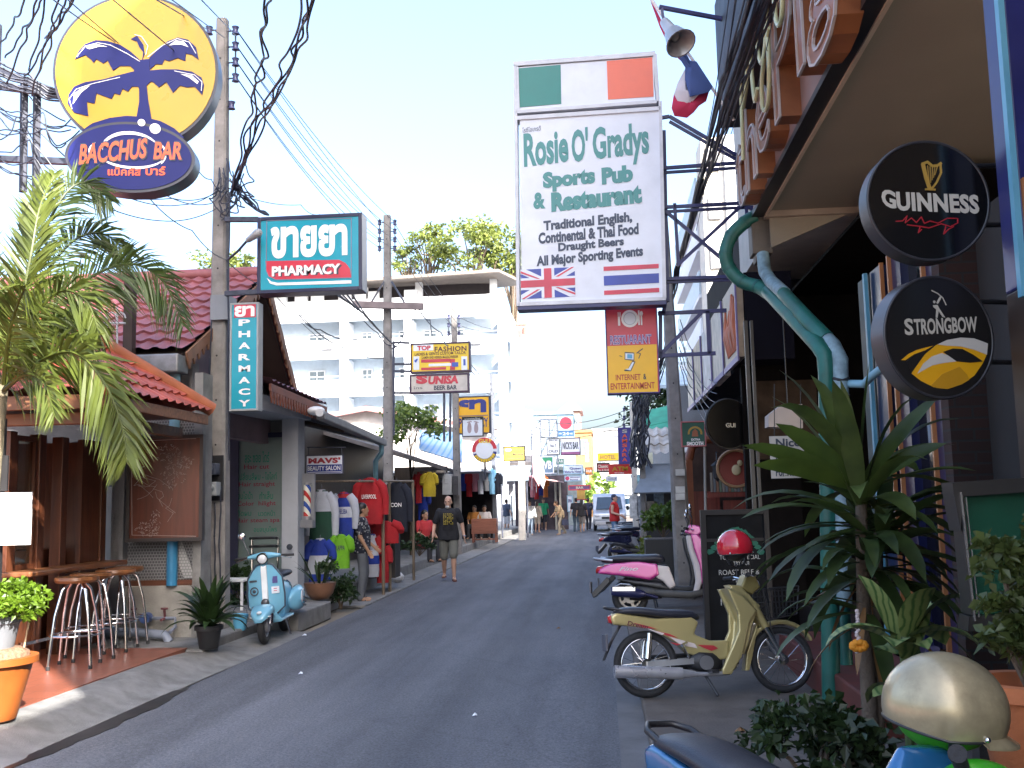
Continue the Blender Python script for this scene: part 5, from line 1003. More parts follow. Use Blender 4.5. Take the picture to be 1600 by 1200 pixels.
mv, P = boxsign('salon_sign', 'small hanging beauty salon sign, white over navy blue', 478, 711, 536, 741, 16.2, .06, SIGNW, mat('navy_frame', (.02, .02, .08), .4), .012)
mb = MB(); P.rect(mb, 480, 726, 534, 739, -.005, 0); mb.build('blue_band', mat('deep_blue', (.015, .03, .22), .4), mv); mb = MB(); P.text(mb, "MAVS'", 482, 715, 532, 724, -.006, bold=.06, spacing=1.1); mb.build('red_lettering', mat('dark_red_letter', (.35, .02, .04), .5), mv)
mb = MB(); P.text(mb, 'BEAUTY SALON', 481, 728, 532, 735, -.008, bold=.02); P.rect(mb, 481, 737, 533, 737.8, -.007, 0); mb.build('white_lettering', WHITE, mv); mb = MB(); L_ = lambda q_: at(*q_, 16.25) - V(mv.location); mb.bar(L_((480, 699)), L_((540, 699)), .02); mb.bar(L_((482, 699)), L_((482, 711)), .012); mb.bar(L_((534, 699)), L_((534, 711)), .012); mb.build('hanger', STEEL, mv)
bp = thing('barber_pole', 'red white and blue striped barber pole in a metal case by the salon pillar', 'barber pole', at(480, 782, 15.35)); P = Panel(bp, 15.35)
def spiral():
    m, n, b = newmat('barber_stripe'); N, L = n.nodes, n.links; tc = N.new('ShaderNodeTexCoord'); wv = N.new('ShaderNodeTexWave'); wv.bands_direction = 'DIAGONAL'; wv.inputs['Scale'].default_value = 1.9; L.new(tc.outputs['Object'], wv.inputs['Vector'])
    wv.wave_profile = 'SAW'; cr = N.new('ShaderNodeValToRGB'); cr.color_ramp.interpolation = 'CONSTANT'; e = cr.color_ramp.elements; e[0].color = (.5, .03, .03, 1); e[1].position = .25; e[1].color = (.75, .72, .62, 1); x = e.new(.5); x.color = (.03, .08, .35, 1); x = e.new(.75); x.color = (.75, .72, .62, 1); L.new(wv.outputs['Fac'], cr.inputs[0]); L.new(cr.outputs[0], b.inputs['Base Color']); b.inputs['Roughness'].default_value = .15
    return m
mb = MB(); mb.cyl((0, 0, -.24), (0, 0, .24), .055, n=18); mb.build('striped_cylinder', spiral(), bp, smooth=50)
mb = MB(); mb.box(-.1, .05, -.42, .1, .12, .42); mb.cyl((0, 0, .24), (0, 0, .28), .07, n=16); mb.cyl((0, 0, -.3), (0, 0, -.24), .07, n=16); mb.box(-.1, -.06, -.42, .1, .05, -.3); mb.build('case', mat('case_steel', (.3, .3, .32), .4, .5), bp, bevel=.006)
# --- far signs down the street
def fsign(label, px0, py0, px1, py1, Y, face, frame, texts, name='shop_sign', fr=.05):
    r_, P = boxsign(name, label, px0, py0, px1, py1, Y, .2, face, frame, fr)
    by = {}
    for t, a, b, c_, d, m_, kind in texts:
        mb = by.setdefault(m_.name, (MB(), m_))[0]
        if kind == 't': P.text(mb, t, a, b, c_, d, -.02, bold=.03)
        elif kind == 'r': P.rect(mb, a, b, c_, d, -.012, 0)
        else: P.poly(mb, cc(a, b, c_, 20), -.012, 0)
    for nm, (mb, m_) in by.items(): mb.build('lettering' if nm not in ('flag_red',) else 'marking', m_, r_)
    return r_
PBL = mat('sky_blue_face', (.25, .42, .55), .4)
fsign('blue white sign with a red round mark open all day', 871, 649, 897, 682, 62, mat('ice_face', (.55, .65, .72), .4), PBL, [('', 884, 661, 9.5, 0, UKR, 'c'), ('', 872, 673, 896, 681, mat('mid_blue', (.05, .22, .5), .4), 'r'), ('24', 879, 675, 889, 680, WHITE, 't'), ('OPEN', 873, 676, 878, 679, WHITE, 't'), ('HRS', 890, 676, 895, 679, WHITE, 't')])
fsign('square black and white whiskey style sign on the far stalls', 854, 685, 875, 711, 58, SIGNW, BLACK, [('JACK', 857, 687, 872, 690, INK, 't'), ('No 7', 860, 694, 869, 699, INK, 't'), ('OLD', 857, 703, 872, 707, INK, 't')])
fsign('white bar sign with arched dark lettering beside the black and white one', 876, 684, 907, 711, 58, SIGNW, mat('maroon_frame', None), [("NICK'S BAR", 879, 690, 904, 702, INK, 't'), ('', 877, 706, 906, 710, mat('plum', (.25, .08, .2), .5), 'r')])
fsign('dark green and white beer logo board over a far stall', 846, 713, 865, 740, 55, mat('beer_blue', (.12, .2, .3), .4), SIGNW, [('', 848, 715, 863, 722, mat('beer_green', (.02, .25, .12), .4), 'r'), ('VB', 849, 720, 862, 733, WHITE, 't')])
fsign('pale blue hotel direction sign over a small white board', 880, 726, 911, 741, 52, mat('ice_face', None), PBL, [('Queen', 890, 730, 908, 734, NAVY, 't'), ('Victoria Hotel', 882, 735, 908, 739, NAVY, 't')])
fsign('small white direction board with a dark red dot', 882, 743, 908, 752, 52, SIGNW, PBL, [('', 886.5, 747.5, 3.2, 0, mat('dot_red', (.4, .03, .1), .4), 'c'), ('Massage', 891, 745, 906, 747, NAVY, 't'), ('Rooms', 891, 748, 903, 750.5, NAVY, 't')])
fsign('dark red frame board above the far lantern', 888, 758, 923, 766, 50, mat('dusk_violet', (.12, .06, .16), .5), mat('sign_red', None), [('BAR', 900, 760, 912, 764, CREAM, 't')])
fsign('tall narrow purple vertical sign on the cable laden pole', 966, 668, 987, 725, 26, mat('violet_face', (.05, .045, .3), .4), mat('violet_frame', (.04, .03, .2), .4), [(ch, 972, 671 + i * 7.4, 980, 676.5 + i * 7.4, mat('orange_letter', None) if i else CREAM, 't') for i, ch in enumerate('SAMSARA')])
fsign('red bank machine sign, wedge lettered in yellow', 951, 725, 987, 741, 28, mat('atm_red', (.6, .03, .025), .4), mat('atm_red', None), [('ATM', 956, 729, 981, 736, YELLOW, 't'), ('24 HRS', 960, 738, 975, 740, WHITE, 't')])
fsign('dark red bar sign with cream script below the yellow board', 932, 723, 953, 738, 40, mat('wine', (.35, .02, .04), .4), BLACK, [('Classic', 934, 726, 950, 731, CREAM, 't'), ('Bar & Grill', 934, 733, 951, 736, CREAM, 't')])
fsign('large yellow and white billboard at the end of the street', 932, 681, 968, 721, 44, SIGNW, mat('pale_frame', None), [('', 934, 708, 967, 720, mat('bright_yellow', (.8, .55, .03), .4), 'r'), ('HOTEL', 938, 711, 962, 717, mat('faded_brown', (.4, .2, .1), .5), 't')], 'billboard')
fsign('small blue striped board below the red bank machine sign', 947, 744, 965, 752, 30, mat('denim', (.08, .15, .32), .5), SIGNW, [('BANK', 949, 746, 962, 749, WHITE, 't')])
es, P = boxsign('beer_sign', 'square green beer sign with a dark red edge on a thin post', 1064, 658, 1103, 698, 15.6, .1, mat('bottle_green', (.01, .08, .06), .35), mat('pink_red_edge', (.4, .12, .13), .45), .02)
mb = MB(); P.text(mb, 'EXTRA', 1080, 685, 1094, 688.5, -.007, bold=.03); P.text(mb, 'SMOOTH', 1073, 690, 1099, 696, -.007, bold=.05); mb.build('white_lettering', WHITE, es)
mb = MB()
o = [(1086 + 11.5 * math.cos(R(a)), 677 - 11 * math.sin(R(a))) for a in range(-10, 191, 20)]; i_ = [(1086 + 8.5 * math.cos(R(a)), 677 - 8 * math.sin(R(a))) for a in range(-10, 191, 20)]; P.poly(mb, o + i_[::-1], -.006, 0); mb.build('gold_arch', mat('gold_ink', None), es)
mb = MB(); P.poly(mb, [(1081, 682), (1082, 674), (1086, 670), (1090, 674), (1091, 682)], -.006, 0); mb.build('portrait_mark', mat('rust_mark', (.3, .1, .05), .5), es); L_ = lambda q_: at(*q_, 15.65) - V(es.location)
mb = MB(); mb.cyl(L_((1101, 698)), L_((1103, 845)), .02); mb.build('post', mat('post_grey', (.3, .29, .27), .5), es)
rr = thing('rooms_sign', 'white board advertising rooms hung in the dark bar doorway', 'sign', at(1231, 713, 9.2), 0); P = Panel(rr, 9.2)
mb = MB(); P.rect(mb, 1204, 681, 1257, 747, 0, .02); mb.build('board', mat('card_white', (.5, .46, .4), .6, dirt=.2), rr); mb = MB()
for t, y0, y1 in (('Nice', 685, 698), ('Rooms', 707, 721), ('For Rent', 731, 744)): P.text(mb, t, 1212, y0, 1250, y1, -.004, bold=.03)
mb.build('black_lettering', INK, rr); mb = MB(); L_ = lambda q_: at(*q_, 9.2) - V(rr.location); P.line(mb, [(1206, 726), (1255, 725)], 1, -.004, 0); mb.cyl(L_((1210, 681)), L_((1210, 600)), .004); mb.cyl(L_((1251, 681)), L_((1251, 600)), .004); mb.build('cord', BLACK, rr)
ls = thing('lamp_shade', 'boxy pale fabric lampshade hanging in the dark bar', 'lampshade', at(1227, 652, 10.4)); P = Panel(ls, 10.4); mb = MB()
q = [P.p(*t) for t in ((1198, 668), (1251, 670), (1251, 654), (1198, 650), (1218, 634), (1250, 633))]
mb.prism([q[0], q[1], q[5], q[4], q[3]], -.12, .12); mb.build('shade', mat('linen_shade', (.42, .36, .32), .8, var=.08), ls); mb = MB(); mb.cyl((.03, 0, q[4][1]), (.03, 0, 1.4), .006); mb.build('cord', BLACK, ls)
g2_ = thing('round_beer_sign', 'dim black round sign hanging inside the neighbouring canopy', 'sign', at(1140, 662, 12.6), 20); mb = MB(); mb.prism(circ(0, 0, .3, .3, 40), 0, .08); mb.build('face', mat('gloss_black', None), g2_); mb = MB(); Pq = Panel(g2_, 12.6); Pq.text(mb, 'GUI', 1133, 661, 1150, 668, -.006, bold=.03); mb.build('lettering', CREAM, g2_); mb = MB(); mb.tube([(.3 * math.cos(i * PI / 16), .03, .3 * math.sin(i * PI / 16)) for i in range(32)], .02, 6, closed=True); mb.build('rim', BLACK, g2_)
# chalkboard
cb = thing('chalkboard', 'large black menu chalkboard on the pavement behind the gold motorcycle', 'chalkboard', at(1150, 990, 10.5) , 3); cb.location.z = .06; P = Panel(cb, 10.5); a, b = P.p(1098, 900), P.p(1206, 900); zt = P.p(1150, 796)[1]
MB().box(a[0] + .05, .0, .1, b[0] - .05, .02, zt - .05).build('board', mat('chalk_slate', (.009, .0095, .0105), .9, var=.4, scale=6, spec=.15), cb)
f = MB(); f.box(a[0], -.02, 0, a[0] + .05, .05, zt); f.box(b[0] - .05, -.02, 0, b[0], .05, zt); f.box(a[0] + .05, -.02, zt - .05, b[0] - .05, .05, zt); f.box(a[0] + .05, -.02, .06, b[0] - .05, .05, .1); f.box(a[0] + .05, -.01, zt - .32, b[0] - .05, .03, zt - .29); f.build('frame', mat('frame_black', (.012, .011, .012), .5), cb)
mb = MB()
for t, x0, y0, x1, y1 in (("TODAY'S SPECIAL", 1124, 867, 1188, 874), ('TRY OUR', 1146, 877, 1172, 883), ('ROAST BEEF &', 1123, 890, 1187, 898), ('PUDDING', 1150, 905, 1180, 911), ('MENU', 1126, 935, 1160, 946)): P.text(mb, t, x0, y0, x1, y1, -.003, bold=.0)
mb.build('chalk_lettering', mat('chalk_white', (.4, .4, .38), .9), cb)
mb = MB(); random.seed(2)
for i in range(16):
    t = i / 15; cx = 1110 + 80 * t; cy = 862 - 34 * math.sin(PI * t); P.poly(mb, [(cx + 6 * math.cos(k) * random.uniform(.7, 1.2), cy + 5 * math.sin(k) * random.uniform(.7, 1.2)) for k in (0, 1, 2, 3, 4, 5)], -.003 - i * .0002, 0)
mb.build('green_chalk_arch', mat('chalk_green', (.02, .12, .08), .9), cb)
mb = MB(); mb.bar((a[0] + .1, .05, zt - .1), (a[0] + .1, .55, .0), .04); mb.bar((b[0] - .1, .05, zt - .1), (b[0] - .1, .55, .0), .04); mb.build('leg', mat('frame_black', None), cb)
# glazed green menu board by the pub door
gm = thing('menu_case', 'glazed green menu case in a dark steel frame at the pub entrance', 'menu case', at(1550, 860, 4.05), 0); P = Panel(gm, 4.05); gm.location.z = .06; P.o = V(gm.location)
f = MB(); P.poly(f, [(1484, 754), (1640, 744), (1640, 766), (1500, 776), (1497, 830), (1486, 770)], -.03, .1); P.poly(f, [(1496, 776), (1502, 776), (1520, 960), (1513, 960)], -.03, .08); P.poly(f, [(1510, 962), (1660, 955), (1660, 975), (1508, 985)], -.03, .08); f.build('frame', mat('dull_steel', (.045, .042, .04), .35, .5, dirt=.4), gm)
mb = MB(); P.poly(mb, [(1502, 776), (1660, 764), (1660, 960), (1520, 962)], .02, .05); mb.build('board', mat('baize_green', (.004, .1, .045), .7, var=.2), gm)
mb = MB(); P.poly(mb, [(1502, 776), (1660, 764), (1660, 960), (1520, 962)], -.012, -.006); mb.build('glass_pane', GLASS, gm)
mb = MB(); P.line(mb, [(1496, 770), (1518, 968)], 2.5, -.04, -.03); P.line(mb, [(1504, 778), (1524, 962)], 1.6, -.039, -.03); mb.build('bright_edge', mat('bright_steel', (.6, .58, .55), .25, .9), gm)
mb = MB(); mb.box(-.1, 0, 0, .0, .08, .6); mb.box(.3, 0, 0, .4, .08, .6); mb.build('leg', mat('dull_steel', None), gm)
# white sheet board by the kiosk
wb = thing('notice_board', 'blank white notice sheet on a dark post beside the kiosk window', 'notice', at(15, 812, 8.0)); P = Panel(wb, 8.0); mb = MB(); P.poly(mb, [(-40, 771), (50, 769), (47, 851), (-40, 853)], 0, .012); mb.build('sheet', mat('white_sheet', (.8, .8, .82), .5, var=.02), wb)
mb = MB(); a = P.p(-10, 700); mb.box(a[0] - .05, .02, .15 - wb.location.z, a[0] + .05, .1, a[1] + .25); P.rect(mb, -30, 712, 10, 768, .012, .03); mb.build('post', BLACK, wb)
# ================================================================== utility poles, cables, lamps, pipes
POLEC = mat('pole_concrete', (.23, .215, .205), .85, var=.22, scale=6, bump=.3, bscale=70, dirt=.5)
PORC = mat('insulator_blue', (.05, .055, .13), .3)
def pole(label, top, bot, Y, w0, w1, base_z, m=POLEC, group='concrete utility poles'):
    a, b = at(*top, Y), at(*bot, Y); d = (b - a); b = a + d * ((a.z - base_z) / (a.z - b.z))
    t = thing('utility_pole', label, 'utility pole', b, 0, group); mb = MB(); rings = []
    for p, w_ in ((b, w1), (a, w0)):
        h = w_ / 2; q = h * .3; rings.append([p + V(o) for o in ((-h, -h + q, 0), (-h + q, -h, 0), (h - q, -h, 0), (h, -h + q, 0), (h, h - q, 0), (h - q, h, 0), (-h + q, h, 0), (-h, h - q, 0))])
    mb.loft(rings); bw(mb, 'shaft', m, t); h = MB(); n = int((a.z - b.z) / .55)
    for i in range(1, n):
        c_ = b.lerp(a, i / n); w_ = w1 + (w0 - w1) * i / n; h.cyl((c_.x, c_.y - w_ / 2 - .003, c_.z), (c_.x, c_.y - w_ / 2 + .01, c_.z), .013, n=8)
    bw(h, 'bolt_hole', mat('hole_dark', (.03, .03, .03), .9), t)
    return t
def rack(t, px, py0, py1, Y, n, side):
    for i in range(n):
        p = at(px, py0 + (py1 - py0) * i / max(1, n - 1), Y); mb = MB()
        mb.lathe([(.02, -.06), (.05, -.05), (.035, -.02), (.035, .02), (.05, .05), (.02, .06)], 10, Matrix.Translation(p)); bw(mb, 'insulator', PORC, t, smooth=60)
    a, b = at(px, py0 - 6, Y), at(px, py1 + 6, Y); mb = MB(); mb.tube([a, b], .012, 5)
    for i in range(n): p = at(px, py0 + (py1 - py0) * i / max(1, n - 1), Y); mb.tube([p, p + V((-side * .2, 0, 0))], .012, 5)
    bw(mb, 'rack', STEEL, t)
p1 = pole('tall concrete utility pole carrying meters beside the turquoise pharmacy signs', (348, 31), (340, 930), 12.4, .135, .26, .13); rack(p1, 368, 48, 122, 12.4, 4, 1); rack(p1, 327, 48, 48, 12.4, 1, -1); rack(p1, 362, 165, 165, 12.4, 1, 1)
for i, (px, py, w_, h_, m_) in enumerate(((333, 733, 9, 9, mat('meter_dark', (.06, .07, .1), .4)), (334, 764, 9, 11, mat('meter_grey', (.3, .32, .33), .35)))):
    a = at(px, py, 12.2); k = 12.2 / FPX; mb = MB(); mb.box(a.x - w_ * k, 12.1, a.z - h_ * k, a.x + w_ * k, 12.26, a.z + h_ * k); mb.cyl((a.x, 12.06, a.z + .02), (a.x, 12.1, a.z + .02), .045, n=14); bw(mb, 'meter', m_, p1, bevel=.01)
a, b = at(318, 712, 12.26), at(348, 782, 12.26); mb = MB(); mb.box(a.x, 12.26, b.z, b.x, 12.29, a.z); bw(mb, 'meter_board', BLACK, p1)
a, b = at(328, 460, 12.2), at(351, 498, 12.2); mb = MB(); mb.box(a.x - .01, 12.24, b.z, b.x + .02, 12.56, a.z); bw(mb, 'steel_band', mat('band_grey', (.2, .21, .23), .5, .3), p1)
p2 = pole('round topped concrete utility pole with a timber crossarm and two insulator racks', (605, 337), (607, 860), 22, .15, .22, .25); rack(p2, 593, 348, 388, 22, 4, -1); rack(p2, 617, 348, 388, 22, 4, 1)
mb = MB(); mb.bar(at(552, 476, 21.8), at(661, 479, 21.8), .14); bw(mb, 'crossarm', mat('grey_timber', (.2, .16, .16), .8, var=.25), p2); mb = MB(); mb.bar(at(580, 473, 21.8), at(600, 440, 21.85), .035); mb.bar(at(632, 473, 21.8), at(612, 440, 21.85), .035); mb.bar(at(606, 545, 22.2), at(606, 690, 22.2), .12); bw(mb, 'brace', STEEL, p2)
p3 = pole('shorter concrete utility pole with grey electric meter boxes behind the man in black', (709, 481), (716, 850), 27, .14, .21, .25); rack(p3, 701, 495, 521, 27, 3, -1); rack(p3, 717, 495, 521, 27, 3, 1)
for px, py, w_, h_, m_ in ((700, 757, 7.5, 16, mat('meter_pale', (.4, .41, .42), .5)), (713, 759, 4.5, 15, mat('meter_black', (.04, .04, .045), .4))):
    a = at(px, py, 26.7); k = 26.7 / FPX; mb = MB(); mb.box(a.x - w_ * k, 26.5, a.z - h_ * k, a.x + w_ * k, 26.8, a.z + h_ * k); mb.box(a.x - w_ * k * .5, 26.48, a.z + .02, a.x + w_ * k * .5, 26.5, a.z + h_ * k * .6); bw(mb, 'meter_box', m_, p3, bevel=.02)
p4 = pole('slim grey pole on the pavement corner in front of the wooden chest shop', (768, 584), (774, 846), 39, .14, .2, .03, mat('pole_bluegrey', (.1, .11, .135), .8, var=.15))
p5 = pole('sunlit pale pole at the pavement edge far down the stalls', (812, 505), (816, 846), 42, .22, .29, .03, mat('pale_pole', (.62, .58, .52), .8, var=.12, dirt=.2))
mb = MB(); mb.bar(at(806, 508, 41.6), at(822, 508, 41.6), .1); mb.cyl(at(819, 512, 41.6), at(819, 522, 41.6), .09); bw(mb, 'transformer_arm', mat('rust_brown', (.25, .1, .08), .7), p5)
p6 = pole('leaning concrete utility pole between the billboard and the green beer sign', (1036, 332), (1066, 850), 16, .13, .29, .06)
for py in (738, 765, 776): a = at(1063, py, 15.8); mb = MB(); mb.box(a.x - .07, 15.82, a.z - .05, a.x + .07, 15.84, a.z + .05); bw(mb, 'paper_notice', mat('notice_paper', (.5, .5, .48), .7, var=.2), p6)
p7 = pole('concrete pole wrapped in dark cables near the purple vertical sign', (1002, 625), (1005, 800), 24.8, .13, .15, .06)
p8 = pole('thin pale pole just behind the purple vertical sign', (987, 628), (993, 800), 30, .13, .19, .06, mat('pale_pole', None))
mb = MB(); random.seed(9)
for i in range(26):
    x = random.uniform(990, 1012); pts = []
    for k in range(6): pts.append(at(x + random.uniform(-5, 5) * (1 + .2 * k), 618 + k * 22 + random.uniform(-5, 5), 24.6 + random.uniform(-.15, .1)))
    mb.tube(pts, .02, 5)
bw(mb, 'cable_bundle', WIRE, p7)
rack(p8, 975, 640, 665, 30, 3, -1)
def smoothpath(q, n=6):
    out = []
    for i in range(len(q) - 1):
        p0, p1, p2, p3 = q[max(i - 1, 0)], q[i], q[i + 1], q[min(i + 2, len(q) - 1)]
        for k in range(n): t = k / n; out.append(.5 * ((2 * p1) + (p2 - p0) * t + (2 * p0 - 5 * p1 + 4 * p2 - p3) * t * t + (3 * p1 - p0 - 3 * p2 + p3) * t ** 3))
    return out + [q[-1]]
# overhead cables: each its own thing
def wire(pts, r=.007, sag=.0, label=None, group=None, n=10, wav=0., rnd=None):
    q = [at(*p) if len(p) == 3 else V(p[:3]) for p in pts]; out = []
    for i in range(len(q) - 1):
        for k in range(n):
            t = k / n; p = q[i].lerp(q[i + 1], t); p.z -= sag * 4 * t * (1 - t)
            if wav and rnd: p += V((rnd.gauss(0, wav), 0, rnd.gauss(0, wav)))
            out.append(p)
    out.append(q[-1])
    if wav: out = smoothpath(out[::2] + ([] if len(out) % 2 else [out[-1]]), 4)
    o = out[0].copy(); mb = MB(); mb.tube([p - o for p in out], r, 5)
    t = mb.build('overhead_cable', WIRE, None, smooth=60, loc=o); return tag(t, label, 'cable', group)
rw = random.Random(4)
LA = ('thin straight overhead cable running between the two tall insulator poles', 'cables between the first two poles')
for i in range(4): wire([(370, 48 + 24.7 * i, 12.4), (594, 348 + 13.3 * i, 22)], .006, .12 + .05 * i, *LA)
for i in range(4): wire([(372, 50 + 24.7 * i, 12.4), (618, 348 + 13.3 * i, 22)], .006, .2 + .06 * i, *LA)
LB_ = ('thin overhead cable dropping from the crossarm pole towards the poles behind', 'cables beyond the crossarm pole')
for i in range(3): wire([(617, 350 + 18 * i, 22), (717, 495 + 13 * i, 27)], .007, .1, *LB_)
for i in range(3): wire([(717, 495 + 13 * i, 27), (806 + 6 * i, 508, 41.6)], .009, .25, *LB_)
for i in range(3): wire([(711, 530 + 9 * i, 27), (768, 600 + 9 * i, 39)], .012, .2, *LB_)
for i in range(3): wire([(818, 650 + 12 * i, 42), (975, 642 + 11 * i, 30)], .012, .35, *LB_)
LC = ('dark overhead cable passing above the yellow bar sign towards the first pole', 'cables over the yellow bar sign')
for x0, y0, x1, y1, s in ((165, -10, 345, 140, .0), (228, -10, 327, 48, .0), (255, -10, 352, 60, .0), (305, -10, 368, 55, 0), (70, -10, 260, 108, .05), (95, -10, 250, 118, .02)): wire([(x0, y0, 6.5), (x1, y1, 12.3)], .006, s, *LC)
LD = ('dark drooping cable in the tangle at the steel frame left of the bar sign', 'tangled cables at the sign frame')
for x0, y0, x1, y1 in ((75, -10, 8, 90), (120, -10, 38, 118), (70, -10, 45, 110), (105, -10, 60, 115), (92, -10, 50, 150), (40, -10, 0, 70), (118, -10, 70, 60), (60, -10, 10, 130)): wire([(x0, y0, 7.5), ((x0 + x1) / 2 + rw.uniform(-6, 6), (y0 + y1) / 2, 8), (x1, y1, 9.1)], .009, .03, *LD, wav=.012, rnd=rw)
for i in range(14):
    y = rw.uniform(95, 260); wire([(-20, y, 9.2), (40 + rw.uniform(-20, 30), y + rw.uniform(-20, 60), 9.15), (100 + rw.uniform(-10, 30), y + rw.uniform(20, 90), 9.3)], .007, rw.uniform(.02, .2), *LD, wav=.01, rnd=rw)
for i in range(6): wire([(-20, 85 + i * 8, 9.0), (45, 118 + i * 5, 9.1), (98, 143 + i * 3, 9.2)], .011, .02, *LD, wav=.008, rnd=rw)
LE_ = ('wavy dark bundled cable descending steeply to the first pole from above', 'wavy cables above the first pole')
for i, (x0, x1) in enumerate(((494, 408), (488, 404), (482, 412), (476, 398), (424, 392), (418, 388))): wire([(x0, -10, 8.5), ((x0 + x1) / 2 + 14 - i * 2, 95, 9.8), (x1, 190, 11.2), (362, 292 + i * 3, 12.3)], .012, .02, *LE_, wav=.025, rnd=rw)
LF_ = ('slack thin cable strung from the first pole across to the tiled roof house', 'slack cables near the first pole')
for pts in (([(348, 290, 12.3), (285, 320, 11.5), (180, 300, 9.5)]), ([(340, 300, 12.3), (270, 310, 11), (100, 290, 9.3)]), ([(340, 325, 12.3), (250, 345, 11), (120, 300, 9.3)]), ([(225, 300, 9.5), (300, 360, 11), (352, 405, 12.3)]), ([(352, 405, 12.3), (420, 450, 14), (520, 545, 18)]), ([(365, 300, 12.3), (470, 320, 15), (500, 335, 14)]), ([(250, 300, 9.5), (330, 318, 11.8), (355, 280, 12.3)]), ([(300, 250, 9.5), (330, 280, 11.8), (352, 300, 12.3)])): wire(pts, .006, .06, *LF_)
LG = ('short loose cable hanging in loops at the crown of the first pole', 'loose cables on the first pole')
for i in range(16):
    x = 352 + rw.uniform(-12, 30); y = 255 + rw.uniform(-10, 50); wire([(x, y, 12.25), (x + rw.uniform(-25, 25), y + rw.uniform(15, 60), 12.2), (350 + rw.uniform(-8, 8), y + rw.uniform(-10, 70), 12.25)], .009, .04, *LG, wav=.01, rnd=rw)
for i in range(5): wire([(365, 272 + i * 4, 12.3), (385, 300 + i * 4, 12.4), (420, 336, 12.2)], .012, .04, *LG, wav=.012, rnd=rw)
LH = ('grey cable clipped down the face of the first pole past the meters', 'cables clipped down the first pole')
for x, y0, y1 in ((330, 500, 720), (327, 560, 735), (329, 790, 950), (336, 785, 950), (346, 760, 940), (357, 420, 720), (360, 300, 640)): wire([(x, y0, 12.2), (x - 2 + rw.uniform(-2, 2), (y0 + y1) / 2, 12.18), (x + rw.uniform(-3, 3), y1, 12.2)], .009, 0, *LH, wav=.004, rnd=rw)
wire([(318, 716, 12.2), (307, 745, 12.1), (309, 780, 12.1), (320, 797, 12.2)], .008, 0, 'pale cable looping out beside the meters on the first pole'); COL.objects[-1].data.materials[0] = mat('pale_cable', (.5, .48, .45), .6)
COL.objects[-1]['category'] = 'cable'
LI = ('thin cable spreading from the crossarm of the second pole over the white hotel', 'cables at the crossarm pole')
for pts in (([(654, 482, 21.8), (690, 520, 21), (700, 540, 20)]), ([(654, 482, 21.8), (672, 500, 21.6), (676, 525, 21.4)]), ([(650, 482, 21.8), (632, 520, 21.6), (612, 545, 22)]), ([(466, 490, 17), (500, 515, 18), (560, 530, 20)]), ([(470, 492, 17), (530, 540, 19), (600, 560, 22)]), ([(555, 480, 21.8), (590, 520, 21.8), (612, 540, 21.9)])): wire(pts, .012, .08, *LI)
for i in range(5): wire([(500 + i * 12, 440 + i * 4, 18), (560 + i * 5, 482 + i * 5, 20), (620, 543, 21.9)], .016, .03, *LI)
LJ = ('heavy black cable in the sagging bundle along the pub side of the street', 'cable bundle along the pub side')
for i in range(11):
    x = 1165 + i * 5; wire([(x, -10, 6.2 + .02 * i), (1120 + i * 3.4 + rw.uniform(-4, 4), 150, 8.2), (1088 + i * 1.4, 290, 11), (1058 + rw.uniform(-3, 4), 420, 15.6), (1042 + rw.uniform(-6, 6), 482, 18)], .007 + .004 * (i % 3), .02, *LJ, wav=.012 if i % 2 else .004, rnd=rw)
LK = ('fine single cable hanging apart from the bundle along the pub side', 'fine cables on the pub side')
for x0, x1, y1 in ((1150, 1088, 360), (1140, 1080, 330), (1205, 1110, 300), (1215, 1150, 250), (1152, 1100, 240)): wire([(x0, -10, 6.5), ((x0 + x1) / 2 + 4, y1 * .5, 8.2), (x1, y1, 12)], .004, .02, *LK)
for i in range(8): wire([(1045 + rw.uniform(-8, 12), 470 + rw.uniform(-10, 10), 16.2), (1036 + rw.uniform(-15, 12), 540, 19), (1005 + rw.uniform(-8, 8), 640 + rw.uniform(-10, 20), 24.5)], .012, .1, *LJ, wav=.01, rnd=rw)
for i in range(6): wire([(1062, 500 + i * 14, 16), (1085 + rw.uniform(-6, 6), 560 + i * 12, 18), (1120, 600 + i * 15, 14)], .007, .1, *LK, wav=.006, rnd=rw)
# street lamp on the first pole
sl_ = thing('street_lamp', 'small hooded street lamp on a slanted arm under the pharmacy sign', 'street lamp', at(356, 408, 12.3)); mb = MB(); mb.tube([at(356, 406, 12.2), at(372, 392, 12.0), at(388, 374, 11.9)], .016, 8); bw(mb, 'arm', STEEL, sl_, smooth=60)
mb = MB(); mb.cap(at(388, 375, 11.9), at(403, 364, 11.8), .035, .055); bw(mb, 'lamp_head', GREY, sl_, smooth=60)
# floodlight and flag by the fascia
fl2 = thing('floodlight', 'bell shaped floodlight hanging from a dark arm over the flag', 'floodlight', at(1055, 52, 9.4)); mb = MB(); mb.bar(at(1030, 11, 9.4), at(1200, 43, 9.6), .035); mb.bar(at(1034, 12, 9.4), at(1037, 33, 9.4), .025); bw(mb, 'arm', mat('navy_steel', None), fl2)
a, b, c = at(1038, 34, 9.4), at(1050, 50, 9.3), at(1064, 68, 9.2); d = (c - a).normalized(); mb = MB()
mb.loft([mb.ring(a, d, .045, 18), mb.ring(a.lerp(b, .2), d, .05, 18), mb.ring(b, d, .062, 18), mb.ring(b + d * .02, d, .085, 18), mb.ring(c - d * .02, d, .13, 18), mb.ring(c, d, .15, 18), mb.ring(c, d, .135, 18), mb.ring(b + d * .05, d, .06, 18)], caps=True); bw(mb, 'reflector', mat('lamp_grey', (.45, .45, .46), .35, .4), fl2, smooth=40)
mb = MB(); mb.ell(b + d * .06, (.045, .045, .06)); bw(mb, 'bulb', mat('lamp_bulb', (.55, .5, .42), .2), fl2, smooth=180)
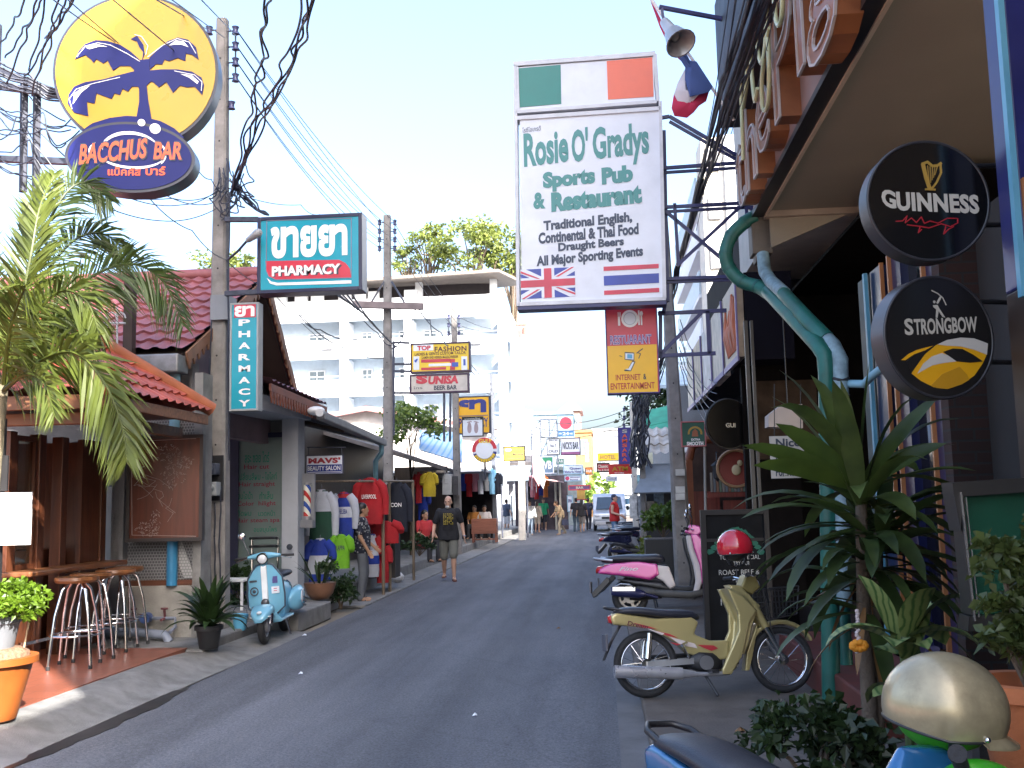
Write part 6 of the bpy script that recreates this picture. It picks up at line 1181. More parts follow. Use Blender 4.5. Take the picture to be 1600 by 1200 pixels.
fg = thing('flag', 'drooping red white and blue flag furled round a white pole by the fascia', 'flag', at(1095, 130, 9.6)); mb = MB(); mb.cyl(at(1147, 188, 9.7), at(1014, -6, 9.5), .015); bw(mb, 'pole', mat('flag_pole', (.75, .72, .74), .4), fg)
def cloth(root, name, pts, Y, m, amp=.05, th=.012):
    c_ = at(sum(p[0] for p in pts) / len(pts), sum(p[1] for p in pts) / len(pts), Y); q = [at(*p, Y) for p in pts]; mb = MB(); n = len(q); rings = []
    for k, s in enumerate((0, .35, .7, 1)):
        rings.append([V((c_.x + (p.x - c_.x) * s, Y - amp * (1 - s * s) + amp * .6 * math.sin(i * 1.7) * s, c_.z + (p.z - c_.z) * s)) for i, p in enumerate(q)])
    for back in (0, 1):
        k0 = len(mb.v); mb.v += [tuple(p + V((0, th * back, 0))) for rg in rings for p in rg]
        for j in range(3):
            for i in range(n):
                f = (k0 + j * n + i, k0 + j * n + (i + 1) % n, k0 + (j + 1) * n + (i + 1) % n, k0 + (j + 1) * n + i); mb.f.append(f if back else f[::-1])
    for i in range(n): mb.f.append((3 * n + i, 3 * n + (i + 1) % n, 7 * n + (i + 1) % n, 7 * n + i))
    return bw(mb, name, m, root, smooth=50)
FRD = mat('flag_cloth_red', (.5, .03, .09), .8); FBL = mat('flag_cloth_blue', (.05, .09, .26), .8); FWH = mat('flag_cloth_white', (.62, .6, .66), .8)
cloth(fg, 'red_stripe', [(1016, 0), (1026, 15), (1034, 40), (1048, 68), (1066, 86), (1072, 100), (1060, 92), (1044, 70), (1031, 40)], 9.62, FRD, .03)
cloth(fg, 'blue_stripe', [(1060, 78), (1070, 76), (1078, 95), (1088, 98), (1114, 134), (1108, 142), (1078, 152), (1070, 125), (1071, 103), (1062, 90)], 9.5, FBL)
cloth(fg, 'white_stripe', [(1070, 108), (1073, 130), (1078, 152), (1092, 148), (1074, 168), (1064, 165), (1053, 148), (1058, 132)], 9.56, FWH)
cloth(fg, 'red_stripe', [(1053, 146), (1064, 166), (1074, 167), (1094, 148), (1108, 143), (1104, 156), (1092, 166), (1084, 176), (1074, 182), (1054, 180), (1049, 170)], 9.6, FRD)
# green rain pipes at the pub corner
GRP = mat('green_pipe', (.01, .11, .085), .45, var=.25, scale=6, dirt=.3); PLP = mat('pale_blue_pipe_worn', (.2, .3, .34), .55, var=.3, scale=14, dirt=.6)
ga = thing('rain_pipe', 'thick dark green rain pipe curving out from the canopy corner and running down', 'pipe', gr(1300, 1105, .06))
cv = [at(1180, 338, 10.15), at(1163, 348, 10.15), (at(1143, 368, 10.15)), at(1134, 395, 10.15), at(1140, 420, 10.15), at(1160, 440, 10.1), at(1185, 448, 10.0), at(1206, 462, 9.75)]
mb = MB(); mb.tube(smoothpath(cv), .068, 14); bw(mb, 'bend', GRP, ga, smooth=60); mb = MB()
for i in (1, 2, 3, 4, 5, 6): d = (cv[min(i + 1, 7)] - cv[i - 1]).normalized(); mb.cyl(cv[i] - d * .015, cv[i] + d * .015, .072, n=16)
bw(mb, 'joint', mat('green_joint', (.01, .09, .075), .5), ga, smooth=60)
bt = gr(1299, 1108, .06); Yv = bt.y; tpz = at(1290, 560, Yv); mb = MB(); mb.tube([at(1200, 456, 9.8), at(1240, 497, 8.4), at(1280, 540, Yv + .08), V((tpz.x + .0, Yv, tpz.z + .02)), V((tpz.x + .005, Yv, tpz.z - .12)), V((bt.x, Yv, .06))], .066, 14); bw(mb, 'downpipe', GRP, ga, smooth=60)
mb = MB(); mb.tube([V((tpz.x + .1, Yv + .35, .06)), V((tpz.x + .1, Yv + .35, tpz.z)), at(1218, 460, 9.6)], .05, 12); bw(mb, 'second_downpipe', GRP, ga, smooth=60)
gp = thing('rain_pipe', 'worn pale blue pipe bound with wire next to the green rain pipe', 'pipe', V((bt.x + .09, Yv - .02, .9)))
tq = at(1313, 560, Yv - .05); bq = at(1319, 945, Yv - .05)
mb = MB(); mb.tube([at(1192, 398, 10.0), at(1195, 425, 9.9), at(1205, 440, 9.6), at(1225, 458, 9.0)], .062, 14); bw(mb, 'outlet_bend', PLP, gp, smooth=60)
mb = MB(); mb.tube([at(1222, 456, 9.1), at(1262, 500, 8.0), at(1292, 530, Yv + .1)], .062, 14); bw(mb, 'sloping_pipe', GRP, gp, smooth=60); mb = MB(); mb.tube([at(1290, 528, Yv + .12), at(1302, 540, Yv + .03), tq, V((bq.x, Yv - .05, bq.z))], .058, 14); bw(mb, 'downpipe', PLP, gp, smooth=60); mb = MB()
for i in range(22):
    z = bq.z + (tq.z - bq.z) * (i + .5 * (i % 3)) / 23; x = bq.x + (tq.x - bq.x) * (z - bq.z) / (tq.z - bq.z); mb.tube([(x + .061 * math.cos(k), Yv - .05 + .061 * math.sin(k), z + .012 * math.sin(k * 2 + i)) for k in [j * .52 for j in range(12)]], .006, 5, closed=True)
bw(mb, 'binding_wire', mat('binding_dark', (.03, .03, .035), .6), gp)
mb = MB(); mb.tube([V((tq.x + .05, Yv - .07, at(1330, 601, Yv).z)), at(1350, 600, Yv - .2), at(1362, 588, Yv - .4), at(1388, 568, Yv - .8)], .03, 10); bw(mb, 'branch', BLUEP, gp, smooth=60)
gu = thing('gutter_box', 'rusty steel rain hopper at the corner of the pub canopy', 'gutter', at(1190, 375, 10.16)); a = at(1172, 350, 10.2); b = at(1206, 398, 10.2); mb = MB(); mb.box(a.x, 10.12, b.z, b.x, 10.36, a.z + .05); bw(mb, 'hopper', mat('rusty_steel', (.14, .12, .1), .6, .4, var=.4, dirt=.5), gu, bevel=.01); mb = MB(); mb.box(a.x + .03, 10.14, b.z - .08, b.x - .06, 10.3, b.z); bw(mb, 'spout', mat('rusty_steel', None), gu)
# ================================================================== two wheelers
def wheel(root, x, z, r, rt, spokes=True, rimm=None, y=0., M=None, steer=None):
    k = (lambda mb: ([mb.v.__setitem__(i, tuple(M @ V(p))) for i, p in enumerate(mb.v)], mb)[1]) if M is not None else (lambda mb: mb)
    hub = MB(); hub.cyl((x, y - .06, z), (x, y + .06, z), .045 if spokes else .08, n=16)
    if spokes:
        for i in range(20):
            t = 2 * PI * i / 20; t2 = t + .35 * (1 if i % 2 else -1); s = .035 if i % 4 < 2 else -.035
            hub.tube([(x + .04 * math.cos(t2), y + s, z + .04 * math.sin(t2)), (x + (r - rt * 1.9) * math.cos(t), y, z + (r - rt * 1.9) * math.sin(t))], .0022, 4)
    else:
        for i in range(5): t = 2 * PI * i / 5; hub.bar((x + .05 * math.cos(t), y, z + .05 * math.sin(t)), (x + (r - rt * 1.8) * math.cos(t), y, z + (r - rt * 1.8) * math.sin(t)), .035, .03, (0, 1, 0))
    w_ = k(hub).build('wheel', CHROME if spokes else (rimm or ALU), root, smooth=50)
    def tor(R_, a, b, n=44, m=10):
        mb = MB(); rings = []
        for i in range(n):
            t = 2 * PI * i / n; rings.append([(x + (R_ + a * math.cos(u)) * math.cos(t), y + b * math.sin(u), z + (R_ + a * math.cos(u)) * math.sin(t)) for u in [2 * PI * j / m for j in range(m)]])
        return mb.loft(rings, False, True)
    k(tor(r - rt, rt, rt * .95)).build('tyre', RUBBER, w_, smooth=180); k(tor(r - rt * 1.95, rt * .3, rt * .75)).build('rim', rimm or CHROME, w_, smooth=180)
    return w_
def body(mbs, name, m, root, vox=.012, sm=5, M=None):
    mb = mbs
    if M is not None: mb.v = [tuple(M @ V(p)) for p in mb.v]
    o = mb.build(name, m, root); return remesh(o, vox, sm)
def xform(mb, M):
    if M is not None: mb.v = [tuple(M @ V(p)) for p in mb.v]
    return mb
SEATB = mat('seat_vinyl', (.022, .024, .035), .38, var=.2, bump=.15, bscale=200)
ENG = mat('engine_black', (.03, .03, .032), .45, .4); REDL = mat('red_lens', (.45, .02, .02), .15, coat=.5); AMB = mat('amber_lens', (.7, .2, .02), .15); CLEAR = mat('clear_lens', (.6, .62, .65), .1, coat=.6)
def underbone(label, paint, paint2, steer=0., group=None, basket=True, sticker=True, rear_detail=True):
    t = thing('motorcycle', label, 'motorcycle', (0, 0, 0), 0, group)
    H = V((.93, 0, .8)); S = Matrix.Translation(H) @ Matrix.Rotation(R(steer), 4, V((-.42, 0, .91))) @ Matrix.Translation(-H) if steer else None
    S2 = Matrix.Translation((0, 0, -.15)) @ S if steer else None
    wheel(t, 0, .28, .28, .034); wheel(t, 1.2, .28, .28, .032, M=S)
    mb = MB(); mb.prism([(-.3, .69), (-.25, .72), (.1, .66), (.4, .67), (.47, .62), (.42, .52), (.56, .46), (.72, .46), (.72, .3), (.5, .3), (.36, .36), (.28, .44), (.05, .58), (-.28, .62)], -.09, .09); body(mb, 'body_shell', paint, t, .012, 6)
    mb = MB()                                         # leg shield, swept back at the sides
    for s in (-1, 1): mb.prism([(.72, .9), (.86, .82), (.96, .7), (.89, .6), (.85, .47), (.8, .32), (.7, .18), (.63, .18), (.62, .22), (.71, .38), (.79, .53), (.8, .68)], s * .15 - .022, s * .15 + .022)
    mb.prism([(.74, .9), (.86, .84), (.98, .7), (.92, .58), (.88, .44), (.83, .34), (.8, .36), (.84, .48), (.86, .62), (.82, .74)], -.15, .15); mb.prism([(.76, .93), (.86, .92), (1.02, .74), (.95, .66), (.86, .74)], -.1, .1)
    if steer: mb = MB(); mb.sections([((.68, 0, .2), (0, .12, 0), (.03, 0, 0), 3), ((.78, 0, .45), (0, .17, 0), (.035, 0, 0), 3), ((.85, 0, .7), (0, .18, 0), (.05, 0, 0), 3), ((.84, 0, .86), (0, .14, 0), (.05, 0, 0), 2.5), ((.82, 0, .92), (0, .08, 0), (.03, 0, 0), 2)], 24)
    body(mb, 'leg_shield', paint, t, .01, 12 if steer else 6)
    mb = MB(); mb.sections([((-.26, 0, .72), (0, .085, 0), (0, 0, .02)), ((-.2, 0, .735), (0, .11, 0), (0, 0, .035)), ((.0, 0, .725), (0, .125, 0), (0, 0, .042)), ((.12, 0, .70), (0, .125, 0), (0, 0, .04)), ((.28, 0, .69), (0, .115, 0), (0, 0, .045)), ((.44, 0, .68), (0, .09, 0), (0, 0, .045)), ((.5, 0, .655), (0, .06, 0), (0, 0, .02))], 18, e=2.6); subsurf(mb.build('seat', SEATB, t), 1)
    mb = MB(); mb.sections([((-.31, 0, .665), (0, .05, 0), (0, 0, .03)), ((-.28, 0, .665), (0, .075, 0), (0, 0, .04)), ((-.22, 0, .665), (0, .08, 0), (0, 0, .035))], 14, e=3); mb.build('tail_light', REDL, t, smooth=60)
    mb = MB(); mb.tube([(-.14, .09, .72), (-.27, .09, .755), (-.33, .05, .765), (-.33, -.05, .765), (-.27, -.09, .755), (-.14, -.09, .72)], .012, 8); mb.build('grab_rail', BLKPL, t, smooth=60)
    mb = MB(); mb.sections([((-.2, 0, .62), (0, .07, 0), (.02, 0, .02), 3), ((-.3, 0, .46), (0, .075, 0), (.012, 0, .012), 3), ((-.36, 0, .33), (0, .07, 0), (.008, 0, .008), 3)], 12); mb.build('rear_fender', BLKPL, t, smooth=50)
    MB().box(-.355, -.1, .4, -.335, .1, .54, rot('Y', 0)).build('number_plate', mat('plate_dark', (.1, .1, .12), .5), t, bevel=.003)
    for s in (-1, 1):
        mb = MB(); mb.cyl((.03, s * .1, .54), (.0, s * .1, .33), .022, n=10); mb.cyl((.02, s * .1, .47), (.0, s * .1, .33), .03, n=10); mb.build('shock_absorber', CHROME, t, smooth=50)
    mb = MB(); mb.bar((.45, .085, .3), (0, .085, .28), .03, .05); mb.bar((.45, -.085, .3), (0, -.085, .28), .03, .05); mb.build('swingarm', ALU, t)
    mb = MB(); mb.sections([((.38, 0, .29), (0, .09, 0), (0, 0, .06), 4), ((.45, 0, .29), (0, .13, 0), (0, 0, .085), 4), ((.57, 0, .28), (0, .13, 0), (0, 0, .085), 4), ((.64, 0, .27), (0, .08, 0), (0, 0, .05), 4)], 16); mb.cyl((.62, 0, .28), (.8, 0, .31), .06, n=14); mb.build('engine', ENG, t, smooth=45)
    mb = MB(); mb.tube([(.78, -.05, .25), (.7, -.1, .19), (.55, -.13, .185), (.4, -.14, .19)], .018, 10); mb.cyl((.4, -.14, .19), (.28, -.145, .2), .022, .04, n=14); mb.cyl((.28, -.145, .2), (-.3, -.15, .235), .05, .052, n=16); mb.build('exhaust', mat('exhaust_chrome', (.62, .62, .66), .28, .7), t, smooth=50)
    mb = MB(); mb.tube([(.36, -.12, .32), (.3, -.16, .43)], .008, 6); mb.cyl((.28, -.2, .43), (.34, -.12, .45), .014); mb.build('kick_lever', CHROME, t); mb = MB(); mb.tube([(.48, -.08, .2), (.56, -.2, .01)], .013, 8); mb.box(.5, -.3, .2, .56, -.14, .225); mb.box(.5, .14, .2, .56, .3, .225); mb.build('side_stand', BLKPL, t)
    for s in (-1, 1):
        mb = MB(); mb.cyl((.96, s * .075, .76), (1.06, s * .075, .56), .038, .033, n=14); xform(mb, S).build('fork_cover', paint, t, smooth=50)
        mb = MB(); mb.cyl((1.05, s * .075, .57), (1.2, s * .075, .28), .02, n=12); xform(mb, S).build('fork_tube', CHROME, t, smooth=50)
    mb = MB()
    for i in range(12):
        a0, a1 = R(28 + i * 13), R(28 + (i + 1) * 13)
        for (a, b) in ((a0, a1),): mb.prism([(1.2 + .3 * math.cos(a), .28 + .3 * math.sin(a)), (1.2 + .32 * math.cos(a), .29 + .33 * math.sin(a)), (1.2 + .32 * math.cos(b), .29 + .33 * math.sin(b)), (1.2 + .3 * math.cos(b), .28 + .3 * math.sin(b))], -.055, .055)
    mb.prism([(.97, .55), (1.0, .62), (.98, .5), (.93, .32), (.89, .2), (.85, .2), (.88, .35)], -.06, .06); body(mb, 'front_fender', paint, t, .01, 3, S)
    mb = MB(); mb.prism([(.86, .9), (.92, 1.02), (1.0, 1.0), (1.04, .9), (.96, .84)], -.1, .1); body(mb, 'handlebar_cover', paint2, t, .012, 5, S2)
    mb = MB(); mb.tube([(.86, .33, 1.0), (.9, .2, 1.0), (.93, 0, .97), (.9, -.2, 1.0), (.86, -.33, 1.0)], .011, 8); xform(mb, S2).build('handlebar', CHROME, t, smooth=60)
    for s in (-1, 1):
        mb = MB(); mb.cyl((.885, s * .22, 1.0), (.857, s * .35, 1.0), .017, n=12); mb.cyl((.857, s * .35, 1.0), (.855, s * .365, 1.0), .02, n=12); g = xform(mb, S2).build('grip', RUBBER, t, smooth=50)
        mb = MB(); mb.tube([(.92, s * .2, 1.0), (.95, s * .22, .99), (.93, s * .36, .985)], .005, 6); xform(mb, S2).build('lever', CHROME, t)
        if steer: continue
        mb = MB(); mb.tube([(.92, s * .19, 1.01), (.93, s * .22, 1.12), (.92, s * .25, 1.18)], .005, 6); mi = xform(mb, S).build('mirror', BLKPL, t); mb = MB(); mb.ell((.92, s * .26, 1.21), (.018, .055, .04)); xform(mb, S).build('mirror_glass', BLKPL, mi, smooth=180)
    mb = MB(); mb.ell((1.01, 0, .92), (.05, .07, .06)); xform(mb, S2).build('headlight', CLEAR, t, smooth=180)
    mb = MB(); mb.tube([(.92, -.2, 1.0), (1.06, -.2, .98), (1.08, -.1, .8), (1.1, -.09, .55), (1.18, -.08, .3)], .005, 5); mb.tube([(.92, .2, 1.0), (1.04, .16, 1.0), (1.02, .05, .85), (.95, .02, .7)], .005, 5); None if steer else xform(mb, S).build('brake_cable', BLACK, t)
    mb = MB()
    for i in range(7): mb.box(.655 + i * .018, -.085, .22, .663 + i * .018, .085, .345)
    mb.cyl((.5, -.145, .28), (.5, -.12, .28), .06, n=18); mb.build('cylinder_fins', mat('cast_alloy', (.22, .22, .23), .4, .6), t)
    mb = MB(); mb.tube([(.5, .12, .34), (.05, .11, .33), (-.04, .11, .28), (.05, .11, .24), (.5, .12, .24)], .022, 6); mb.build('chain_case', BLKPL, t)
    if basket:
        mb = MB(); bx = [(1.06, .62), (1.32, .66), (1.36, .9), (1.04, .88)]
        for q in range(4):
            for s in (-.15, .15): mb.tube([(bx[q][0], s, bx[q][1]), (bx[(q + 1) % 4][0], s, bx[(q + 1) % 4][1])], .006, 5)
        for i in range(9):
            z0, z1 = .62 + .005 * i, .88; x = 1.06 + .03 * i
            for s in (-.15, .15): mb.tube([(x, s, .63 + .0045 * i), (x - .015 + .003 * i, s, .885)], .004, 4)
        for i in range(5):
            zz = .67 + i * .05
            for s in (-.15, .15): mb.tube([(1.055 - i * .004, s, zz), (1.335 + i * .008, s, zz)], .004, 4)
            for x in (1.05, 1.34): mb.tube([(x, -.15, zz), (x, .15, zz)], .004, 4)
        xform(mb, S).build('basket', BLKPL, t)
    if sticker:
        def dec(nm, col, polys):
            mb = MB()
            for i, p in enumerate(polys): mb.prism(p, -.0955 - .0003 * i, -.086)
            mb.build(nm, mat(nm + '_vinyl', col, .4), t)
        dec('red_decal', (.45, .03, .04), [[(.1, .555), (.2, .53), (.28, .49), (.18, .515)], [(.44, .43), (.58, .42), (.62, .395), (.56, .375), (.5, .4)], [(-.1, .63), (.02, .6), (.1, .57), (-.02, .59)], [(.2, .46), (.3, .44), (.26, .43)]]); dec('white_decal', (.65, .55, .5), [[(.2, .505), (.42, .44), (.44, .4), (.3, .43)], [(.0, .585), (.16, .535), (.14, .52)]])
        mb = MB(); write(mb, 'Dream', -.16, .612, .02, .652, -.097, bold=.02, shear=.3, warp=lambda a, b, x, z: (x, z - .04 * a)); mb.build('lettering', mat('decal_ink', (.12, .02, .03), .5), t)
    return t
GOLD = mat('gold_metallic', (.5, .41, .18), .3, .35, var=.05, coat=.6); GOLDD = mat('dark_gold', (.25, .2, .07), .4, .3)
gb_ = underbone('gold underbone motorcycle with chrome exhaust parked nose in to the pub step', GOLD, GOLDD); rw_ = gr(1008, 1091, .06); fw_ = gr(1222, 1083, .06); gb_.location = (rw_.x + .02, rw_.y, .06); ang = math.degrees(math.atan2(fw_.y - rw_.y, fw_.x - rw_.x)); gb_.rotation_euler = (R(-7), 0, R(ang))
gb_.scale = (max(.9, min(1.05, (fw_ - rw_).length / 1.2)),) * 3
def helmet(label, loc, r, shell, rz, peak=True, tilt=(0, 0), liner=None, marks=None):
    t = thing('helmet', label, 'helmet', loc, rz); M_ = rot('X', tilt[0]) @ rot('Y', tilt[1])
    mb = MB(); rings = []; n = 36
    for j in range(13):
        rg = []
        for i in range(n):
            a = 2 * PI * i / n; low = -.42 - .12 * math.cos(a) * (1 if math.cos(a) < 0 else .0) + .1 * max(0, math.cos(a)); u = PI / 2 - (PI / 2 - math.asin(max(-.95, low))) * j / 12
            rg.append(M_ @ V((r * 1.12 * max(math.cos(u), .015) * math.cos(a), r * .98 * max(math.cos(u), .015) * math.sin(a), r * 1.02 * math.sin(u))))
        rings.append(rg)
    inner = [[p * .93 for p in rg] for rg in rings[::-1]]; mb.loft(rings + inner, True); mb.build('shell', shell, t, smooth=60)
    if peak:
        mb = MB(); ra_, rb_2 = [], []
        for i in range(15):
            a = R(-62 + i * 124 / 14); q = .28 * r * math.cos(a) ** .6; ra_.append((r * 1.03 * math.cos(a), r * .9 * math.sin(a), -r * .28)); rb_2.append((r * 1.03 * math.cos(a) + q, r * .92 * math.sin(a), -r * .42))
        k = 15; vs = [M_ @ V(p) for p in ra_ + rb_2] + [M_ @ (V(p) - V((0, 0, .007))) for p in ra_ + rb_2]
        mb.add(vs, [(i, i + 1, k + i + 1, k + i) for i in range(14)] + [(2 * k + i + 1, 2 * k + i, 3 * k + i, 3 * k + i + 1) for i in range(14)] + [(k + i, k + i + 1, 3 * k + i + 1, 3 * k + i) for i in range(14)]); mb.build('peak', shell, t, smooth=60)
    mb = MB(); mb.tube(rings[-1], r * .03, 6, closed=True); mb.build('rim_trim', BLKPL, t, smooth=60)
    for s in (-1, 1): mb = MB(); mb.ell(M_ @ V((r * .62, s * r * .8, -r * .3)), (r * .06,) * 3, 8, 6); mb.build('rivet', CHROME, t, smooth=180)
    mb = MB(); mb.tube([M_ @ V((0, r * .85, -r * .3)), M_ @ V((.02, r * .5, -r * .95)), M_ @ V((.02, 0, -r * 1.2)), M_ @ V((.02, -r * .5, -r * .95)), M_ @ V((0, -r * .85, -r * .3))], r * .06, 6); mb.build('chin_strap', BLACK, t)
    mb = MB(); mb.ell(M_ @ V((0, 0, 0)), (r * .95, r * .84, r * .8), 18, 10); mb.build('liner', liner or BLACK, t, smooth=180)
    return t
h1 = helmet('glossy red helmet with small markings hung on the gold motorcycle', at(1148, 855, 8.1), .135, mat('gloss_red', (.5, .015, .03), .12, var=.04, coat=.8), -60, False, (0, 0)); P = Panel(h1, 8.1)
# pink scooter and its kind
def scooter(label, paint, inner, group=None, deck=None):
    t = thing('scooter', label, 'scooter', (0, 0, 0), 0, group); deck = deck or mat('deck_grey', (.06, .058, .056), .6)
    WR = mat('cream_rim', (.6, .55, .48), .4)
    wheel(t, 0, .23, .23, .05, False, WR); wheel(t, 1.18, .23, .23, .048, False, mat('rim_dark', (.12, .12, .12), .4, .5))
    mb = MB(); mb.prism([(-.4, .52), (-.36, .58), (-.24, .64), (.1, .67), (.36, .63), (.38, .5), (.26, .43), (.0, .48), (-.2, .5)], -.13, .13); body(mb, 'rear_cowl', paint, t, .014, 8)
    mb = MB(); mb.prism([(.28, .63), (.5, .6), (.58, .36), (.5, .32), (.42, .42), (.34, .46)], -.115, .115); body(mb, 'side_panel', inner, t, .013, 5)
    mb = MB(); mb.prism([(-.2, .46), (.4, .4), (.55, .3), (.4, .32), (.05, .38)], -.125, .125); body(mb, 'lower_trim', BLKPL, t, .014, 4)
    mb = MB(); mb.sections([((-.36, 0, .68), (0, .09, 0), (0, 0, .02)), ((-.28, 0, .695), (0, .13, 0), (0, 0, .045)), ((-.05, 0, .71), (0, .15, 0), (0, 0, .055)), ((.15, 0, .69), (0, .14, 0), (0, 0, .055)), ((.36, 0, .71), (0, .12, 0), (0, 0, .06)), ((.46, 0, .68), (0, .09, 0), (0, 0, .04))], 18, e=2.6); subsurf(mb.build('seat', SEATB, t), 1)
    mb = MB(); mb.tube([(-.2, .13, .68), (-.38, .13, .7), (-.44, .06, .71), (-.44, -.06, .71), (-.38, -.13, .7), (-.2, -.13, .68)], .016, 8); mb.build('grab_rail', ALU, t, smooth=60)
    mb = MB(); mb.sections([((-.42, 0, .55), (0, .07, 0), (0, 0, .03)), ((-.4, 0, .57), (0, .1, 0), (0, 0, .045)), ((-.33, 0, .58), (0, .1, 0), (0, 0, .04))], 14, e=3); mb.build('tail_light', REDL, t, smooth=60)
    mb = MB(); mb.prism([(-.28, .48), (-.48, .28), (-.46, .22), (-.42, .24), (-.24, .42)], -.07, .07); mb.build('rear_fender', BLKPL, t, bevel=.006); MB().box(-.5, -.1, .28, -.485, .1, .42, rot('Y', 0)).build('number_plate', mat('plate_dark', None), t)
    mb = MB(); mb.sections([((.3, 0, .29), (0, .1, 0), (0, 0, .03), 5), ((.42, 0, .27), (0, .16, 0), (0, 0, .05), 5), ((.75, 0, .25), (0, .17, 0), (0, 0, .045), 5), ((.9, 0, .28), (0, .14, 0), (0, 0, .05), 5)], 16); mb.build('footboard', deck, t, smooth=50)
    mb = MB(); mb.prism([(.72, .98), (.8, .98), (.82, .8), (.9, .6), (.9, .4), (.86, .28), (.78, .26), (.82, .42), (.8, .6), (.74, .82)], -.14, .14); body(mb, 'inner_shield', inner, t, .013, 6)
    mb = MB(); mb.prism([(.78, 1.0), (.88, .99), (1.0, .84), (1.06, .7), (1.02, .52), (.9, .36), (.88, .6), (.82, .8)], -.17, .17); body(mb, 'front_shield', paint, t, .013, 8)
    mb = MB(); mb.prism([(.98, .42), (1.02, .5), (1.2, .52), (1.4, .42), (1.43, .34), (1.36, .38), (1.2, .46), (1.06, .44)], -.07, .07); body(mb, 'front_fender', paint, t, .012, 5)
    for s in (-1, 1): mb = MB(); mb.cyl((1.0, s * .08, .62), (1.18, s * .08, .23), .018, n=10); mb.build('fork_tube', CHROME, t, smooth=50)
    mb = MB(); mb.sections([((-.22, -.17, .3), (0, .05, 0), (0, 0, .05), 3), ((-.15, -.17, .3), (0, .06, 0), (0, 0, .07), 3), ((.12, -.17, .27), (0, .055, 0), (0, 0, .06), 3), ((.2, -.16, .26), (0, .03, 0), (0, 0, .03), 3)], 14); mb.tube([(.2, -.16, .26), (.35, -.12, .22)], .02, 8); mb.build('exhaust', mat('exhaust_navy', (.02, .025, .09), .3, .3), t, smooth=50)
    mb = MB(); mb.box(-.2, -.237, .3, .08, -.225, .35); mb.tube([(-.17, -.235, .35), (-.1, -.235, .385), (.02, -.235, .375), (.07, -.235, .34)], .01, 6); mb.build('heat_shield', mat('bright_steel', None), t)
    mb = MB(); mb.sections([((.0, -.04, .24), (0, .06, 0), (0, 0, .05), 4), ((.1, -.02, .28), (0, .12, 0), (0, 0, .1), 4), ((.4, 0, .28), (0, .1, 0), (0, 0, .07), 4)], 14); mb.build('engine', ENG, t, smooth=45)
    mb = MB(); mb.prism([(.7, 1.02), (.78, 1.12), (.9, 1.1), (.95, 1.02), (.86, .96)], -.13, .13); body(mb, 'handlebar_cover', paint, t, .013, 6); mb = MB(); mb.ell((.95, 0, 1.03), (.04, .085, .08)); mb.build('headlight', CLEAR, t, smooth=180)
    mb = MB(); mb.tube([(.72, .34, 1.05), (.78, .18, 1.06), (.8, 0, 1.06), (.78, -.18, 1.06), (.72, -.34, 1.05)], .012, 8); mb.build('handlebar', CHROME, t, smooth=60)
    for s in (-1, 1):
        mb = MB(); mb.cyl((.75, s * .24, 1.055), (.715, s * .36, 1.05), .018, n=12); mb.build('grip', RUBBER, t, smooth=50); mb = MB(); mb.tube([(.8, s * .2, 1.05), (.83, s * .23, 1.04), (.78, s * .35, 1.03)], .006, 6); mb.build('lever', CHROME, t)
        mb = MB(); mb.tube([(.8, s * .18, 1.08), (.81, s * .22, 1.2), (.79, s * .26, 1.27)], .006, 6); mi = mb.build('mirror', BLKPL, t); mb = MB(); mb.ell((.79, s * .28, 1.31), (.02, .06, .05)); mb.build('mirror_glass', CHROME, mi, smooth=180)
    mb = MB(); mb.tube([(.3, -.12, .2), (.34, -.22, .01)], .012, 8); mb.build('side_stand', BLKPL, t)
    return t
PINK = mat('pink_metallic', (.5, .045, .25), .22, .15, var=.04, coat=.8); PALEP = mat('pale_panel', (.55, .5, .48), .35)
psc = scooter('glossy pink scooter with pale panels parked behind the gold motorcycle', PINK, PALEP); a = gr(983, 962, .06); psc.location = (a.x + .02, a.y, .06); psc.rotation_euler = (R(-6), 0, R(-5)); psc.scale = (1.06,) * 3
mb = MB(); write(mb, 'Fino', -.12, .55, .12, .6, -.142, bold=.02, shear=.4); mb.build('white_decal', mat('decal_white', (.7, .6, .68), .5), psc)
DKB = mat('navy_metallic', (.015, .018, .05), .22, .2, coat=.7)
dsc = scooter('dark navy scooter with a silver trimmed tail parked by the leafy hedge', DKB, mat('silver_panel', (.4, .4, .44), .3, .4)); a = gr(958, 879, .06); dsc.location = (a.x + .1, a.y, .06); dsc.rotation_euler = (R(-6), 0, R(18)); 
d2 = scooter('black scooter mostly hidden behind the pink one, mirrors raised', DKB, BLKPL); a = gr(978, 955, .06); d2.location = (a.x + .12, psc.location.y + .95, .06); d2.rotation_euler = (R(-6), 0, R(-3))
d3 = dup(dsc, (.75, 31, .06), 30, 'small dark scooter parked beyond the navy one near the red vested person'); d4 = scooter('red fronted scooter among the far parked bikes beside the grey canvas', RED, BLKPL); d4.location = (1.25, 27.6, .06); d4.rotation_euler = (0, 0, R(60))
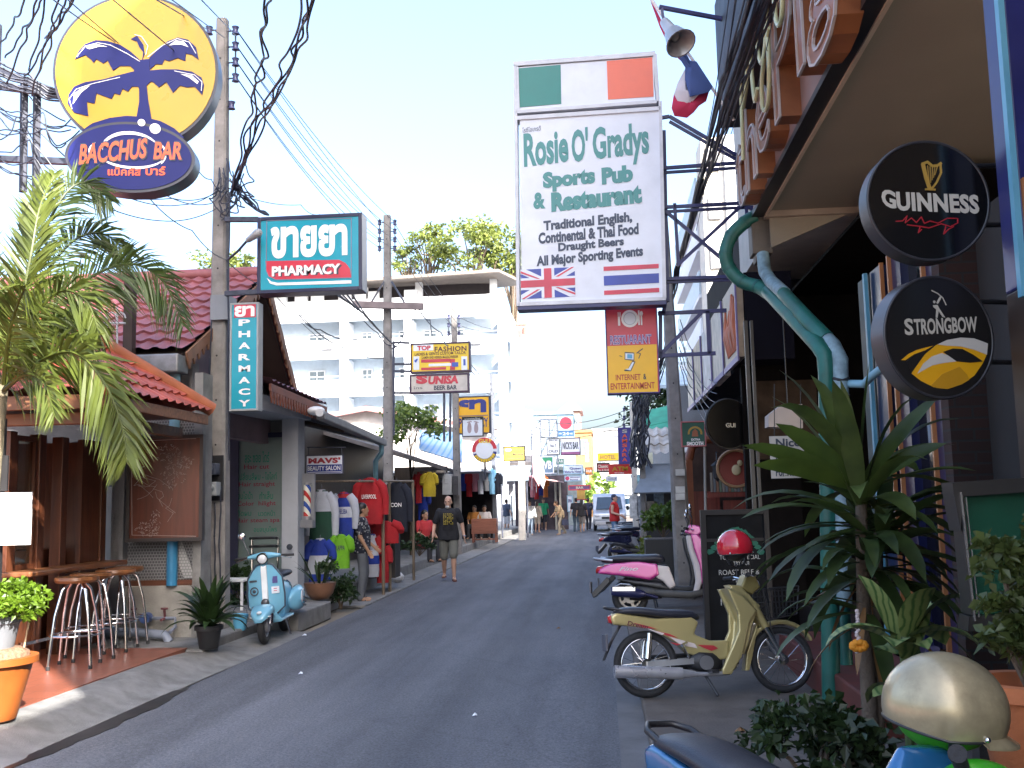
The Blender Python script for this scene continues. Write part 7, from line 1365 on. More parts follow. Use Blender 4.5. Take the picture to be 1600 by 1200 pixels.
# the near blue motorcycle with its helmets
BLM = mat('blue_metallic', (.02, .13, .3), .2, .35, var=.08, coat=.8)
nb_ = underbone('dark blue motorcycle cropped by the lower frame edge with a helmet on its handlebar', BLM, BLKPL, 52, basket=False, sticker=False); tl = V((.13, 3.6)); hd = V((.64, 2.74)); an = math.atan2(hd.y - tl.y, hd.x - tl.x); nb_.rotation_euler = (R(-5), 0, an); off = V((-.3 * math.cos(an), -.3 * math.sin(an))); nb_.location = (tl.x - off.x, tl.y - off.y, .06)
h2 = helmet('scuffed champagne gold open helmet perched on the blue motorcycle', at(1476, 1106, 2.75), .137, mat('champagne', (.4, .33, .2), .3, .35, var=.22, scale=14, coat=.35, dirt=.5), -10, True, (0, 8), mat('liner_green', (.04, .3, .015), .5))
h3 = helmet('bright green helmet tucked under the champagne gold one', at(1535, 1262, 2.6), .108, mat('acid_green', (.04, .33, .015), .3, coat=.4), -20, False, (0, 0))
# vintage scooter
def vespa():
    t = thing('scooter', 'pale blue vintage scooter with stickers on its leg shield, parked facing the camera', 'scooter'); P_ = mat('vespa_blue', (.17, .42, .58), .22, var=.05, coat=.7); WH = mat('enamel_white', (.75, .78, .8), .25, coat=.4)
    wheel(t, 0, .22, .22, .048, False, mat('rim_grey', (.4, .4, .42), .35, .5)); wheel(t, 1.2, .22, .22, .046, False, mat('rim_grey', None))
    rings = []
    for k in range(9):
        z = .3 + k * .075; w_ = (.12, .19, .215, .22, .22, .215, .2, .165, .08)[k]; x = (.93, .94, .945, .95, .955, .96, .965, .97, .975)[k]; rg = []
        for i in range(13): u = -1 + i / 6; rg.append((x + .05 * (1 - u * u), u * w_, z))
        for i in range(13): u = 1 - i / 6; rg.append((x + .05 * (1 - u * u) - .03, u * w_ * .98, z))
        rings.append(rg)
    mb = MB(); mb.loft(rings); mb.build('leg_shield', P_, t, smooth=50)
    mb = MB(); mb.tube([(.96, -.12, .32), (.965, -.215, .4), (.965, -.222, .55), (.97, -.205, .75), (.985, -.1, .9), (.99, 0, .92), (.985, .1, .9), (.97, .205, .75), (.965, .222, .55), (.965, .215, .4), (.96, .12, .32)], .011, 8); mb.build('shield_trim', mat('dark_trim', (.04, .06, .09), .4), t, smooth=60)
    mb = MB(); mb.prism([(1.0, .32), (1.045, .36), (1.04, .88), (1.0, .93), (.98, .6)], -.035, .035); mb.box(1.0, -.05, .32, 1.05, .05, .42); body(mb, 'horn_cover', WH, t, .01, 4); mb = MB(); mb.ell((1.045, 0, .46), (.025, .05, .05)); mb.build('horn', mat('horn_dark', (.08, .08, .09), .3, .5), t, smooth=180)
    mb = MB(); mb.sections([((.98, 0, .3), (0, .06, 0), (0, 0, .1), 3), ((1.1, 0, .38), (0, .12, 0), (0, 0, .07), 3), ((1.22, 0, .4), (0, .13, 0), (0, 0, .06), 3), ((1.36, 0, .35), (0, .11, 0), (0, 0, .05), 3), ((1.44, 0, .3), (0, .05, 0), (0, 0, .03), 3)], 16); mb.build('front_fender', P_, t, smooth=60); mb = MB(); mb.ell((1.4, 0, .38), (.05, .03, .02)); mb.box(1.33, -.12, .325, 1.38, .12, .335); mb.build('fender_crest', WH, t)
    mb = MB(); mb.cyl((1.08, .07, .42), (1.2, .07, .22), .03, n=10); mb.cyl((1.12, .07, .38), (1.2, .07, .22), .04, n=10); mb.build('fork', CHROME, t, smooth=50)
    mb = MB(); mb.cyl((1.0, 0, .86), (.96, 0, .98), .045, n=14); mb.sections([((.94, -.2, 1.0), (.025, 0, 0), (0, 0, .02)), ((.95, -.1, 1.01), (.045, 0, 0), (0, 0, .035)), ((.97, 0, 1.01), (.07, 0, 0), (0, 0, .05)), ((.95, .1, 1.01), (.045, 0, 0), (0, 0, .035)), ((.94, .2, 1.0), (.025, 0, 0), (0, 0, .02))], 14); body(mb, 'headset', P_, t, .011, 4)
    mb = MB(); mb.cyl((1.0, 0, .99), (1.07, 0, .98), .062, .068, n=20); mb.build('headlight_bezel', CHROME, t, smooth=40); mb = MB(); mb.ell((1.065, 0, .98), (.02, .058, .058)); mb.build('headlight', CLEAR, t, smooth=180)
    for s in (-1, 1):
        mb = MB(); mb.cyl((.93, s * .2, 1.0), (.9, s * .35, .99), .016, n=12); mb.build('grip', RUBBER, t, smooth=50); mb = MB(); mb.tube([(.96, s * .2, .99), (.97, s * .33, .96)], .006, 6); mb.build('lever', CHROME, t)
    mb = MB(); mb.tube([(.95, -.17, 1.03), (.95, -.24, 1.22)], .006, 6); mi = mb.build('mirror', CHROME, t); mb = MB(); mb.ell((.95, -.25, 1.26), (.012, .045, .045)); mb.build('mirror_glass', CHROME, mi, smooth=180)
    mb = MB(); mb.sections([((.35, 0, .24), (0, .2, 0), (0, 0, .02), 5), ((.95, 0, .24), (0, .17, 0), (0, 0, .025), 5), ((1.0, 0, .32), (0, .08, 0), (0, 0, .06), 5)], 14); mb.build('floorboard', P_, t, smooth=40)
    mb = MB(); mb.sections([((.42, 0, .4), (0, .1, 0), (0, 0, .22), 3), ((.3, 0, .42), (0, .13, 0), (0, 0, .25), 3), ((0, 0, .44), (0, .14, 0), (0, 0, .22), 3), ((-.25, 0, .4), (0, .1, 0), (0, 0, .16), 3), ((-.34, 0, .34), (0, .05, 0), (0, 0, .08), 3)], 16); mb.build('frame', P_, t, smooth=60)
    for s in (-1, 1):
        mb = MB(); mb.sections([((.32, s * .15, .38), (0, .02, 0), (0, 0, .06)), ((.22, s * .19, .4), (0, .07, 0), (0, 0, .13)), ((.0, s * .2, .42), (0, .09, 0), (0, 0, .16)), ((-.2, s * .18, .4), (0, .075, 0), (0, 0, .13)), ((-.34, s * .15, .37), (0, .02, 0), (0, 0, .05))], 18, e=2.4); c_ = mb.build('side_cowl', P_, t, smooth=180)
        mb = MB()
        for q in range(3): mb.tube([(.12, s * (.275 - .01 * q), .4 - .045 * q + .03), (-.05, s * (.3 - .01 * q), .4 - .045 * q), (-.22, s * (.262 - .01 * q), .38 - .045 * q)], .012, 6)
        mb.build('cowl_strip', mat('dark_trim', None), c_)
        mb = MB(); mb.prism([(.2, .5), (.26, .4), (.2, .36), (.1, .44), (.08, .52)], s * .283 - .004, s * .283 + .004); mb.build('cowl_flash', WH, c_)
    mb = MB(); mb.sections([((.36, 0, .72), (0, .08, 0), (0, 0, .03)), ((.2, 0, .74), (0, .12, 0), (0, 0, .05)), ((-.1, 0, .74), (0, .13, 0), (0, 0, .05)), ((-.32, 0, .73), (0, .1, 0), (0, 0, .03))], 16, e=2.6); subsurf(mb.build('seat', SEATB, t), 1)
    mb = MB(); mb.tube([(.5, .12, .22), (.46, .16, .01)], .014, 8); mb.tube([(.5, -.12, .22), (.46, -.16, .01)], .014, 8); mb.build('stand', CHROME, t)
    stk = ((-.13, .72, .05, .012, INK), (-.13, .6, .045, .045, INK), (.12, .72, .03, .04, mat('sticker_navy', (.06, .05, .2), .4)), (.12, .6, .045, .04, SIGNW))
    for i, (y, z, w_, h_, m_) in enumerate(stk):
        mb = MB()
        if i == 1: mb.tube([(1.0, y + .045 * math.cos(a), z + .045 * math.sin(a)) for a in [k * PI / 8 for k in range(16)]], .008, 5, closed=True); mb.ell((1.0, y, z), (.006, .02, .02))
        else: mb.box(.985, y - w_, z - h_, 1.003, y + w_, z + h_)
        mb.build('sticker', m_, t)
    mb = MB(); mb.box(.995, .1, .585, 1.006, .14, .595); mb.box(.995, .1, .61, 1.006, .14, .62); mb.build('sticker_print', mat('pink_print', (.5, .15, .2), .5), t)
    return t
ve = vespa(); a = gr(414, 1006, 0.02); hv = V((.12, -.993)); ve.rotation_euler = (R(4), 0, math.atan2(hv.y, hv.x)); ve.location = (a.x - 1.2 * hv.x, a.y - 1.2 * hv.y, .015)
# far van and pickup
def car(label, loc, rz, kind):
    t = thing(kind, label, kind, loc, rz); P_ = mat('silver_paint', (.5, .53, .58), .3, .3, coat=.6) if kind == 'van' else mat('pale_truck', (.45, .5, .52), .4); GL = mat('windscreen', (.03, .06, .1), .08)
    if kind == 'van':
        mb = MB(); mb.prism([(-2.2, .35), (2.3, .35), (2.4, .6), (2.38, .9), (1.75, 1.05), (1.2, 1.75), (.9, 1.9), (-2.1, 1.88), (-2.3, 1.6), (-2.3, .6)], -.84, .84); body(mb, 'body', P_, t, .05, 2)
        mb = MB(); mb.add([(1.72, -.68, 1.1), (1.72, .68, 1.1), (1.22, .6, 1.7), (1.22, -.6, 1.7), (1.78, -.68, 1.12), (1.78, .68, 1.12), (1.28, .6, 1.72), (1.28, -.6, 1.72)], [(3, 2, 1, 0), (4, 5, 6, 7), (0, 1, 5, 4), (1, 2, 6, 5), (2, 3, 7, 6), (3, 0, 4, 7)]); mb.build('windscreen', GL, t)
        mb = MB(); mb.box(2.3, -.75, .3, 2.46, .75, .5); mb.build('bumper', mat('bumper_grey', (.45, .45, .47), .5), t, bevel=.04)
        for s in (-1, 1): mb = MB(); mb.ell((2.35, s * .62, .78), (.08, .16, .1)); mb.build('headlight', CLEAR, t, smooth=180); mb = MB(); mb.ell((1.4, s * .95, 1.15), (.06, .09, .12)); mb.build('wing_mirror', BLKPL, t, smooth=180)
        mb = MB(); mb.box(2.36, -.4, .62, 2.42, .4, .72); mb.box(2.42, -.2, .36, 2.47, .2, .48); mb.build('grille', BLKPL, t)
        for x in (-1.4, 1.5):
            for y in (-.75, .75): wheel(t, x, .32, .32, .09, False, ALU, y)
    else:
        mb = MB(); mb.prism([(-2, .5), (2.1, .5), (2.1, 1.0), (1.2, 1.1), (.8, 1.75), (-.4, 1.75), (-.4, 1.05), (-2, 1.05)], -.85, .85); body(mb, 'body', P_, t, .05, 2); mb = MB(); mb.box(-2.0, -.88, 1.9, .2, .88, 2.35); mb.box(-2, -.85, 1.05, -1.9, .85, 1.9); mb.build('canopy', mat('canopy_white', (.6, .62, .66), .6), t, bevel=.06)
        mb = MB(); mb.box(.82, -.7, 1.15, 1.1, .7, 1.65); mb.build('windscreen', GL, t)
        for x in (-1.3, 1.4):
            for y in (-.75, .75): wheel(t, x, .34, .34, .1, False, ALU, y)
    return t
a = gr(944, 832, .02); car('silver van coming down the far end of the street', (a.x + .3, a.y + 4.4, .02), -90, 'van'); a = gr(968, 822, .02); car('pickup taxi with a white canopy behind the silver van', (a.x + .4, a.y + 7, .02), -90, 'pickup')
# ================================================================== people
SKIN1 = mat('skin_fair', (.5, .29, .2), .5, var=.08); SKIN2 = mat('skin_tan', (.36, .2, .12), .5, var=.08)
HAIRB = mat('hair_black', (.012, .01, .01), .45, var=.3, scale=40); HAIRG = mat('hair_grey', (.42, .4, .38), .6, var=.2, scale=40); HAIRBR = mat('hair_brown', (.09, .045, .02), .5, var=.3, scale=40)
def person(label, loc, rz, H, pose, shirt, bottom, shoes, skin=SKIN1, hair=HAIRB, hairstyle='short', sleeve='short', bottoms='shorts', vox=.011, fat=1., group=None, extra=None, detail=False):
    J = dict(pel=(0, 0, .95), che=(0, 0, 1.27), nek=(0, 0, 1.46), hed=(0, -.02, 1.61), ls=(.185, 0, 1.42), rs=(-.185, 0, 1.42), le=(.25, .02, 1.14), re=(-.25, .02, 1.14), lw=(.27, -.06, .9), rw=(-.27, -.06, .9), lh=(.09, 0, .9), rh=(-.09, 0, .9), lk=(.1, -.02, .5), rk=(-.1, -.02, .5), la=(.1, .03, .09), ra=(-.1, .03, .09))
    J.update({k: v for k, v in pose.items() if k in J}); s = H / 1.73; J = {k: V(v) * s for k, v in J.items()}
    t = thing('person', label, 'person', loc, rz, group); b = MB()
    b.cap(J['pel'], J['che'], .135 * s * fat, .14 * s * fat); b.ell(J['che'] + V((0, 0, .06 * s)), (.185 * s * fat, .115 * s * fat, .17 * s)); b.ell(J['pel'], (.165 * s * fat, .12 * s * fat, .12 * s)); b.cap(J['che'] + V((0, 0, .1 * s)), J['nek'], .075 * s, .056 * s); b.cap(J['nek'], J['hed'] - V((0, 0, .05 * s)), .056 * s, .055 * s)
    h = J['hed']; hd = pose.get('turn', 0); Mh = Matrix.Translation(h) @ rot('Z', hd)
    b.ell((0, .01 * s, .03 * s), (.075 * s, .095 * s, .1 * s), M=Mh); b.ell((0, -.03 * s, -.045 * s), (.058 * s, .062 * s, .07 * s), M=Mh); b.ell((0, -.092 * s, -.012 * s), (.014 * s, .02 * s, .024 * s), 8, 6, Mh); b.ell((0, -.075 * s, -.095 * s), (.025 * s, .02 * s, .02 * s), 8, 6, Mh)
    for q in (-1, 1): b.ell((q * .076 * s, .01 * s, -.01 * s), (.014 * s, .022 * s, .032 * s), 8, 6, Mh); b.ell((q * .03 * s, -.086 * s, .028 * s), (.022 * s, .012 * s, .008 * s), 8, 6, Mh)
    for q, S_, E, W, Hh, K, A in ((1, 'ls', 'le', 'lw', 'lh', 'lk', 'la'), (-1, 'rs', 're', 'rw', 'rh', 'rk', 'ra')):
        b.cap(J[S_], J[E], .054 * s * fat, .042 * s); b.cap(J[E], J[W], .042 * s, .028 * s); b.cap(J[S_], J['che'] + V((0, 0, .08 * s)), .06 * s, .09 * s)
        b.cap(J[Hh], J[K], .088 * s * fat, .056 * s); b.cap(J[K], J[K].lerp(J[A], .35), .054 * s, .056 * s); b.cap(J[K].lerp(J[A], .35), J[A], .056 * s, .035 * s); b.cap(J[A] - V((0, 0, .04 * s)), J[A] + V((q * .02, -.16, -.055)) * s, .038 * s, .028 * s)
        d = (J[W] - J[E]).normalized(); side = V((0, -1, 0)) - d * V((0, -1, 0)).dot(d); side = side.normalized() if side.length > .1 else V((1, 0, 0)); nrm = d.cross(side) * q; pc = J[W] + d * .05 * s
        b.sections([(J[W], side * .026 * s, nrm * .02 * s), (pc, side * .04 * s, nrm * .016 * s), (pc + d * .045 * s, side * .04 * s, nrm * .013 * s)], 12)
        for f, (o, L) in enumerate(((.03, .07), (.011, .08), (-.009, .076), (-.028, .058))):
            p0 = pc + d * .04 * s + side * o * s; p1 = p0 + d * L * .5 * s; p2 = p1 + (d * .8 + nrm * -.6).normalized() * L * .5 * s; b.cap(p0, p1, .0095 * s, .009 * s, 8); b.cap(p1, p2, .009 * s, .007 * s, 8)
        p0 = J[W] + d * .02 * s + side * .028 * s; p1 = p0 + (d * .6 + side * .6).normalized() * .035 * s; b.cap(p0, p1, .012 * s, .01 * s, 8); b.cap(p1, p1 + (d * .9 + side * .1) * .03 * s, .01 * s, .008 * s, 8)
    remesh(b.build('body', skin, t), vox, 2)
    c = MB(); k = 1.13 * fat
    c.cap(J['pel'] + V((0, 0, .0)), J['che'], .142 * s * k, .145 * s * k); c.ell(J['che'] + V((0, 0, .06 * s)), (.195 * s * fat, .13 * s * fat, .175 * s)); c.sections([(J['pel'] + V((0, 0, z_ * s)), V((r_ * s * fat, 0, 0)), V((0, r_ * .78 * s * fat, 0)), 2.4) for z_, r_ in ((-.1, .2), (-.02, .2), (.1, .185), (.22, .165))], 20); c.cap(J['che'] + V((0, 0, .12 * s)), J['nek'] - V((0, 0, .03 * s)), .085 * s, .064 * s)
    if pose.get('belly'): c.ell(J['pel'].lerp(J['che'], .45) + V((0, -.05 * s, 0)), (.16 * s, .14 * s, .17 * s))
    for q, S_, E, W in ((1, 'ls', 'le', 'lw'), (-1, 'rs', 're', 'rw')):
        c.cap(J[S_], J['che'] + V((0, 0, .08 * s)), .07 * s, .1 * s)
        if sleeve == 'short': c.cap(J[S_], J[S_].lerp(J[E], .72), .068 * s * fat, .068 * s)
        elif sleeve == 'long': c.cap(J[S_], J[E], .068 * s * fat, .055 * s); c.cap(J[E], J[W], .055 * s, .042 * s)
    remesh(c.build('shirt', shirt, t), vox, 2)
    if bottom:
        g = MB(); g.ell(J['pel'] - V((0, 0, .02 * s)), (.165 * s * fat, .125 * s * fat, .11 * s))
        for q, Hh, K, A in ((1, 'lh', 'lk', 'la'), (-1, 'rh', 'rk', 'ra')):
            if bottoms == 'trousers': g.cap(J[Hh], J[K], .1 * s * fat, .075 * s); g.cap(J[K], J[A] - V((0, 0, .02 * s)), .075 * s, .062 * s)
            else: g.cap(J[Hh], J[Hh].lerp(J[K], .98 if bottoms == 'shorts' else .5), .105 * s * fat, .088 * s)
        remesh(g.build('shorts' if bottoms != 'trousers' else 'trousers', bottom, t), vox, 2)
    for q, A in ((1, 'la'), (-1, 'ra')):
        m_ = MB(); m_.sections([(J[A] + V((0, .06, -.08)) * s, V((.035, 0, 0)) * s, V((0, 0, .012)) * s), (J[A] + V((q * .008, -.06, -.08)) * s, V((.042, 0, 0)) * s, V((0, 0, .012)) * s), (J[A] + V((q * .02, -.19, -.08)) * s, V((.04, 0, 0)) * s, V((0, 0, .01)) * s)], 12); m_.tube([J[A] + V((q * .008 - .042, -.09, -.075)) * s, J[A] + V((q * .01, -.1, -.02)) * s, J[A] + V((q * .008 + .046, -.09, -.075)) * s], .012 * s, 6); m_.build('shoe', shoes, t, smooth=50)
    r = MB()
    if hairstyle == 'bald': r.ell((0, .022 * s, .0), (.08 * s, .09 * s, .06 * s), M=Mh)
    else: r.ell((0, .022 * s, .05 * s), (.084 * s, .1 * s, .09 * s), M=Mh); r.ell((0, .05 * s, .0), (.08 * s, .07 * s, .08 * s), M=Mh)
    if hairstyle == 'long': r.cap(Mh @ V((0, .06, 0)) * 1, Mh @ V((0, .09 * s, -.25 * s)), .08 * s, .06 * s)
    if hairstyle == 'cap': r.sections([(Mh @ V((0, -.08 * s, .05 * s)), Mh.to_3x3() @ V((.07 * s, 0, 0)), V((0, 0, .01 * s))), (Mh @ V((0, -.16 * s, .035 * s)), Mh.to_3x3() @ V((.05 * s, 0, 0)), V((0, 0, .006 * s)))], 12)
    remesh(r.build('hair' if hairstyle != 'cap' else 'cap', hair, t), .011, 2)
    if detail:
        e = MB()
        for q in (-1, 1): e.ell((q * .03 * s, -.082 * s, .012 * s), (.012 * s, .008 * s, .006 * s), 8, 6, Mh)
        e.build('eye', mat('eye_dark', (.03, .02, .015), .2), t, smooth=180)
        e = MB(); e.ell((0, -.083 * s, -.062 * s), (.024 * s, .008 * s, .006 * s), 10, 6, Mh); e.build('mouth', mat('lip', (.3, .11, .09), .5), t, smooth=180)
        if hairstyle == 'bald': e = MB(); e.ell((0, -.068 * s, -.095 * s), (.045 * s, .03 * s, .035 * s), 12, 8, Mh); e.build('beard', HAIRG, t, smooth=180)
    return t
WALK = dict(lk=(.1, -.16, .52), la=(.1, -.14, .1), rk=(-.1, .0, .5), ra=(-.1, .22, .15), lw=(.29, .0, .9), rw=(-.28, -.16, .92), re=(-.26, .0, 1.14))
BLKT = mat('black_tshirt', (.014, .014, .018), .85, var=.3); KHAK = mat('dark_khaki', (.13, .13, .11), .85, var=.15)
g0 = gr(702, 908, .01)
mn = person('grey bearded person in a black printed t-shirt and khaki shorts walking on the road', g0, 8, 1.73, dict(WALK, belly=1, pel=(0, 0, .94), le=(.28, .03, 1.15), lw=(.32, -.04, .9), re=(-.29, .01, 1.14), rw=(-.32, -.14, .92), turn=-14), BLKT, KHAK, mat('brown_leather', (.12, .03, .025), .6), SKIN1, HAIRG, 'bald', 'short', 'shorts', .009, 1.12, detail=True)
pm = MB(); random.seed(8)
for r_ in range(9):
    for c_ in range(6):
        if random.random() < .85: x = -.1 + c_ * .036; z = 1.16 + r_ * .026; pm.box(x, -.232 + .016 * abs(c_ - 2.5) * .6 - .012 * math.sin((r_ - 2) * .2) * 0, z, x + random.uniform(.014, .026), -.16, z + .014)
pm.build('shirt_print', mat('yellow_print', (.5, .38, .06), .7), mn)
mb = MB(); mb.tube([(.325 + .032 * math.cos(a), -.045 + .036 * math.sin(a), .915) for a in [k * PI / 6 for k in range(12)]], .01, 6, closed=True); mb.build('wristwatch', CHROME, mn)
def dotted():
    m, n, b = newmat('floral_shirt'); N, L = n.nodes, n.links; tc = N.new('ShaderNodeTexCoord'); vo = N.new('ShaderNodeTexVoronoi'); vo.inputs['Scale'].default_value = 24; L.new(tc.outputs['Object'], vo.inputs['Vector']); cr = N.new('ShaderNodeValToRGB'); e = cr.color_ramp.elements; e[0].position = .3; e[1].position = .45; e[0].color = (.3, .3, .3, 1); e[1].color = (.012, .015, .03, 1); L.new(vo.outputs['Distance'], cr.inputs[0]); L.new(cr.outputs[0], b.inputs['Base Color']); b.inputs['Roughness'].default_value = .85
    return m
g0 = gr(566, 940, .01)
person('person in a dark patterned shirt and grey trousers standing by the hanging sports shirts', g0, 100, 1.62, dict(turn=10, lw=(.24, -.2, .95), rw=(-.25, -.12, .9), lk=(.1, -.05, .5)), dotted(), mat('slate_trousers', (.11, .12, .14), .85, var=.15), mat('black_shoe', (.02, .02, .022), .5), SKIN2, HAIRB, 'short', 'short', 'trousers', .01, .95)
FP = [('person in a white blouse and blue jeans standing by the pale pole', 829, 836, 0, 1.6, WALK, (.7, .7, .68), (.25, .32, .42), 'trousers', 'long', HAIRBR), ('person in a cream dress just behind the white bloused one', 840, 832, 160, 1.58, {}, (.6, .5, .4), (.55, .45, .36), 'shorts', 'long', HAIRBR),
      ('person in a bright green sleeveless top and dark shorts strolling by the stalls', 850, 829, 5, 1.72, WALK, (.03, .42, .17), (.03, .03, .035), 'shorts', 'short', HAIRBR), ('person in a navy top and white shorts browsing at the far stall', 792, 832, 150, 1.72, {}, (.06, .08, .13), (.6, .6, .62), 'shorts', 'short', HAIRB),
      ('stooping person in a tan shirt crossing the street', 878, 836, -70, 1.66, dict(WALK, nek=(0, -.2, 1.38), hed=(0, -.28, 1.5), che=(0, -.1, 1.22), ls=(.18, -.15, 1.35), rs=(-.18, -.15, 1.35), le=(.22, -.2, 1.1), re=(-.22, -.25, 1.1), lw=(.2, -.38, .95), rw=(-.2, -.4, .95)), (.42, .3, .17), (.34, .28, .2), 'trousers', 'short', HAIRBR),
      ('person in a black shirt and dark jeans walking in the middle of the street', 901, 832, 180, 1.7, WALK, (.02, .02, .025), (.06, .09, .12), 'trousers', 'short', HAIRB), ('long haired person in black with a pale bag beside the dark jeans one', 910, 832, 175, 1.62, WALK, (.022, .02, .022), (.2, .17, .15), 'shorts', 'short', HAIRB), ('person in a dark navy outfit walking nearest the silver van', 920, 829, 170, 1.68, WALK, (.03, .035, .07), (.03, .03, .04), 'trousers', 'short', HAIRB)]
for i, (l, px, py, rz, H, po, sc_, bc, bt_, sl, hr) in enumerate(FP):
    q = gr(px, py, .02); person(l, q, rz, H, po, mat('cloth_top_%d' % i, sc_, .85, var=.2, scale=8), mat('cloth_bottom_%d' % i, bc, .85, var=.15), mat('shoe_mix', (.25, .2, .18), .6), SKIN1 if i % 2 else SKIN2, hr, 'long' if 'long' in l or 'blouse' in l or 'dress' in l else 'short', sl, bt_, .02)
tb = thing('shoulder_bag', 'dark shoulder bag carried by the stooping tan shirted person', 'bag', at(883, 815, gr(878, 836, .02).y - .3)); mb = MB(); mb.sections([((0, 0, -.16), (.17, 0, 0), (0, .07, 0), 4), ((0, 0, .1), (.16, 0, 0), (0, .06, 0), 4)], 14); mb.build('pouch', mat('bag_navy', (.03, .035, .07), .6), tb, smooth=50); mb = MB(); mb.tube([(-.14, 0, .1), (-.1, 0, .3), (.1, 0, .3), (.14, 0, .1)], .012, 6); mb.build('strap', BLACK, tb)
person('person in a red vest, blue jeans and dark cap standing by the far motorbikes', (at(960, 800, 34).x, 34, .03), 75, 1.74, dict(turn=-10, rw=(-.25, -.25, 1.05), lw=(.25, -.2, 1.0)), mat('red_vest', (.5, .02, .02), .8, var=.12), mat('blue_jeans', (.12, .2, .32), .85, var=.15), BLACK, SKIN1, mat('cap_navy', (.02, .025, .06), .7), 'cap', 'none', 'trousers', .014, 1.05)
SITP = dict(lk=(.14, -.4, .52), rk=(-.14, -.4, .52), la=(.14, -.38, .1), ra=(-.14, -.38, .1), pel=(0, 0, .5), che=(0, -.02, .82), nek=(0, -.03, 1.01), hed=(0, -.06, 1.16), ls=(.185, -.02, .97), rs=(-.185, -.02, .97), le=(.24, -.1, .72), re=(-.24, -.1, .72), lw=(.16, -.3, .6), rw=(-.16, -.3, .6), lh=(.09, 0, .47), rh=(-.09, 0, .47))
person('dark haired person in a red shirt seated in the shade by the potted plants', (at(662, 830, 23.6).x, 23.6, .25), 50, 1.62, SITP, mat('crimson_cotton', (.4, .025, .03), .85), mat('cloth_dark', (.03, .03, .035), .85), BLACK, SKIN2, HAIRB, 'long', 'short', 'trousers', .013)
for i, (px, l, c_) in enumerate(((742, 'person in an orange top seated behind the wooden chest', (.5, .2, .04)), (757, 'person in a white top seated beside the orange topped one', (.55, .5, .48)))):
    person(l, (at(px, 820, 36.4).x, 36.4, .3), -10 + 20 * i, 1.62, SITP, mat('seat_top_%d' % i, c_, .85), mat('cloth_dark', None), BLACK, SKIN2, HAIRB, 'long', 'short', 'trousers', .02)
# ================================================================== plants
PALM = leafmat('palm_leaf', (.05, .085, .02), .4, .35, 3); PALM_LIT = leafmat('palm_leaf_sunlit', (.09, .125, .026), .45, .4, 3)  # sunlit fronds take a lighter, yellower copy of the leaf colour
pb = at(-6, 655, 8.0); pt_ = thing('palm_tree', 'young coconut palm with arching fronds beside the timber kiosk', 'palm tree', (pb.x - .1, 8.0, .15)); mb = MB(); cw = at(2, 590, 8.0)
mb.tube([(pb.x - .1, 8.0, .15), (pb.x - .08, 8.0, 1.2), cw], [.13, .1, .06], 12); bw(mb, 'trunk', mat('palm_trunk', (.2, .17, .11), .9, var=.3, scale=12, bump=.5), pt_, smooth=60)
def frondp(path, m, nl, wid, seed, lw=.022, hang=.3, side=1.):
    nl = int(nl * 1.75); wid *= 1.25; lw *= .58
    rnd = random.Random(seed); pts = smoothpath([at(px, py, 8.0 + dy) for px, py, dy in path], 6); n = len(pts) - 1; mb = MB(); mb.tube(pts, [.017 * (1 - i / (n + 2)) + .003 for i in range(n + 1)], 5)
    for k in range(nl):
        t = .1 + .9 * k / nl; f = t * n; i = min(int(f), n - 1); p = pts[i].lerp(pts[i + 1], f - i); d = (pts[i + 1] - pts[i]).normalized(); sd = d.cross(V((0, 1, .25))).normalized(); up = sd.cross(d)
        ll = wid * (math.sin(PI * min(1, t * .78 + .2)) ** .6) * rnd.uniform(.85, 1.12)
        for s in (-1, 1):
            a = (sd * s * side + d * (.75 + .6 * t) + up * rnd.uniform(-.5, .35)).normalized(); w_ = a.cross(up).normalized() * lw * (1.15 - .4 * t) * rnd.uniform(.7, 1.2); w_ = Quaternion(a, rnd.uniform(-.7, .7)) @ w_; sag = V((0, 0, -1)) * ll * rnd.uniform(.5, 1.3) * hang
            p1 = p + a * ll * .5 + sag * .25; p2 = p + a * ll + sag; mb.add([p - w_ * .35, p1 - w_, p2, p1 + w_, p + w_ * .35], [(0, 1, 2, 3, 4)])
    return bw(mb, 'frond', m, pt_)
frondp([(5, 600, 0), (28, 500, -.1), (48, 400, -.1), (62, 325, .0), (85, 270, .2)], PALM_LIT, 54, .34, 1, .028, .15, .8); frondp([(10, 595, 0), (70, 495, .1), (130, 440, .2), (200, 412, .25), (255, 440, .2), (287, 510, .1)], PALM, 76, .36, 2, .02, .55); frondp([(5, 590, .1), (50, 420, .4), (90, 320, .5), (130, 285, .6), (175, 315, .6)], PALM, 54, .34, 3, .022, .5)
frondp([(8, 600, -.1), (50, 500, -.25), (95, 455, -.35), (135, 470, -.4), (155, 520, -.4)], PALM_LIT, 50, .34, 4, .022, .5); frondp([(12, 605, -.1), (70, 560, -.3), (120, 552, -.45), (165, 600, -.5), (192, 670, -.5), (198, 722, -.5)], PALM_LIT, 64, .36, 5, .026, .45); frondp([(10, 600, 0), (60, 540, -.1), (110, 510, -.1), (165, 525, -.1)], PALM_LIT, 44, .3, 6, .024, .4)
frondp([(0, 600, .1), (-20, 480, .1), (-40, 380, .2), (-90, 330, .3)], PALM, 50, .36, 7, .024, .3); frondp([(0, 600, -.2), (-50, 520, -.3), (-110, 530, -.4)], PALM_LIT, 40, .34, 8, .024, .5); frondp([(5, 600, -.3), (15, 520, -.6), (30, 470, -.8), (40, 450, -1.0)], PALM_LIT, 44, .34, 9, .024, .5); frondp([(6, 610, -.1), (40, 585, -.4), (70, 600, -.6), (85, 650, -.7)], PALM_LIT, 40, .26, 10, .022, .4); frondp([(5, 595, .2), (60, 450, .5), (110, 380, .8), (160, 365, 1.0), (205, 400, 1.1)], PALM, 50, .36, 11, .022, .5)
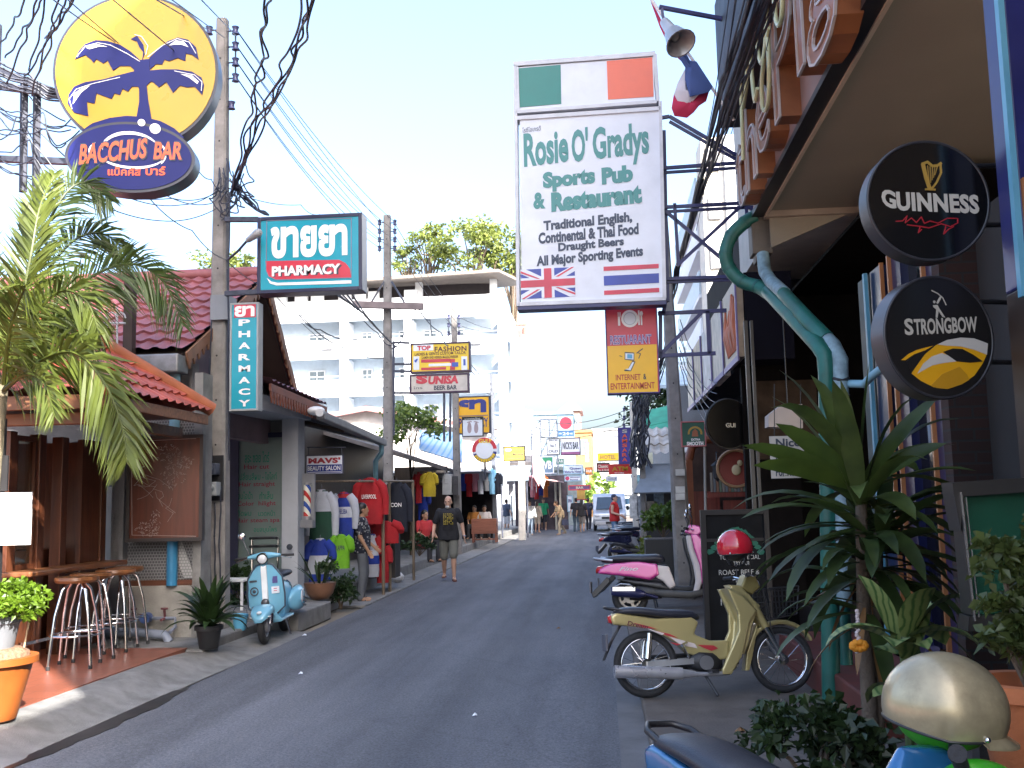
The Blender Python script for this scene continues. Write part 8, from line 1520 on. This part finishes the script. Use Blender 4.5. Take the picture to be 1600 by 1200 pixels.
def strap_leaf(mb, p, d, L, w_, droop, n=7, cup=.25, roll=0.):
    d = V(d).normalized(); pts = [V(p)]; ds = [d]
    for i in range(n): d = (d + V((0, 0, -droop / n * (.3 + 1.4 * i / n)))).normalized(); pts.append(pts[-1] + d * L / n); ds.append(d)
    k = len(mb.v)
    for i, q in enumerate(pts):
        sd = ds[i].cross(V((0, 0, 1))); sd = sd.normalized() if sd.length > .05 else V((1, 0, 0)); 
        if roll: sd = Quaternion(ds[i], roll) @ sd
        up = sd.cross(ds[i]); t = i / n; ww = w_ * (math.sin(PI * (t * .86 + .1)) ** .8) * (1 if i < n else .05)
        mb.v += [tuple(q - sd * ww + up * ww * cup), tuple(q), tuple(q + sd * ww + up * ww * cup)]
    for i in range(n): a = k + i * 3; mb.f += [(a, a + 1, a + 4, a + 3), (a + 1, a + 2, a + 5, a + 4)]
def rosette(root, name, c, n, L, w_, m, rnd, el=(10, 80), droop=1.0, spread=.05, rise=.0):
    mb = MB()
    for i in range(n):
        a = i * 2.4 + rnd.uniform(-.3, .3); e = R(rnd.uniform(*el)); d = V((math.cos(a) * math.cos(e), math.sin(a) * math.cos(e), math.sin(e))); p = V(c) + V((math.cos(a) * spread, math.sin(a) * spread, rnd.uniform(-rise, rise)))
        strap_leaf(mb, p, d, L * rnd.uniform(.75, 1.15), w_ * rnd.uniform(.8, 1.15), droop * rnd.uniform(.6, 1.4), roll=rnd.uniform(-.3, .3))
    return bw(mb, name, m, root, smooth=180)
def pot(root, c, r0, r1, h, m, rim=.02, name='pot'):
    mb = MB(); mb.lathe([(r0 * .9, 0), (r0, .01), (r1, h - .05), (r1 + rim, h - .045), (r1 + rim, h), (r1 - .02, h), (r1 - .03, h - .05), (0.001, h - .06)], 28, Matrix.Translation(V(c))); return bw(mb, name, m, root, smooth=40)
TERRA = mat('terracotta', (.42, .13, .045), .7, var=.2, scale=5, bump=.15, dirt=.3); SOIL = mat('soil', (.06, .04, .03), .95, var=.4, scale=20, bump=.6)
# big dracaena at the pub corner
rnd = random.Random(21); dc = at(1345, 900, 5.7); dr_ = thing('corn_plant', 'tall dark leaved corn plant growing at the pub corner beside the rain pipes', 'plant', (dc.x, 5.7, .1)); DRL = leafmat('corn_leaf', (.065, .1, .028), .5, .32, 4); DRD = leafmat('corn_leaf_dark', (.04, .068, .022), .5, .3, 4); DRY = leafmat('dry_leaf', (.22, .12, .05), .4, .3, 6)
tp_ = at(1345, 770, 5.7); mb = MB(); mb.tube([(dc.x, 5.7, .1), (dc.x + .01, 5.72, 1.0), tp_], [.045, .038, .03], 10); mb.tube([(dc.x + .03, 5.72, .1), (dc.x + .08, 5.75, .7), (at(1372, 830, 5.7))], [.035, .03, .025], 8); bw(mb, 'stem', BARK, dr_, smooth=60)
rosette(dr_, 'leaf_crown', tp_, 22, .68, .054, DRL, rnd, (-5, 85), 1.0, .03, .1); rosette(dr_, 'leaf_whorl', tp_ + V((0, 0, -.22)), 24, .66, .05, DRD, rnd, (-15, 35), 1.1, .04, .14); rosette(dr_, 'leaf_whorl', tp_ + V((0, 0, -.5)), 24, .62, .046, DRD, rnd, (-25, 25), 1.2, .04, .16); rosette(dr_, 'leaf_whorl', at(1378, 830, 5.7), 20, .57, .046, DRD, rnd, (0, 60), 1.1, .04, .12); rosette(dr_, 'dry_leaves', tp_ + V((0, 0, -.55)), 9, .45, .025, DRY, rnd, (-60, -10), .8, .05, .2)
mb = MB()
for px, py, L, w_ in ((1358, 575, .62, .06), (1308, 655, .55, .06), (1180, 735, .62, .055), (1165, 700, .6, .05), (1215, 670, .55, .055), (1480, 705, .55, .05), (1465, 625, .5, .05)):
    tip = at(px, py, 5.55); strap_leaf(mb, tp_ + V((0, 0, .02)), tip - tp_ + V((0, 0, .12)), (tip - tp_).length * 1.03, w_, .45, roll=1.0)
bw(mb, 'long_leaf', leafmat('corn_leaf_bright', (.06, .1, .02), .35, .35, 4), dr_, smooth=180)
# variegated plant, garland, bush, pots on the right
vp = thing('dumb_cane', 'dumb cane with broad pale centred leaves below the corn plant', 'plant', (at(1420, 1050, 4.6).x, 4.6, .1)); rnd = random.Random(5)
VAR = bands('variegated_leaf', ((.035, .085, .02), (.17, .21, .07)), 'X', 9, .45, .3, sharp=False, distort=6.)
c_ = at(1412, 1010, 4.6); rosette(vp, 'leaf_whorl', c_, 11, .3, .07, VAR, rnd, (10, 75), 1.1, .03, .05); rosette(vp, 'leaf_whorl', c_ + V((.06, 0, -.2)), 9, .28, .065, VAR, rnd, (-5, 50), 1.2, .03, .05); mb = MB(); mb.tube([(c_.x, 4.6, .1), c_], .02, 8); bw(mb, 'stem', mat('green_stem', (.06, .1, .03), .6), vp)
gd = thing('flower_garland', 'small marigold garland hanging under the corn plant leaves', 'garland', at(1343, 990, 5.2)); mb = MB(); rnd = random.Random(3)
for i in range(16): p = at(1340 + rnd.uniform(-2, 2), 955 + i * 4.2, 5.2); mb.ell(p, (.011,) * 3, 7, 5)
bw(mb, 'white_strand', mat('jasmine', (.5, .42, .4), .7), gd, smooth=180); mb = MB()
for i in range(9): p = at(1342 + 9 * math.cos(i * .7), 1009 + 5 * math.sin(i * .7), 5.2); mb.ell(p, (.022, .022, .018), 8, 6)
bw(mb, 'marigold', mat('marigold', (.6, .22, .01), .7), gd, smooth=180)
def bush(name, label, c, r, n, leaf, m, seed, base=None, group=None, cat='plant', stems=7, cl=22):
    rnd = random.Random(seed); c = V(c); t = thing(name, label, cat, base or (c.x, c.y, max(.06, c.z - r[2])), 0, group); mb = MB(); cls = crown(mb, c, r, n, leaf, rnd, clumps=cl); bw(mb, 'foliage', m, t); mb = MB(); b0 = V(t.location)
    for p, s in cls[:stems]: mb.tube([b0, b0.lerp(p, .5) + V((0, 0, .05)), p], [.012, .009, .004], 5)
    bw(mb, 'stem', BARK, t); return t
bush('leafy_shrub', 'low dark leafy shrub spilling over the pavement by the near blue motorcycle', at(1275, 1168, 4.2), (.32, .25, .2), 1300, .058, leafmat('shrub_leaf', (.02, .04, .014), .5, .3, 9), 31)
hp = thing('potted_cordyline', 'pale green potted plant in a terracotta pot beside the green menu case', 'potted plant', (at(1612, 1100, 3.25).x, 3.25, .06)); b0 = V(hp.location); rnd = random.Random(17); zt = at(1600, 1062, 3.25).z; mb = MB(); mb.box(b0.x - .2, 3.1, .06, b0.x + .2, 3.4, zt - .34); bw(mb, 'stand', TEAK, hp); pot(hp, (b0.x, 3.25, zt - .34), .11, .16, .34, TERRA)
PCL = leafmat('pale_cordyline', (.07, .1, .03), .45, .35, 8)
for k, (px, py) in enumerate(((1565, 885), (1580, 940), (1610, 870), (1562, 985), (1590, 1010), (1625, 930))):
    p = at(px, py, 3.25); mb = MB(); crown(mb, p, (.07, .06, .1), 260, .045, rnd, clumps=10); bw(mb, 'foliage', PCL, hp); mb = MB(); mb.tube([(b0.x, 3.25, zt - .05), p], .008, 5); bw(mb, 'stem', BARK, hp)
# orange pot with bright bush, front left
q = gr(-16, 1126, .15); op = thing('potted_bush', 'lime green bush in a grey pot nested in a big orange pot', 'potted plant', (q.x, q.y, .15)); b0 = V(op.location)
ORP = mat('orange_pot', (.3, .085, .015), .5, var=.2, scale=4, dirt=.15); pot(op, b0, .17, .27, .44, ORP, .035)
mb = MB(); mb.lathe([(.25, .40), (.24, .47), (.18, .5), (.0, .5)], 24, Matrix.Translation(b0)); bw(mb, 'fibre_mulch', mat('coir', (.22, .13, .08), .95, var=.4, scale=30, bump=.8), op, smooth=60); pot(op, b0 + V((-.02, 0, .46)), .15, .19, .26, mat('grey_pot', (.16, .17, .19), .6), .01, 'inner_pot'); mb = MB(); rnd = random.Random(6)
for i in range(16): a = rnd.uniform(0, 6.28); p = b0 + V((.2 * math.cos(a), .2 * math.sin(a), .47)); mb.tube([p, p + V((rnd.uniform(-.03, .06), rnd.uniform(-.03, .03), .3))], .007, 5)
bw(mb, 'stake', mat('pale_stake', (.5, .38, .25), .7), op)
mb = MB(); mb.box(b0.x - .19, b0.y - .262, .27, b0.x - .07, b0.y - .2, .43); bw(mb, 'dark_label', mat('label_dark', (.03, .035, .04), .5), op); mb = MB(); crown(mb, b0 + V((.06, 0, .79)), (.27, .25, .17), 2600, .05, rnd, clumps=40); bw(mb, 'foliage', leafmat('lime_bush', (.11, .2, .015), .3, .4, 10), op)
# peace lily in black pot on the kerb block
q = gr(326, 1014, .13); pl_ = thing('potted_lily', 'dark leaved lily in a black plastic pot on the kerb block near the first pole', 'potted plant', (q.x, q.y, .135)); b0 = V(pl_.location); pot(pl_, b0, .1, .13, .24, mat('pot_black', (.02, .02, .022), .5)); rnd = random.Random(12); rosette(pl_, 'leaf_whorl', b0 + V((0, 0, .24)), 44, .46, .038, LF2, rnd, (15, 85), 1.3, .04, .03); rosette(pl_, 'leaf_whorl', b0 + V((0, 0, .3)), 16, .5, .045, LF2, rnd, (45, 88), .9, .03, .02)
bk = thing('bucket', 'small light blue bucket between the potted lily and the scooter', 'bucket', gr(375, 985, .1)); pot(bk, V(bk.location), .07, .09, .2, mat('bucket_blue', (.12, .4, .6), .4), .008, 'shell'); mb = MB(); mb.tube([V(bk.location) + V((.09 * math.cos(a), 0, .2 + .1 * math.sin(a))) for a in [k * PI / 8 for k in range(9)]], .005, 5); bw(mb, 'handle', STEEL, bk)
# bowl planter and shrubs before the clothes
q = gr(500, 936, .24); bpl = thing('bowl_planter', 'wide brown bowl planter on the raised kerb in front of the salon pillar', 'planter', (q.x, q.y, .24)); b0 = V(bpl.location); mb = MB(); mb.lathe([(.12, 0), (.19, .08), (.23, .2), (.24, .24), (.21, .24), (.0, .2)], 26, Matrix.Translation(b0)); bw(mb, 'bowl', mat('brown_glaze', (.2, .1, .06), .4, var=.25), bpl, smooth=50); rnd = random.Random(9); rosette(bpl, 'leaf_whorl', b0 + V((.0, 0, .22)), 14, .5, .022, LF2, rnd, (50, 88), .6, .08, .02); mb = MB(); crown(mb, b0 + V((.12, 0, .45)), (.16, .14, .14), 260, .06, rnd); bw(mb, 'foliage', LF2, bpl)
bush('leafy_shrub', 'dark bushy shrub at the kerb edge beside the patterned shirt person', at(533, 925, 15.6), (.27, .22, .3), 700, .08, LF2, 41, gr(533, 952, .02)); bush('leafy_shrub', 'small leafy plants low under the hanging red shirts', at(655, 850, 21.6), (.4, .3, .25), 500, .09, LF2, 42); bush('leafy_shrub', 'green plant behind the vintage scooter by the salon door', at(378, 925, 14.2), (.28, .25, .4), 500, .1, LF2, 43)
bush('hedge_bush', 'bushy green hedge at the foot of the leaning concrete pole', at(1035, 812, 18.5), (.38, .35, .33), 1400, .09, leafmat('hedge_leaf', (.09, .15, .03), .4, .35, 8), 44, cl=34); bush('leafy_shrub', 'yellow green foliage low behind the navy scooter', at(1012, 868, 18.3), (.28, .2, .35), 500, .09, leafmat('yellow_green_leaf', (.16, .2, .04), .4, .35, 8), 45)
bx = thing('planter_box', 'black square planter box under the bushy hedge', 'planter', (at(1040, 900, 17.0).x, 17, .06)); b0 = V(bx.location); mb = MB(); mb.box(b0.x - .32, 16.7, .06, b0.x + .35, 17.3, .95); bw(mb, 'box', mat('box_black', (.02, .02, .022), .5), bx, bevel=.01); mb = MB(); mb.box(b0.x - .28, 16.74, .95, b0.x + .31, 17.26, .955); bw(mb, 'soil', SOIL, bx)
# ================================================================== clothes stall on the left
def garment(label, px, py, wpx, hpx, Y, main, bandm=None, rz=0, name='jacket', long=True, group='sports shirts hanging at the stall', bands_=(), txt=None):
    t = thing(name, label, 'shirt', at(px, py, Y), rz, group); w_ = wpx / FPX * Y / 2; h = hpx / FPX * Y / 2; rnd = random.Random(px)
    def piece(z0, z1, ex=0.): 
        mb = MB(); rings = []
        for k in range(7):
            z = z0 + (z1 - z0) * k / 6; u = (z + h) / (2 * h); ww = w_ * (.74 + .05 * math.sin(u * 5)) * (1 if u < .75 else 1 - (u - .75) * 2.1); rings.append([V((ww * math.cos(a) + .01 * math.sin(7 * a + z * 20), (.075 + ex) * math.sin(a) * (1 + .12 * math.sin(5 * a + px)), z)) + V((ex * math.cos(a), 0, 0)) for a in [2 * PI * i / 20 for i in range(20)]])
        return mb.loft(rings)
    piece(-h, h * .98).build('torso', main, t, smooth=60)
    for s in (-1, 1):
        mb = MB(); mb.tube([(s * w_ * .42, 0, h * .86), (s * w_ * .74, .01, h * .6), (s * w_ * .88, .02, h * .15), (s * w_ * .9, .0, -h * (.6 if long else -.02))], [.07, .082, .07, .055], 10); mb.build('sleeve', bandm or main, t, smooth=60)
    mb = MB(); mb.tube([(w_ * .2 * math.cos(a), .06 * math.sin(a), h * .97) for a in [2 * PI * i / 14 for i in range(14)]], .022, 6, closed=True); mb.build('collar', bands_[0][2] if bands_ else main, t, smooth=60)
    mb = MB(); mb.tube([(0, 0, h), (0, .02, h * 1.18)], .006, 5); mb.build('hanger', STEEL, t)
    for i, (a, b, m_) in enumerate(bands_): piece(-h + 2 * h * a, -h + 2 * h * b, .006).build('stripe', m_, t, smooth=60)
    if txt: mb = MB(); write(mb, txt[0], -w_ * .42, -h + 2 * h * txt[1], w_ * .42, -h + 2 * h * txt[1] + .075, -.098, bold=.02); mb.build('lettering', txt[2], t)
    return t
FR_ = mat('fabric_red', (.36, .012, .018), .85, var=.25, bump=.7, bscale=11); FB = mat('fabric_blue', (.012, .035, .26), .85, var=.25, bump=.7, bscale=11); FW = mat('fabric_white', (.42, .44, .5), .85, var=.12, bump=.7, bscale=11); FG = mat('fabric_green', (.01, .05, .03), .85, var=.25, bump=.7, bscale=11); FN = mat('fabric_navy', (.01, .013, .025), .85, var=.25, bump=.7, bscale=11); FL = mat('fabric_lime', (.15, .4, .015), .85, var=.15, bump=.7, bscale=11); FY = mat('fabric_yellow', (.42, .31, .015), .85, var=.2, bump=.7, bscale=11)
garment('white shouldered dark green jacket hanging nearest the salon pillar', 502, 810, 50, 90, 16.2, FG, FW, bands_=((.62, .97, FW),)); garment('blue sports shirt with a broad white chest band', 537, 805, 42, 72, 16.6, FB, FW, -4, bands_=((.88, .97, FR_), (.45, .68, FW)), txt=('CHELSEA', .53, NAVY))
garment('red zip jacket hanging high with white lettering', 578, 783, 54, 72, 17.6, FR_, FR_, 4, txt=('LIVERPOOL', .55, WHITE)); garment('dark navy hooded jacket hanging beside the red zip jacket', 620, 792, 46, 78, 18.6, FN, FN, -3, txt=('ICON', .5, WHITE)); garment('lime green sports shirt hanging low', 533, 862, 34, 52, 16.1, FL, FL, 6, 'jersey', False, txt=('KAPPA', .55, INK)); garment('blue shirt with white middle hanging by the salon step', 500, 876, 46, 68, 16.0, FB, FB, 0, 'jersey', False, bands_=((.2, .62, FW),))
garment('red shirts bunched under the navy jacket', 600, 832, 60, 34, 18.2, FR_, FR_, 8, 'jersey', False); garment('white and red striped shirt hanging behind the patterned shirt person', 582, 868, 26, 66, 17.8, FW, FR_, 20, 'jersey', False, bands_=((.3, .5, FB),)); garment('red jersey hanging beside the white striped one', 598, 880, 24, 60, 18.1, FR_, FR_, 10, 'jersey', False); garment('yellow shirt hanging from the weathered awning', 671, 757, 26, 38, 24.8, FY, FY, 25, 'jersey', False); garment('blue cloth hanging below the yellow shirt', 661, 788, 20, 50, 25.4, FB, FB, 0, 'jersey', False); garment('thin red scarf shirt hanging left of the yellow one', 654, 762, 12, 48, 25.0, FR_, FR_, 0, 'jersey', False)
rk = thing('clothes_rail', 'timber clothes rail on posts carrying the sports shirts', 'clothes rail', (-4.3, 17.6, .25)); mb = MB()
mb.tube([at(485, 752, 16.2), at(560, 752, 17.0), at(645, 752, 19.2)], .02, 6)
for px, py, Y in ((598, 905, 17.8), (608, 905, 18.4), (645, 870, 21)): a = at(px, 750, Y); mb.cyl((a.x, Y, .03), a, .03)
bw(mb, 'rail', wood('pale_pole_wood', (.17, .13, .09), 'Z'), rk); tbx = at(600, 870, 18.9); mb = MB(); mb.box(tbx.x - .3, 18.7, .25, tbx.x + .25, 19.2, 1.15); bw(mb, 'stand', mat('stand_dark', (.04, .035, .035), .8), rk)
rnd = random.Random(14); cols = [FB, FW, FN, FR_, mat('fabric_grey', (.25, .26, .28), .8), mat('fabric_orange', (.5, .15, .03), .8), mat('fabric_pink', (.5, .2, .25), .8), mat('fabric_sky', (.2, .45, .65), .8)]
nmc = ['blue', 'white', 'navy', 'red', 'grey', 'orange', 'pink', 'sky blue']
for i, px in enumerate(range(724, 786, 9)):
    k = (i * 3) % 8; garment('%s shirt hung in the row under the shop awning, %s from the corner pole' % (nmc[k], ['seventh', 'sixth', 'fifth', 'fourth', 'third', 'second', 'first'][i]), px, 752 + rnd.randint(-2, 4), 11, 34 + 6 * (i % 2), 35.6, cols[k], None, rnd.uniform(-30, 30), 'jersey', False, 'shirts hung under the shop awning')
for i, px in enumerate((798, 832, 838, 845, 852, 826)):
    k = (i * 5 + 1) % 8; garment('%s shirt hung in the sun beside the pale pole, %s of the row' % (nmc[k], ['first', 'third', 'fourth', 'fifth', 'last', 'second'][i]), px, 757 + (i % 3) * 3, 10, 34, 47 + i * .7, cols[k], None, rnd.uniform(-40, 40), 'jersey', False, 'shirts hung by the pale pole')
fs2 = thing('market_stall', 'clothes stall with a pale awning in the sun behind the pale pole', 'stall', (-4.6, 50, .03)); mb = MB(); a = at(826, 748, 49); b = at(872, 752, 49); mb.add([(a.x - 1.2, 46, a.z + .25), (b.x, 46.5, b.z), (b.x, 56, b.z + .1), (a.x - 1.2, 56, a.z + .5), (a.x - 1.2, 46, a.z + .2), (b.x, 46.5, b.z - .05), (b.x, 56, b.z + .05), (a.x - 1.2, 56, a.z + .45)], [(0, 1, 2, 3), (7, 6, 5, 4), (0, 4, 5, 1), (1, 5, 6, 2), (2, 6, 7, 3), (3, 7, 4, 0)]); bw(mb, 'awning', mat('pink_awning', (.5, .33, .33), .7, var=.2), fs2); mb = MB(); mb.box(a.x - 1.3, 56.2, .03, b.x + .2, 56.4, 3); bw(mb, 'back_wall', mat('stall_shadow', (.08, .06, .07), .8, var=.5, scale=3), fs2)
for px, Y in ((868, 56), (875, 56)):
    p = at(px, 770, Y); mb = MB(); mb.cyl((p.x, Y, .03), (p.x, Y, 2.6), .06); bw(mb, 'post', mat('pole_cream', (.5, .46, .38), .7), fs2)
for i, (px, py) in enumerate(((836, 738), (843, 742))):
    ff = thing('flag', ('pale pink flag drooping over the far clothes stall', 'red edged white flag drooping beside the pale pink flag')[i], 'flag', at(px, py, 46)); cloth(ff, 'cloth', [(px - 4, py - 26), (px + 5, py - 24), (px + 9, py + 10), (px + 6, py + 22), (px - 3, py + 6)], 46, (mat('flag_pink', (.6, .3, .33), .8), mat('flag_pale', (.65, .6, .6), .8))[i], .05); mb = MB(); mb.cyl(at(px - 5, py + 28, 46.05), at(px - 5, py - 30, 46.05), .02); bw(mb, 'pole', STEEL, ff)
# wooden chest / bench
q = at(757, 836, 34.6); ch = thing('wooden_chest', 'reddish brown wooden chest on legs at the corner shop', 'chest', (q.x, 34.6, .25)); mb = MB(); mb.box(q.x - .42, 34.4, .55, q.x + .44, 34.9, 1.05); bw(mb, 'box', wood('chest_wood', (.2, .07, .04), 'X'), ch, bevel=.01)
for x in (q.x - .4, q.x + .38):
    for y in (34.42, 34.84): mb = MB(); mb.box(x, y, .25, x + .05, y + .05, .55); bw(mb, 'leg', wood('chest_wood', None), ch)
mb = MB(); mb.box(q.x - .35, 34.43, .34, q.x + .38, 34.47, .38); bw(mb, 'stretcher', wood('chest_wood', None), ch)
pb_ = thing('plastic_bag', 'white plastic bag lying on the kerb by the raised pavement', 'bag', gr(621, 910, .03)); mb = MB(); rnd = random.Random(2); rings = []
for j in range(8):
    t = -PI / 2 + PI * j / 7; rings.append([(.13 * max(.05, math.cos(t)) * math.cos(a) * rnd.uniform(.85, 1.15), .11 * max(.05, math.cos(t)) * math.sin(a) * rnd.uniform(.85, 1.15), .1 + .1 * math.sin(t) * (1.25 if t > 0 else 1)) for a in [2 * PI * i / 16 for i in range(16)]])
mb.loft(rings); mb.build('bag_film', mat('bag_white', (.62, .63, .66), .35, var=.1, scale=20), pb_, smooth=60); mb = MB(); mb.tube([(0, 0, .2), (.03, .01, .26), (.0, .02, .29)], [.02, .03, .01], 6); mb.build('knot', mat('bag_white', None), pb_)
# salon chair by the scooter, white plastic stools, small items
sc_ = thing('salon_chair', 'dark salon chair with curved back slats inside by the glass door', 'chair', (at(405, 900, 14.4).x, 14.6, .13)); b0 = V(sc_.location)
for z in (.78, .9, 1.02): mb = MB(); mb.tube([b0 + V((.2 * math.cos(a), .18 * math.sin(a), z)) for a in [R(-10 + k * 20) for k in range(11)]], .022, 8); bw(mb, 'back_slat', BLKPL, sc_, smooth=60)
mb = MB(); mb.lathe([(0, .45), (.2, .45), (.22, .48), (.2, .52), (0, .53)], 18, Matrix.Translation(b0)); bw(mb, 'seat', SEATB, sc_, smooth=50); mb = MB(); mb.cyl(b0, b0 + V((0, 0, .45)), .03); mb.cyl(b0, b0 + V((0, 0, .03)), .2, n=16); mb.tube([b0 + V((.19, .05, .5)), b0 + V((.2, .06, 1.0))], .015); mb.tube([b0 + V((-.19, .05, .5)), b0 + V((-.2, .06, 1.0))], .015); bw(mb, 'pedestal', CHROME, sc_)
cr_ = thing('side_table', 'low white side table by the first pole in front of the salon', 'table', (at(372, 905, 13.4).x, 13.4, .2)); b0 = V(cr_.location); mb = MB(); mb.box(b0.x - .25, 13.25, .62, b0.x + .12, 13.6, .66); bw(mb, 'top', WHITE, cr_, bevel=.01)
for dx, dy in ((-.23, -.13), (.08, -.13), (-.23, .16), (.08, .16)): mb = MB(); mb.box(b0.x + dx, 13.4 + dy, .2, b0.x + dx + .03, 13.43 + dy, .62); bw(mb, 'leg', WHITE, cr_)
# lantern
ln = thing('wall_lantern', 'small black lantern hanging at the neighbouring bar front', 'lantern', at(1121, 738, 15.2)); mb = MB(); mb.lathe([(.02, .17), (.1, .1), (.07, .09), (.06, -.08), (.03, -.11), (.0, -.14)], 6); mb.build('cage', BLACK, ln); mb = MB(); mb.lathe([(0, .085), (.062, .085), (.052, -.075), (0, -.075)], 6); mb.build('glass_body', mat('lantern_glass', (.3, .28, .2), .2), ln); mb = MB(); mb.tube([(0, 0, .15), (0, .05, .3), (.05, .3, .3)], .01); mb.build('bracket', BLACK, ln)
fl3 = thing('paper_lantern', 'red framed glowing lantern far down on the left of the street', 'lantern', at(908, 772, 51)); mb = MB(); mb.box(-.2, -.2, -.25, .2, .2, .25); mb.build('shade', mat('lantern_yellow', (.7, .45, .12), .6), fl3); mb = MB(); mb.box(-.3, -.3, .25, .3, .3, .4); mb.box(-.3, -.3, -.3, .3, .3, -.25); mb.build('frame', mat('sign_red', None), fl3)

# last small things: iron grille and post by the kiosk roof, more parked scooters, far stall fronts
ig = thing('iron_grille', 'white iron window grille with curled bars beside the big tiled roof', 'grille', at(160, 512, 11.3)); mb = MB(); WI = mat('white_iron', (.5, .5, .52), .5)
for px in (124, 137, 152, 167, 183): mb.tube([at(px, 480, 11.3), at(px, 545, 11.3)], .012, 5)
mb.tube([at(118, 505, 11.3), at(196, 505, 11.3)], .012, 5)
for px in (130, 145, 160, 175, 189): mb.tube([at(px + 7 * math.cos(a), 497 - 9 * math.sin(a), 11.3) for a in [k * PI / 6 for k in range(7)]], .01, 5)
bw(mb, 'bar', WI, ig)
tp2 = thing('timber_post', 'dark timber post standing against the big tiled roof', 'post', (at(204, 500, 11.5).x, 11.5, 2.8)); a = at(204, 436, 11.5); mb = MB(); mb.box(a.x - .055, 11.45, 2.8, a.x + .055, 11.56, a.z); bw(mb, 'shaft', mat('post_brown', (.06, .04, .035), .8, var=.3), tp2); mb = MB(); mb.box(a.x - .07, 11.43, a.z, a.x + .07, 11.58, a.z + .03); bw(mb, 'cap', mat('post_brown', None), tp2)
for i, (x, y, r_, l) in enumerate(((.62, 29.4, 24, 'dark scooter two places beyond the navy one'), (.8, 33.5, 15, 'dark scooter parked near the red vested person, closest to the van'), (.72, 36.5, 35, 'farthest dark scooter in the parked row before the van'))): dup(dsc, (x, y, .06), r_, l)
for i, (px0, px1, py0, py1, Y, cc_, l) in enumerate(((836, 884, 742, 752, 60, (.1, .12, .13), 'grey shop awning under the beer logo board'), (872, 902, 752, 760, 70, (.3, .12, .1), 'rust red awning far down the stalls'), (786, 826, 728, 742, 44, (.16, .2, .24), 'blue grey awning behind the small yellow sign'), (985, 1010, 742, 752, 45, (.1, .2, .22), 'dull teal awning beyond the cable laden pole'), (800, 836, 712, 722, 58, (.25, .22, .2), 'sandy awning above the pale pole stalls'))):
    a, b = at(px0, py0, Y + 2), at(px1, py1, Y); t = thing('shop_awning', l, 'awning', (a.x, Y, 2.4)); mb = MB(); mb.add([(a.x, Y, b.z), (b.x, Y, b.z), (b.x, Y + 2, a.z), (a.x, Y + 2, a.z), (a.x, Y, b.z - .25), (b.x, Y, b.z - .25)], [(0, 1, 2, 3), (4, 5, 1, 0)]); m_ = mat('awning_cloth_%d' % i, cc_, .8, var=.25); bw(mb, 'cloth', m_, t); mb = MB()
    for x in (a.x + .1, b.x - .1): mb.cyl((x, Y + .1, .05), (x, Y + .1, b.z), .04)
    bw(mb, 'post', STEEL, t)
fsign('green and white restaurant board above the grey shop awning', 868, 716, 882, 726, 60, mat('beer_green', None), SIGNW, [('BAR', 870, 718, 880, 723, WHITE, 't')]); fsign('small orange sign beyond the pale blue hotel board', 914, 730, 926, 742, 64, mat('orange_vinyl', (.6, .2, .03), .5), STEEL, [('TOUR', 915.5, 734, 924.5, 738, WHITE, 't')]); fsign('narrow vertical pink sign on the narrow orange shop house', 914, 690, 921, 722, 90, mat('pink_vinyl', (.5, .12, .2), .5), STEEL, [(c, 915.5, 693 + i * 6, 919.5, 697.5 + i * 6, WHITE, 't') for i, c in enumerate('HOTEL')]); fsign('white and blue vertical sign board at the far left stalls', 886, 774, 895, 800, 56, SIGNW, PBL, [('SPA', 887.5, 780, 893.5, 785, NAVY, 't')])

rnd = random.Random(77)
for i, (x, y, sz, l, m_) in enumerate(((-2.9, 9.6, .022, 'crumpled scrap of white paper lying on the road nearest the terrace', SIGNW), (-1.0, 7.7, .02, 'tiny pale scrap of litter in the middle of the road', SIGNW), (-3.7, 12.4, .03, 'scrap of paper in the gutter beside the blue vintage scooter', SIGNW), (-.6, 12.8, .03, 'dry leaf lying on the asphalt in front of the pink scooter', DRY), (.85, 7.0, .04, 'brown dry leaf on the apron in front of the gold motorcycle', DRY), (.6, 6.2, .04, 'small dry leaf near the seat of the blue motorcycle', DRY))):
    t = tag(MB().add([(-sz, -sz * .6, .004), (sz * .2, -sz, .012), (sz, -sz * .1, .006), (sz * .5, sz, .018), (-sz * .4, sz * .7, .01), (0, 0, .028)], [(0, 1, 5), (1, 2, 5), (2, 3, 5), (3, 4, 5), (4, 0, 5)]).build('dry_leaf' if m_ is DRY else 'paper_scrap', m_, None, loc=(x, y, .022 if x < 0 else .062)), l, 'litter')
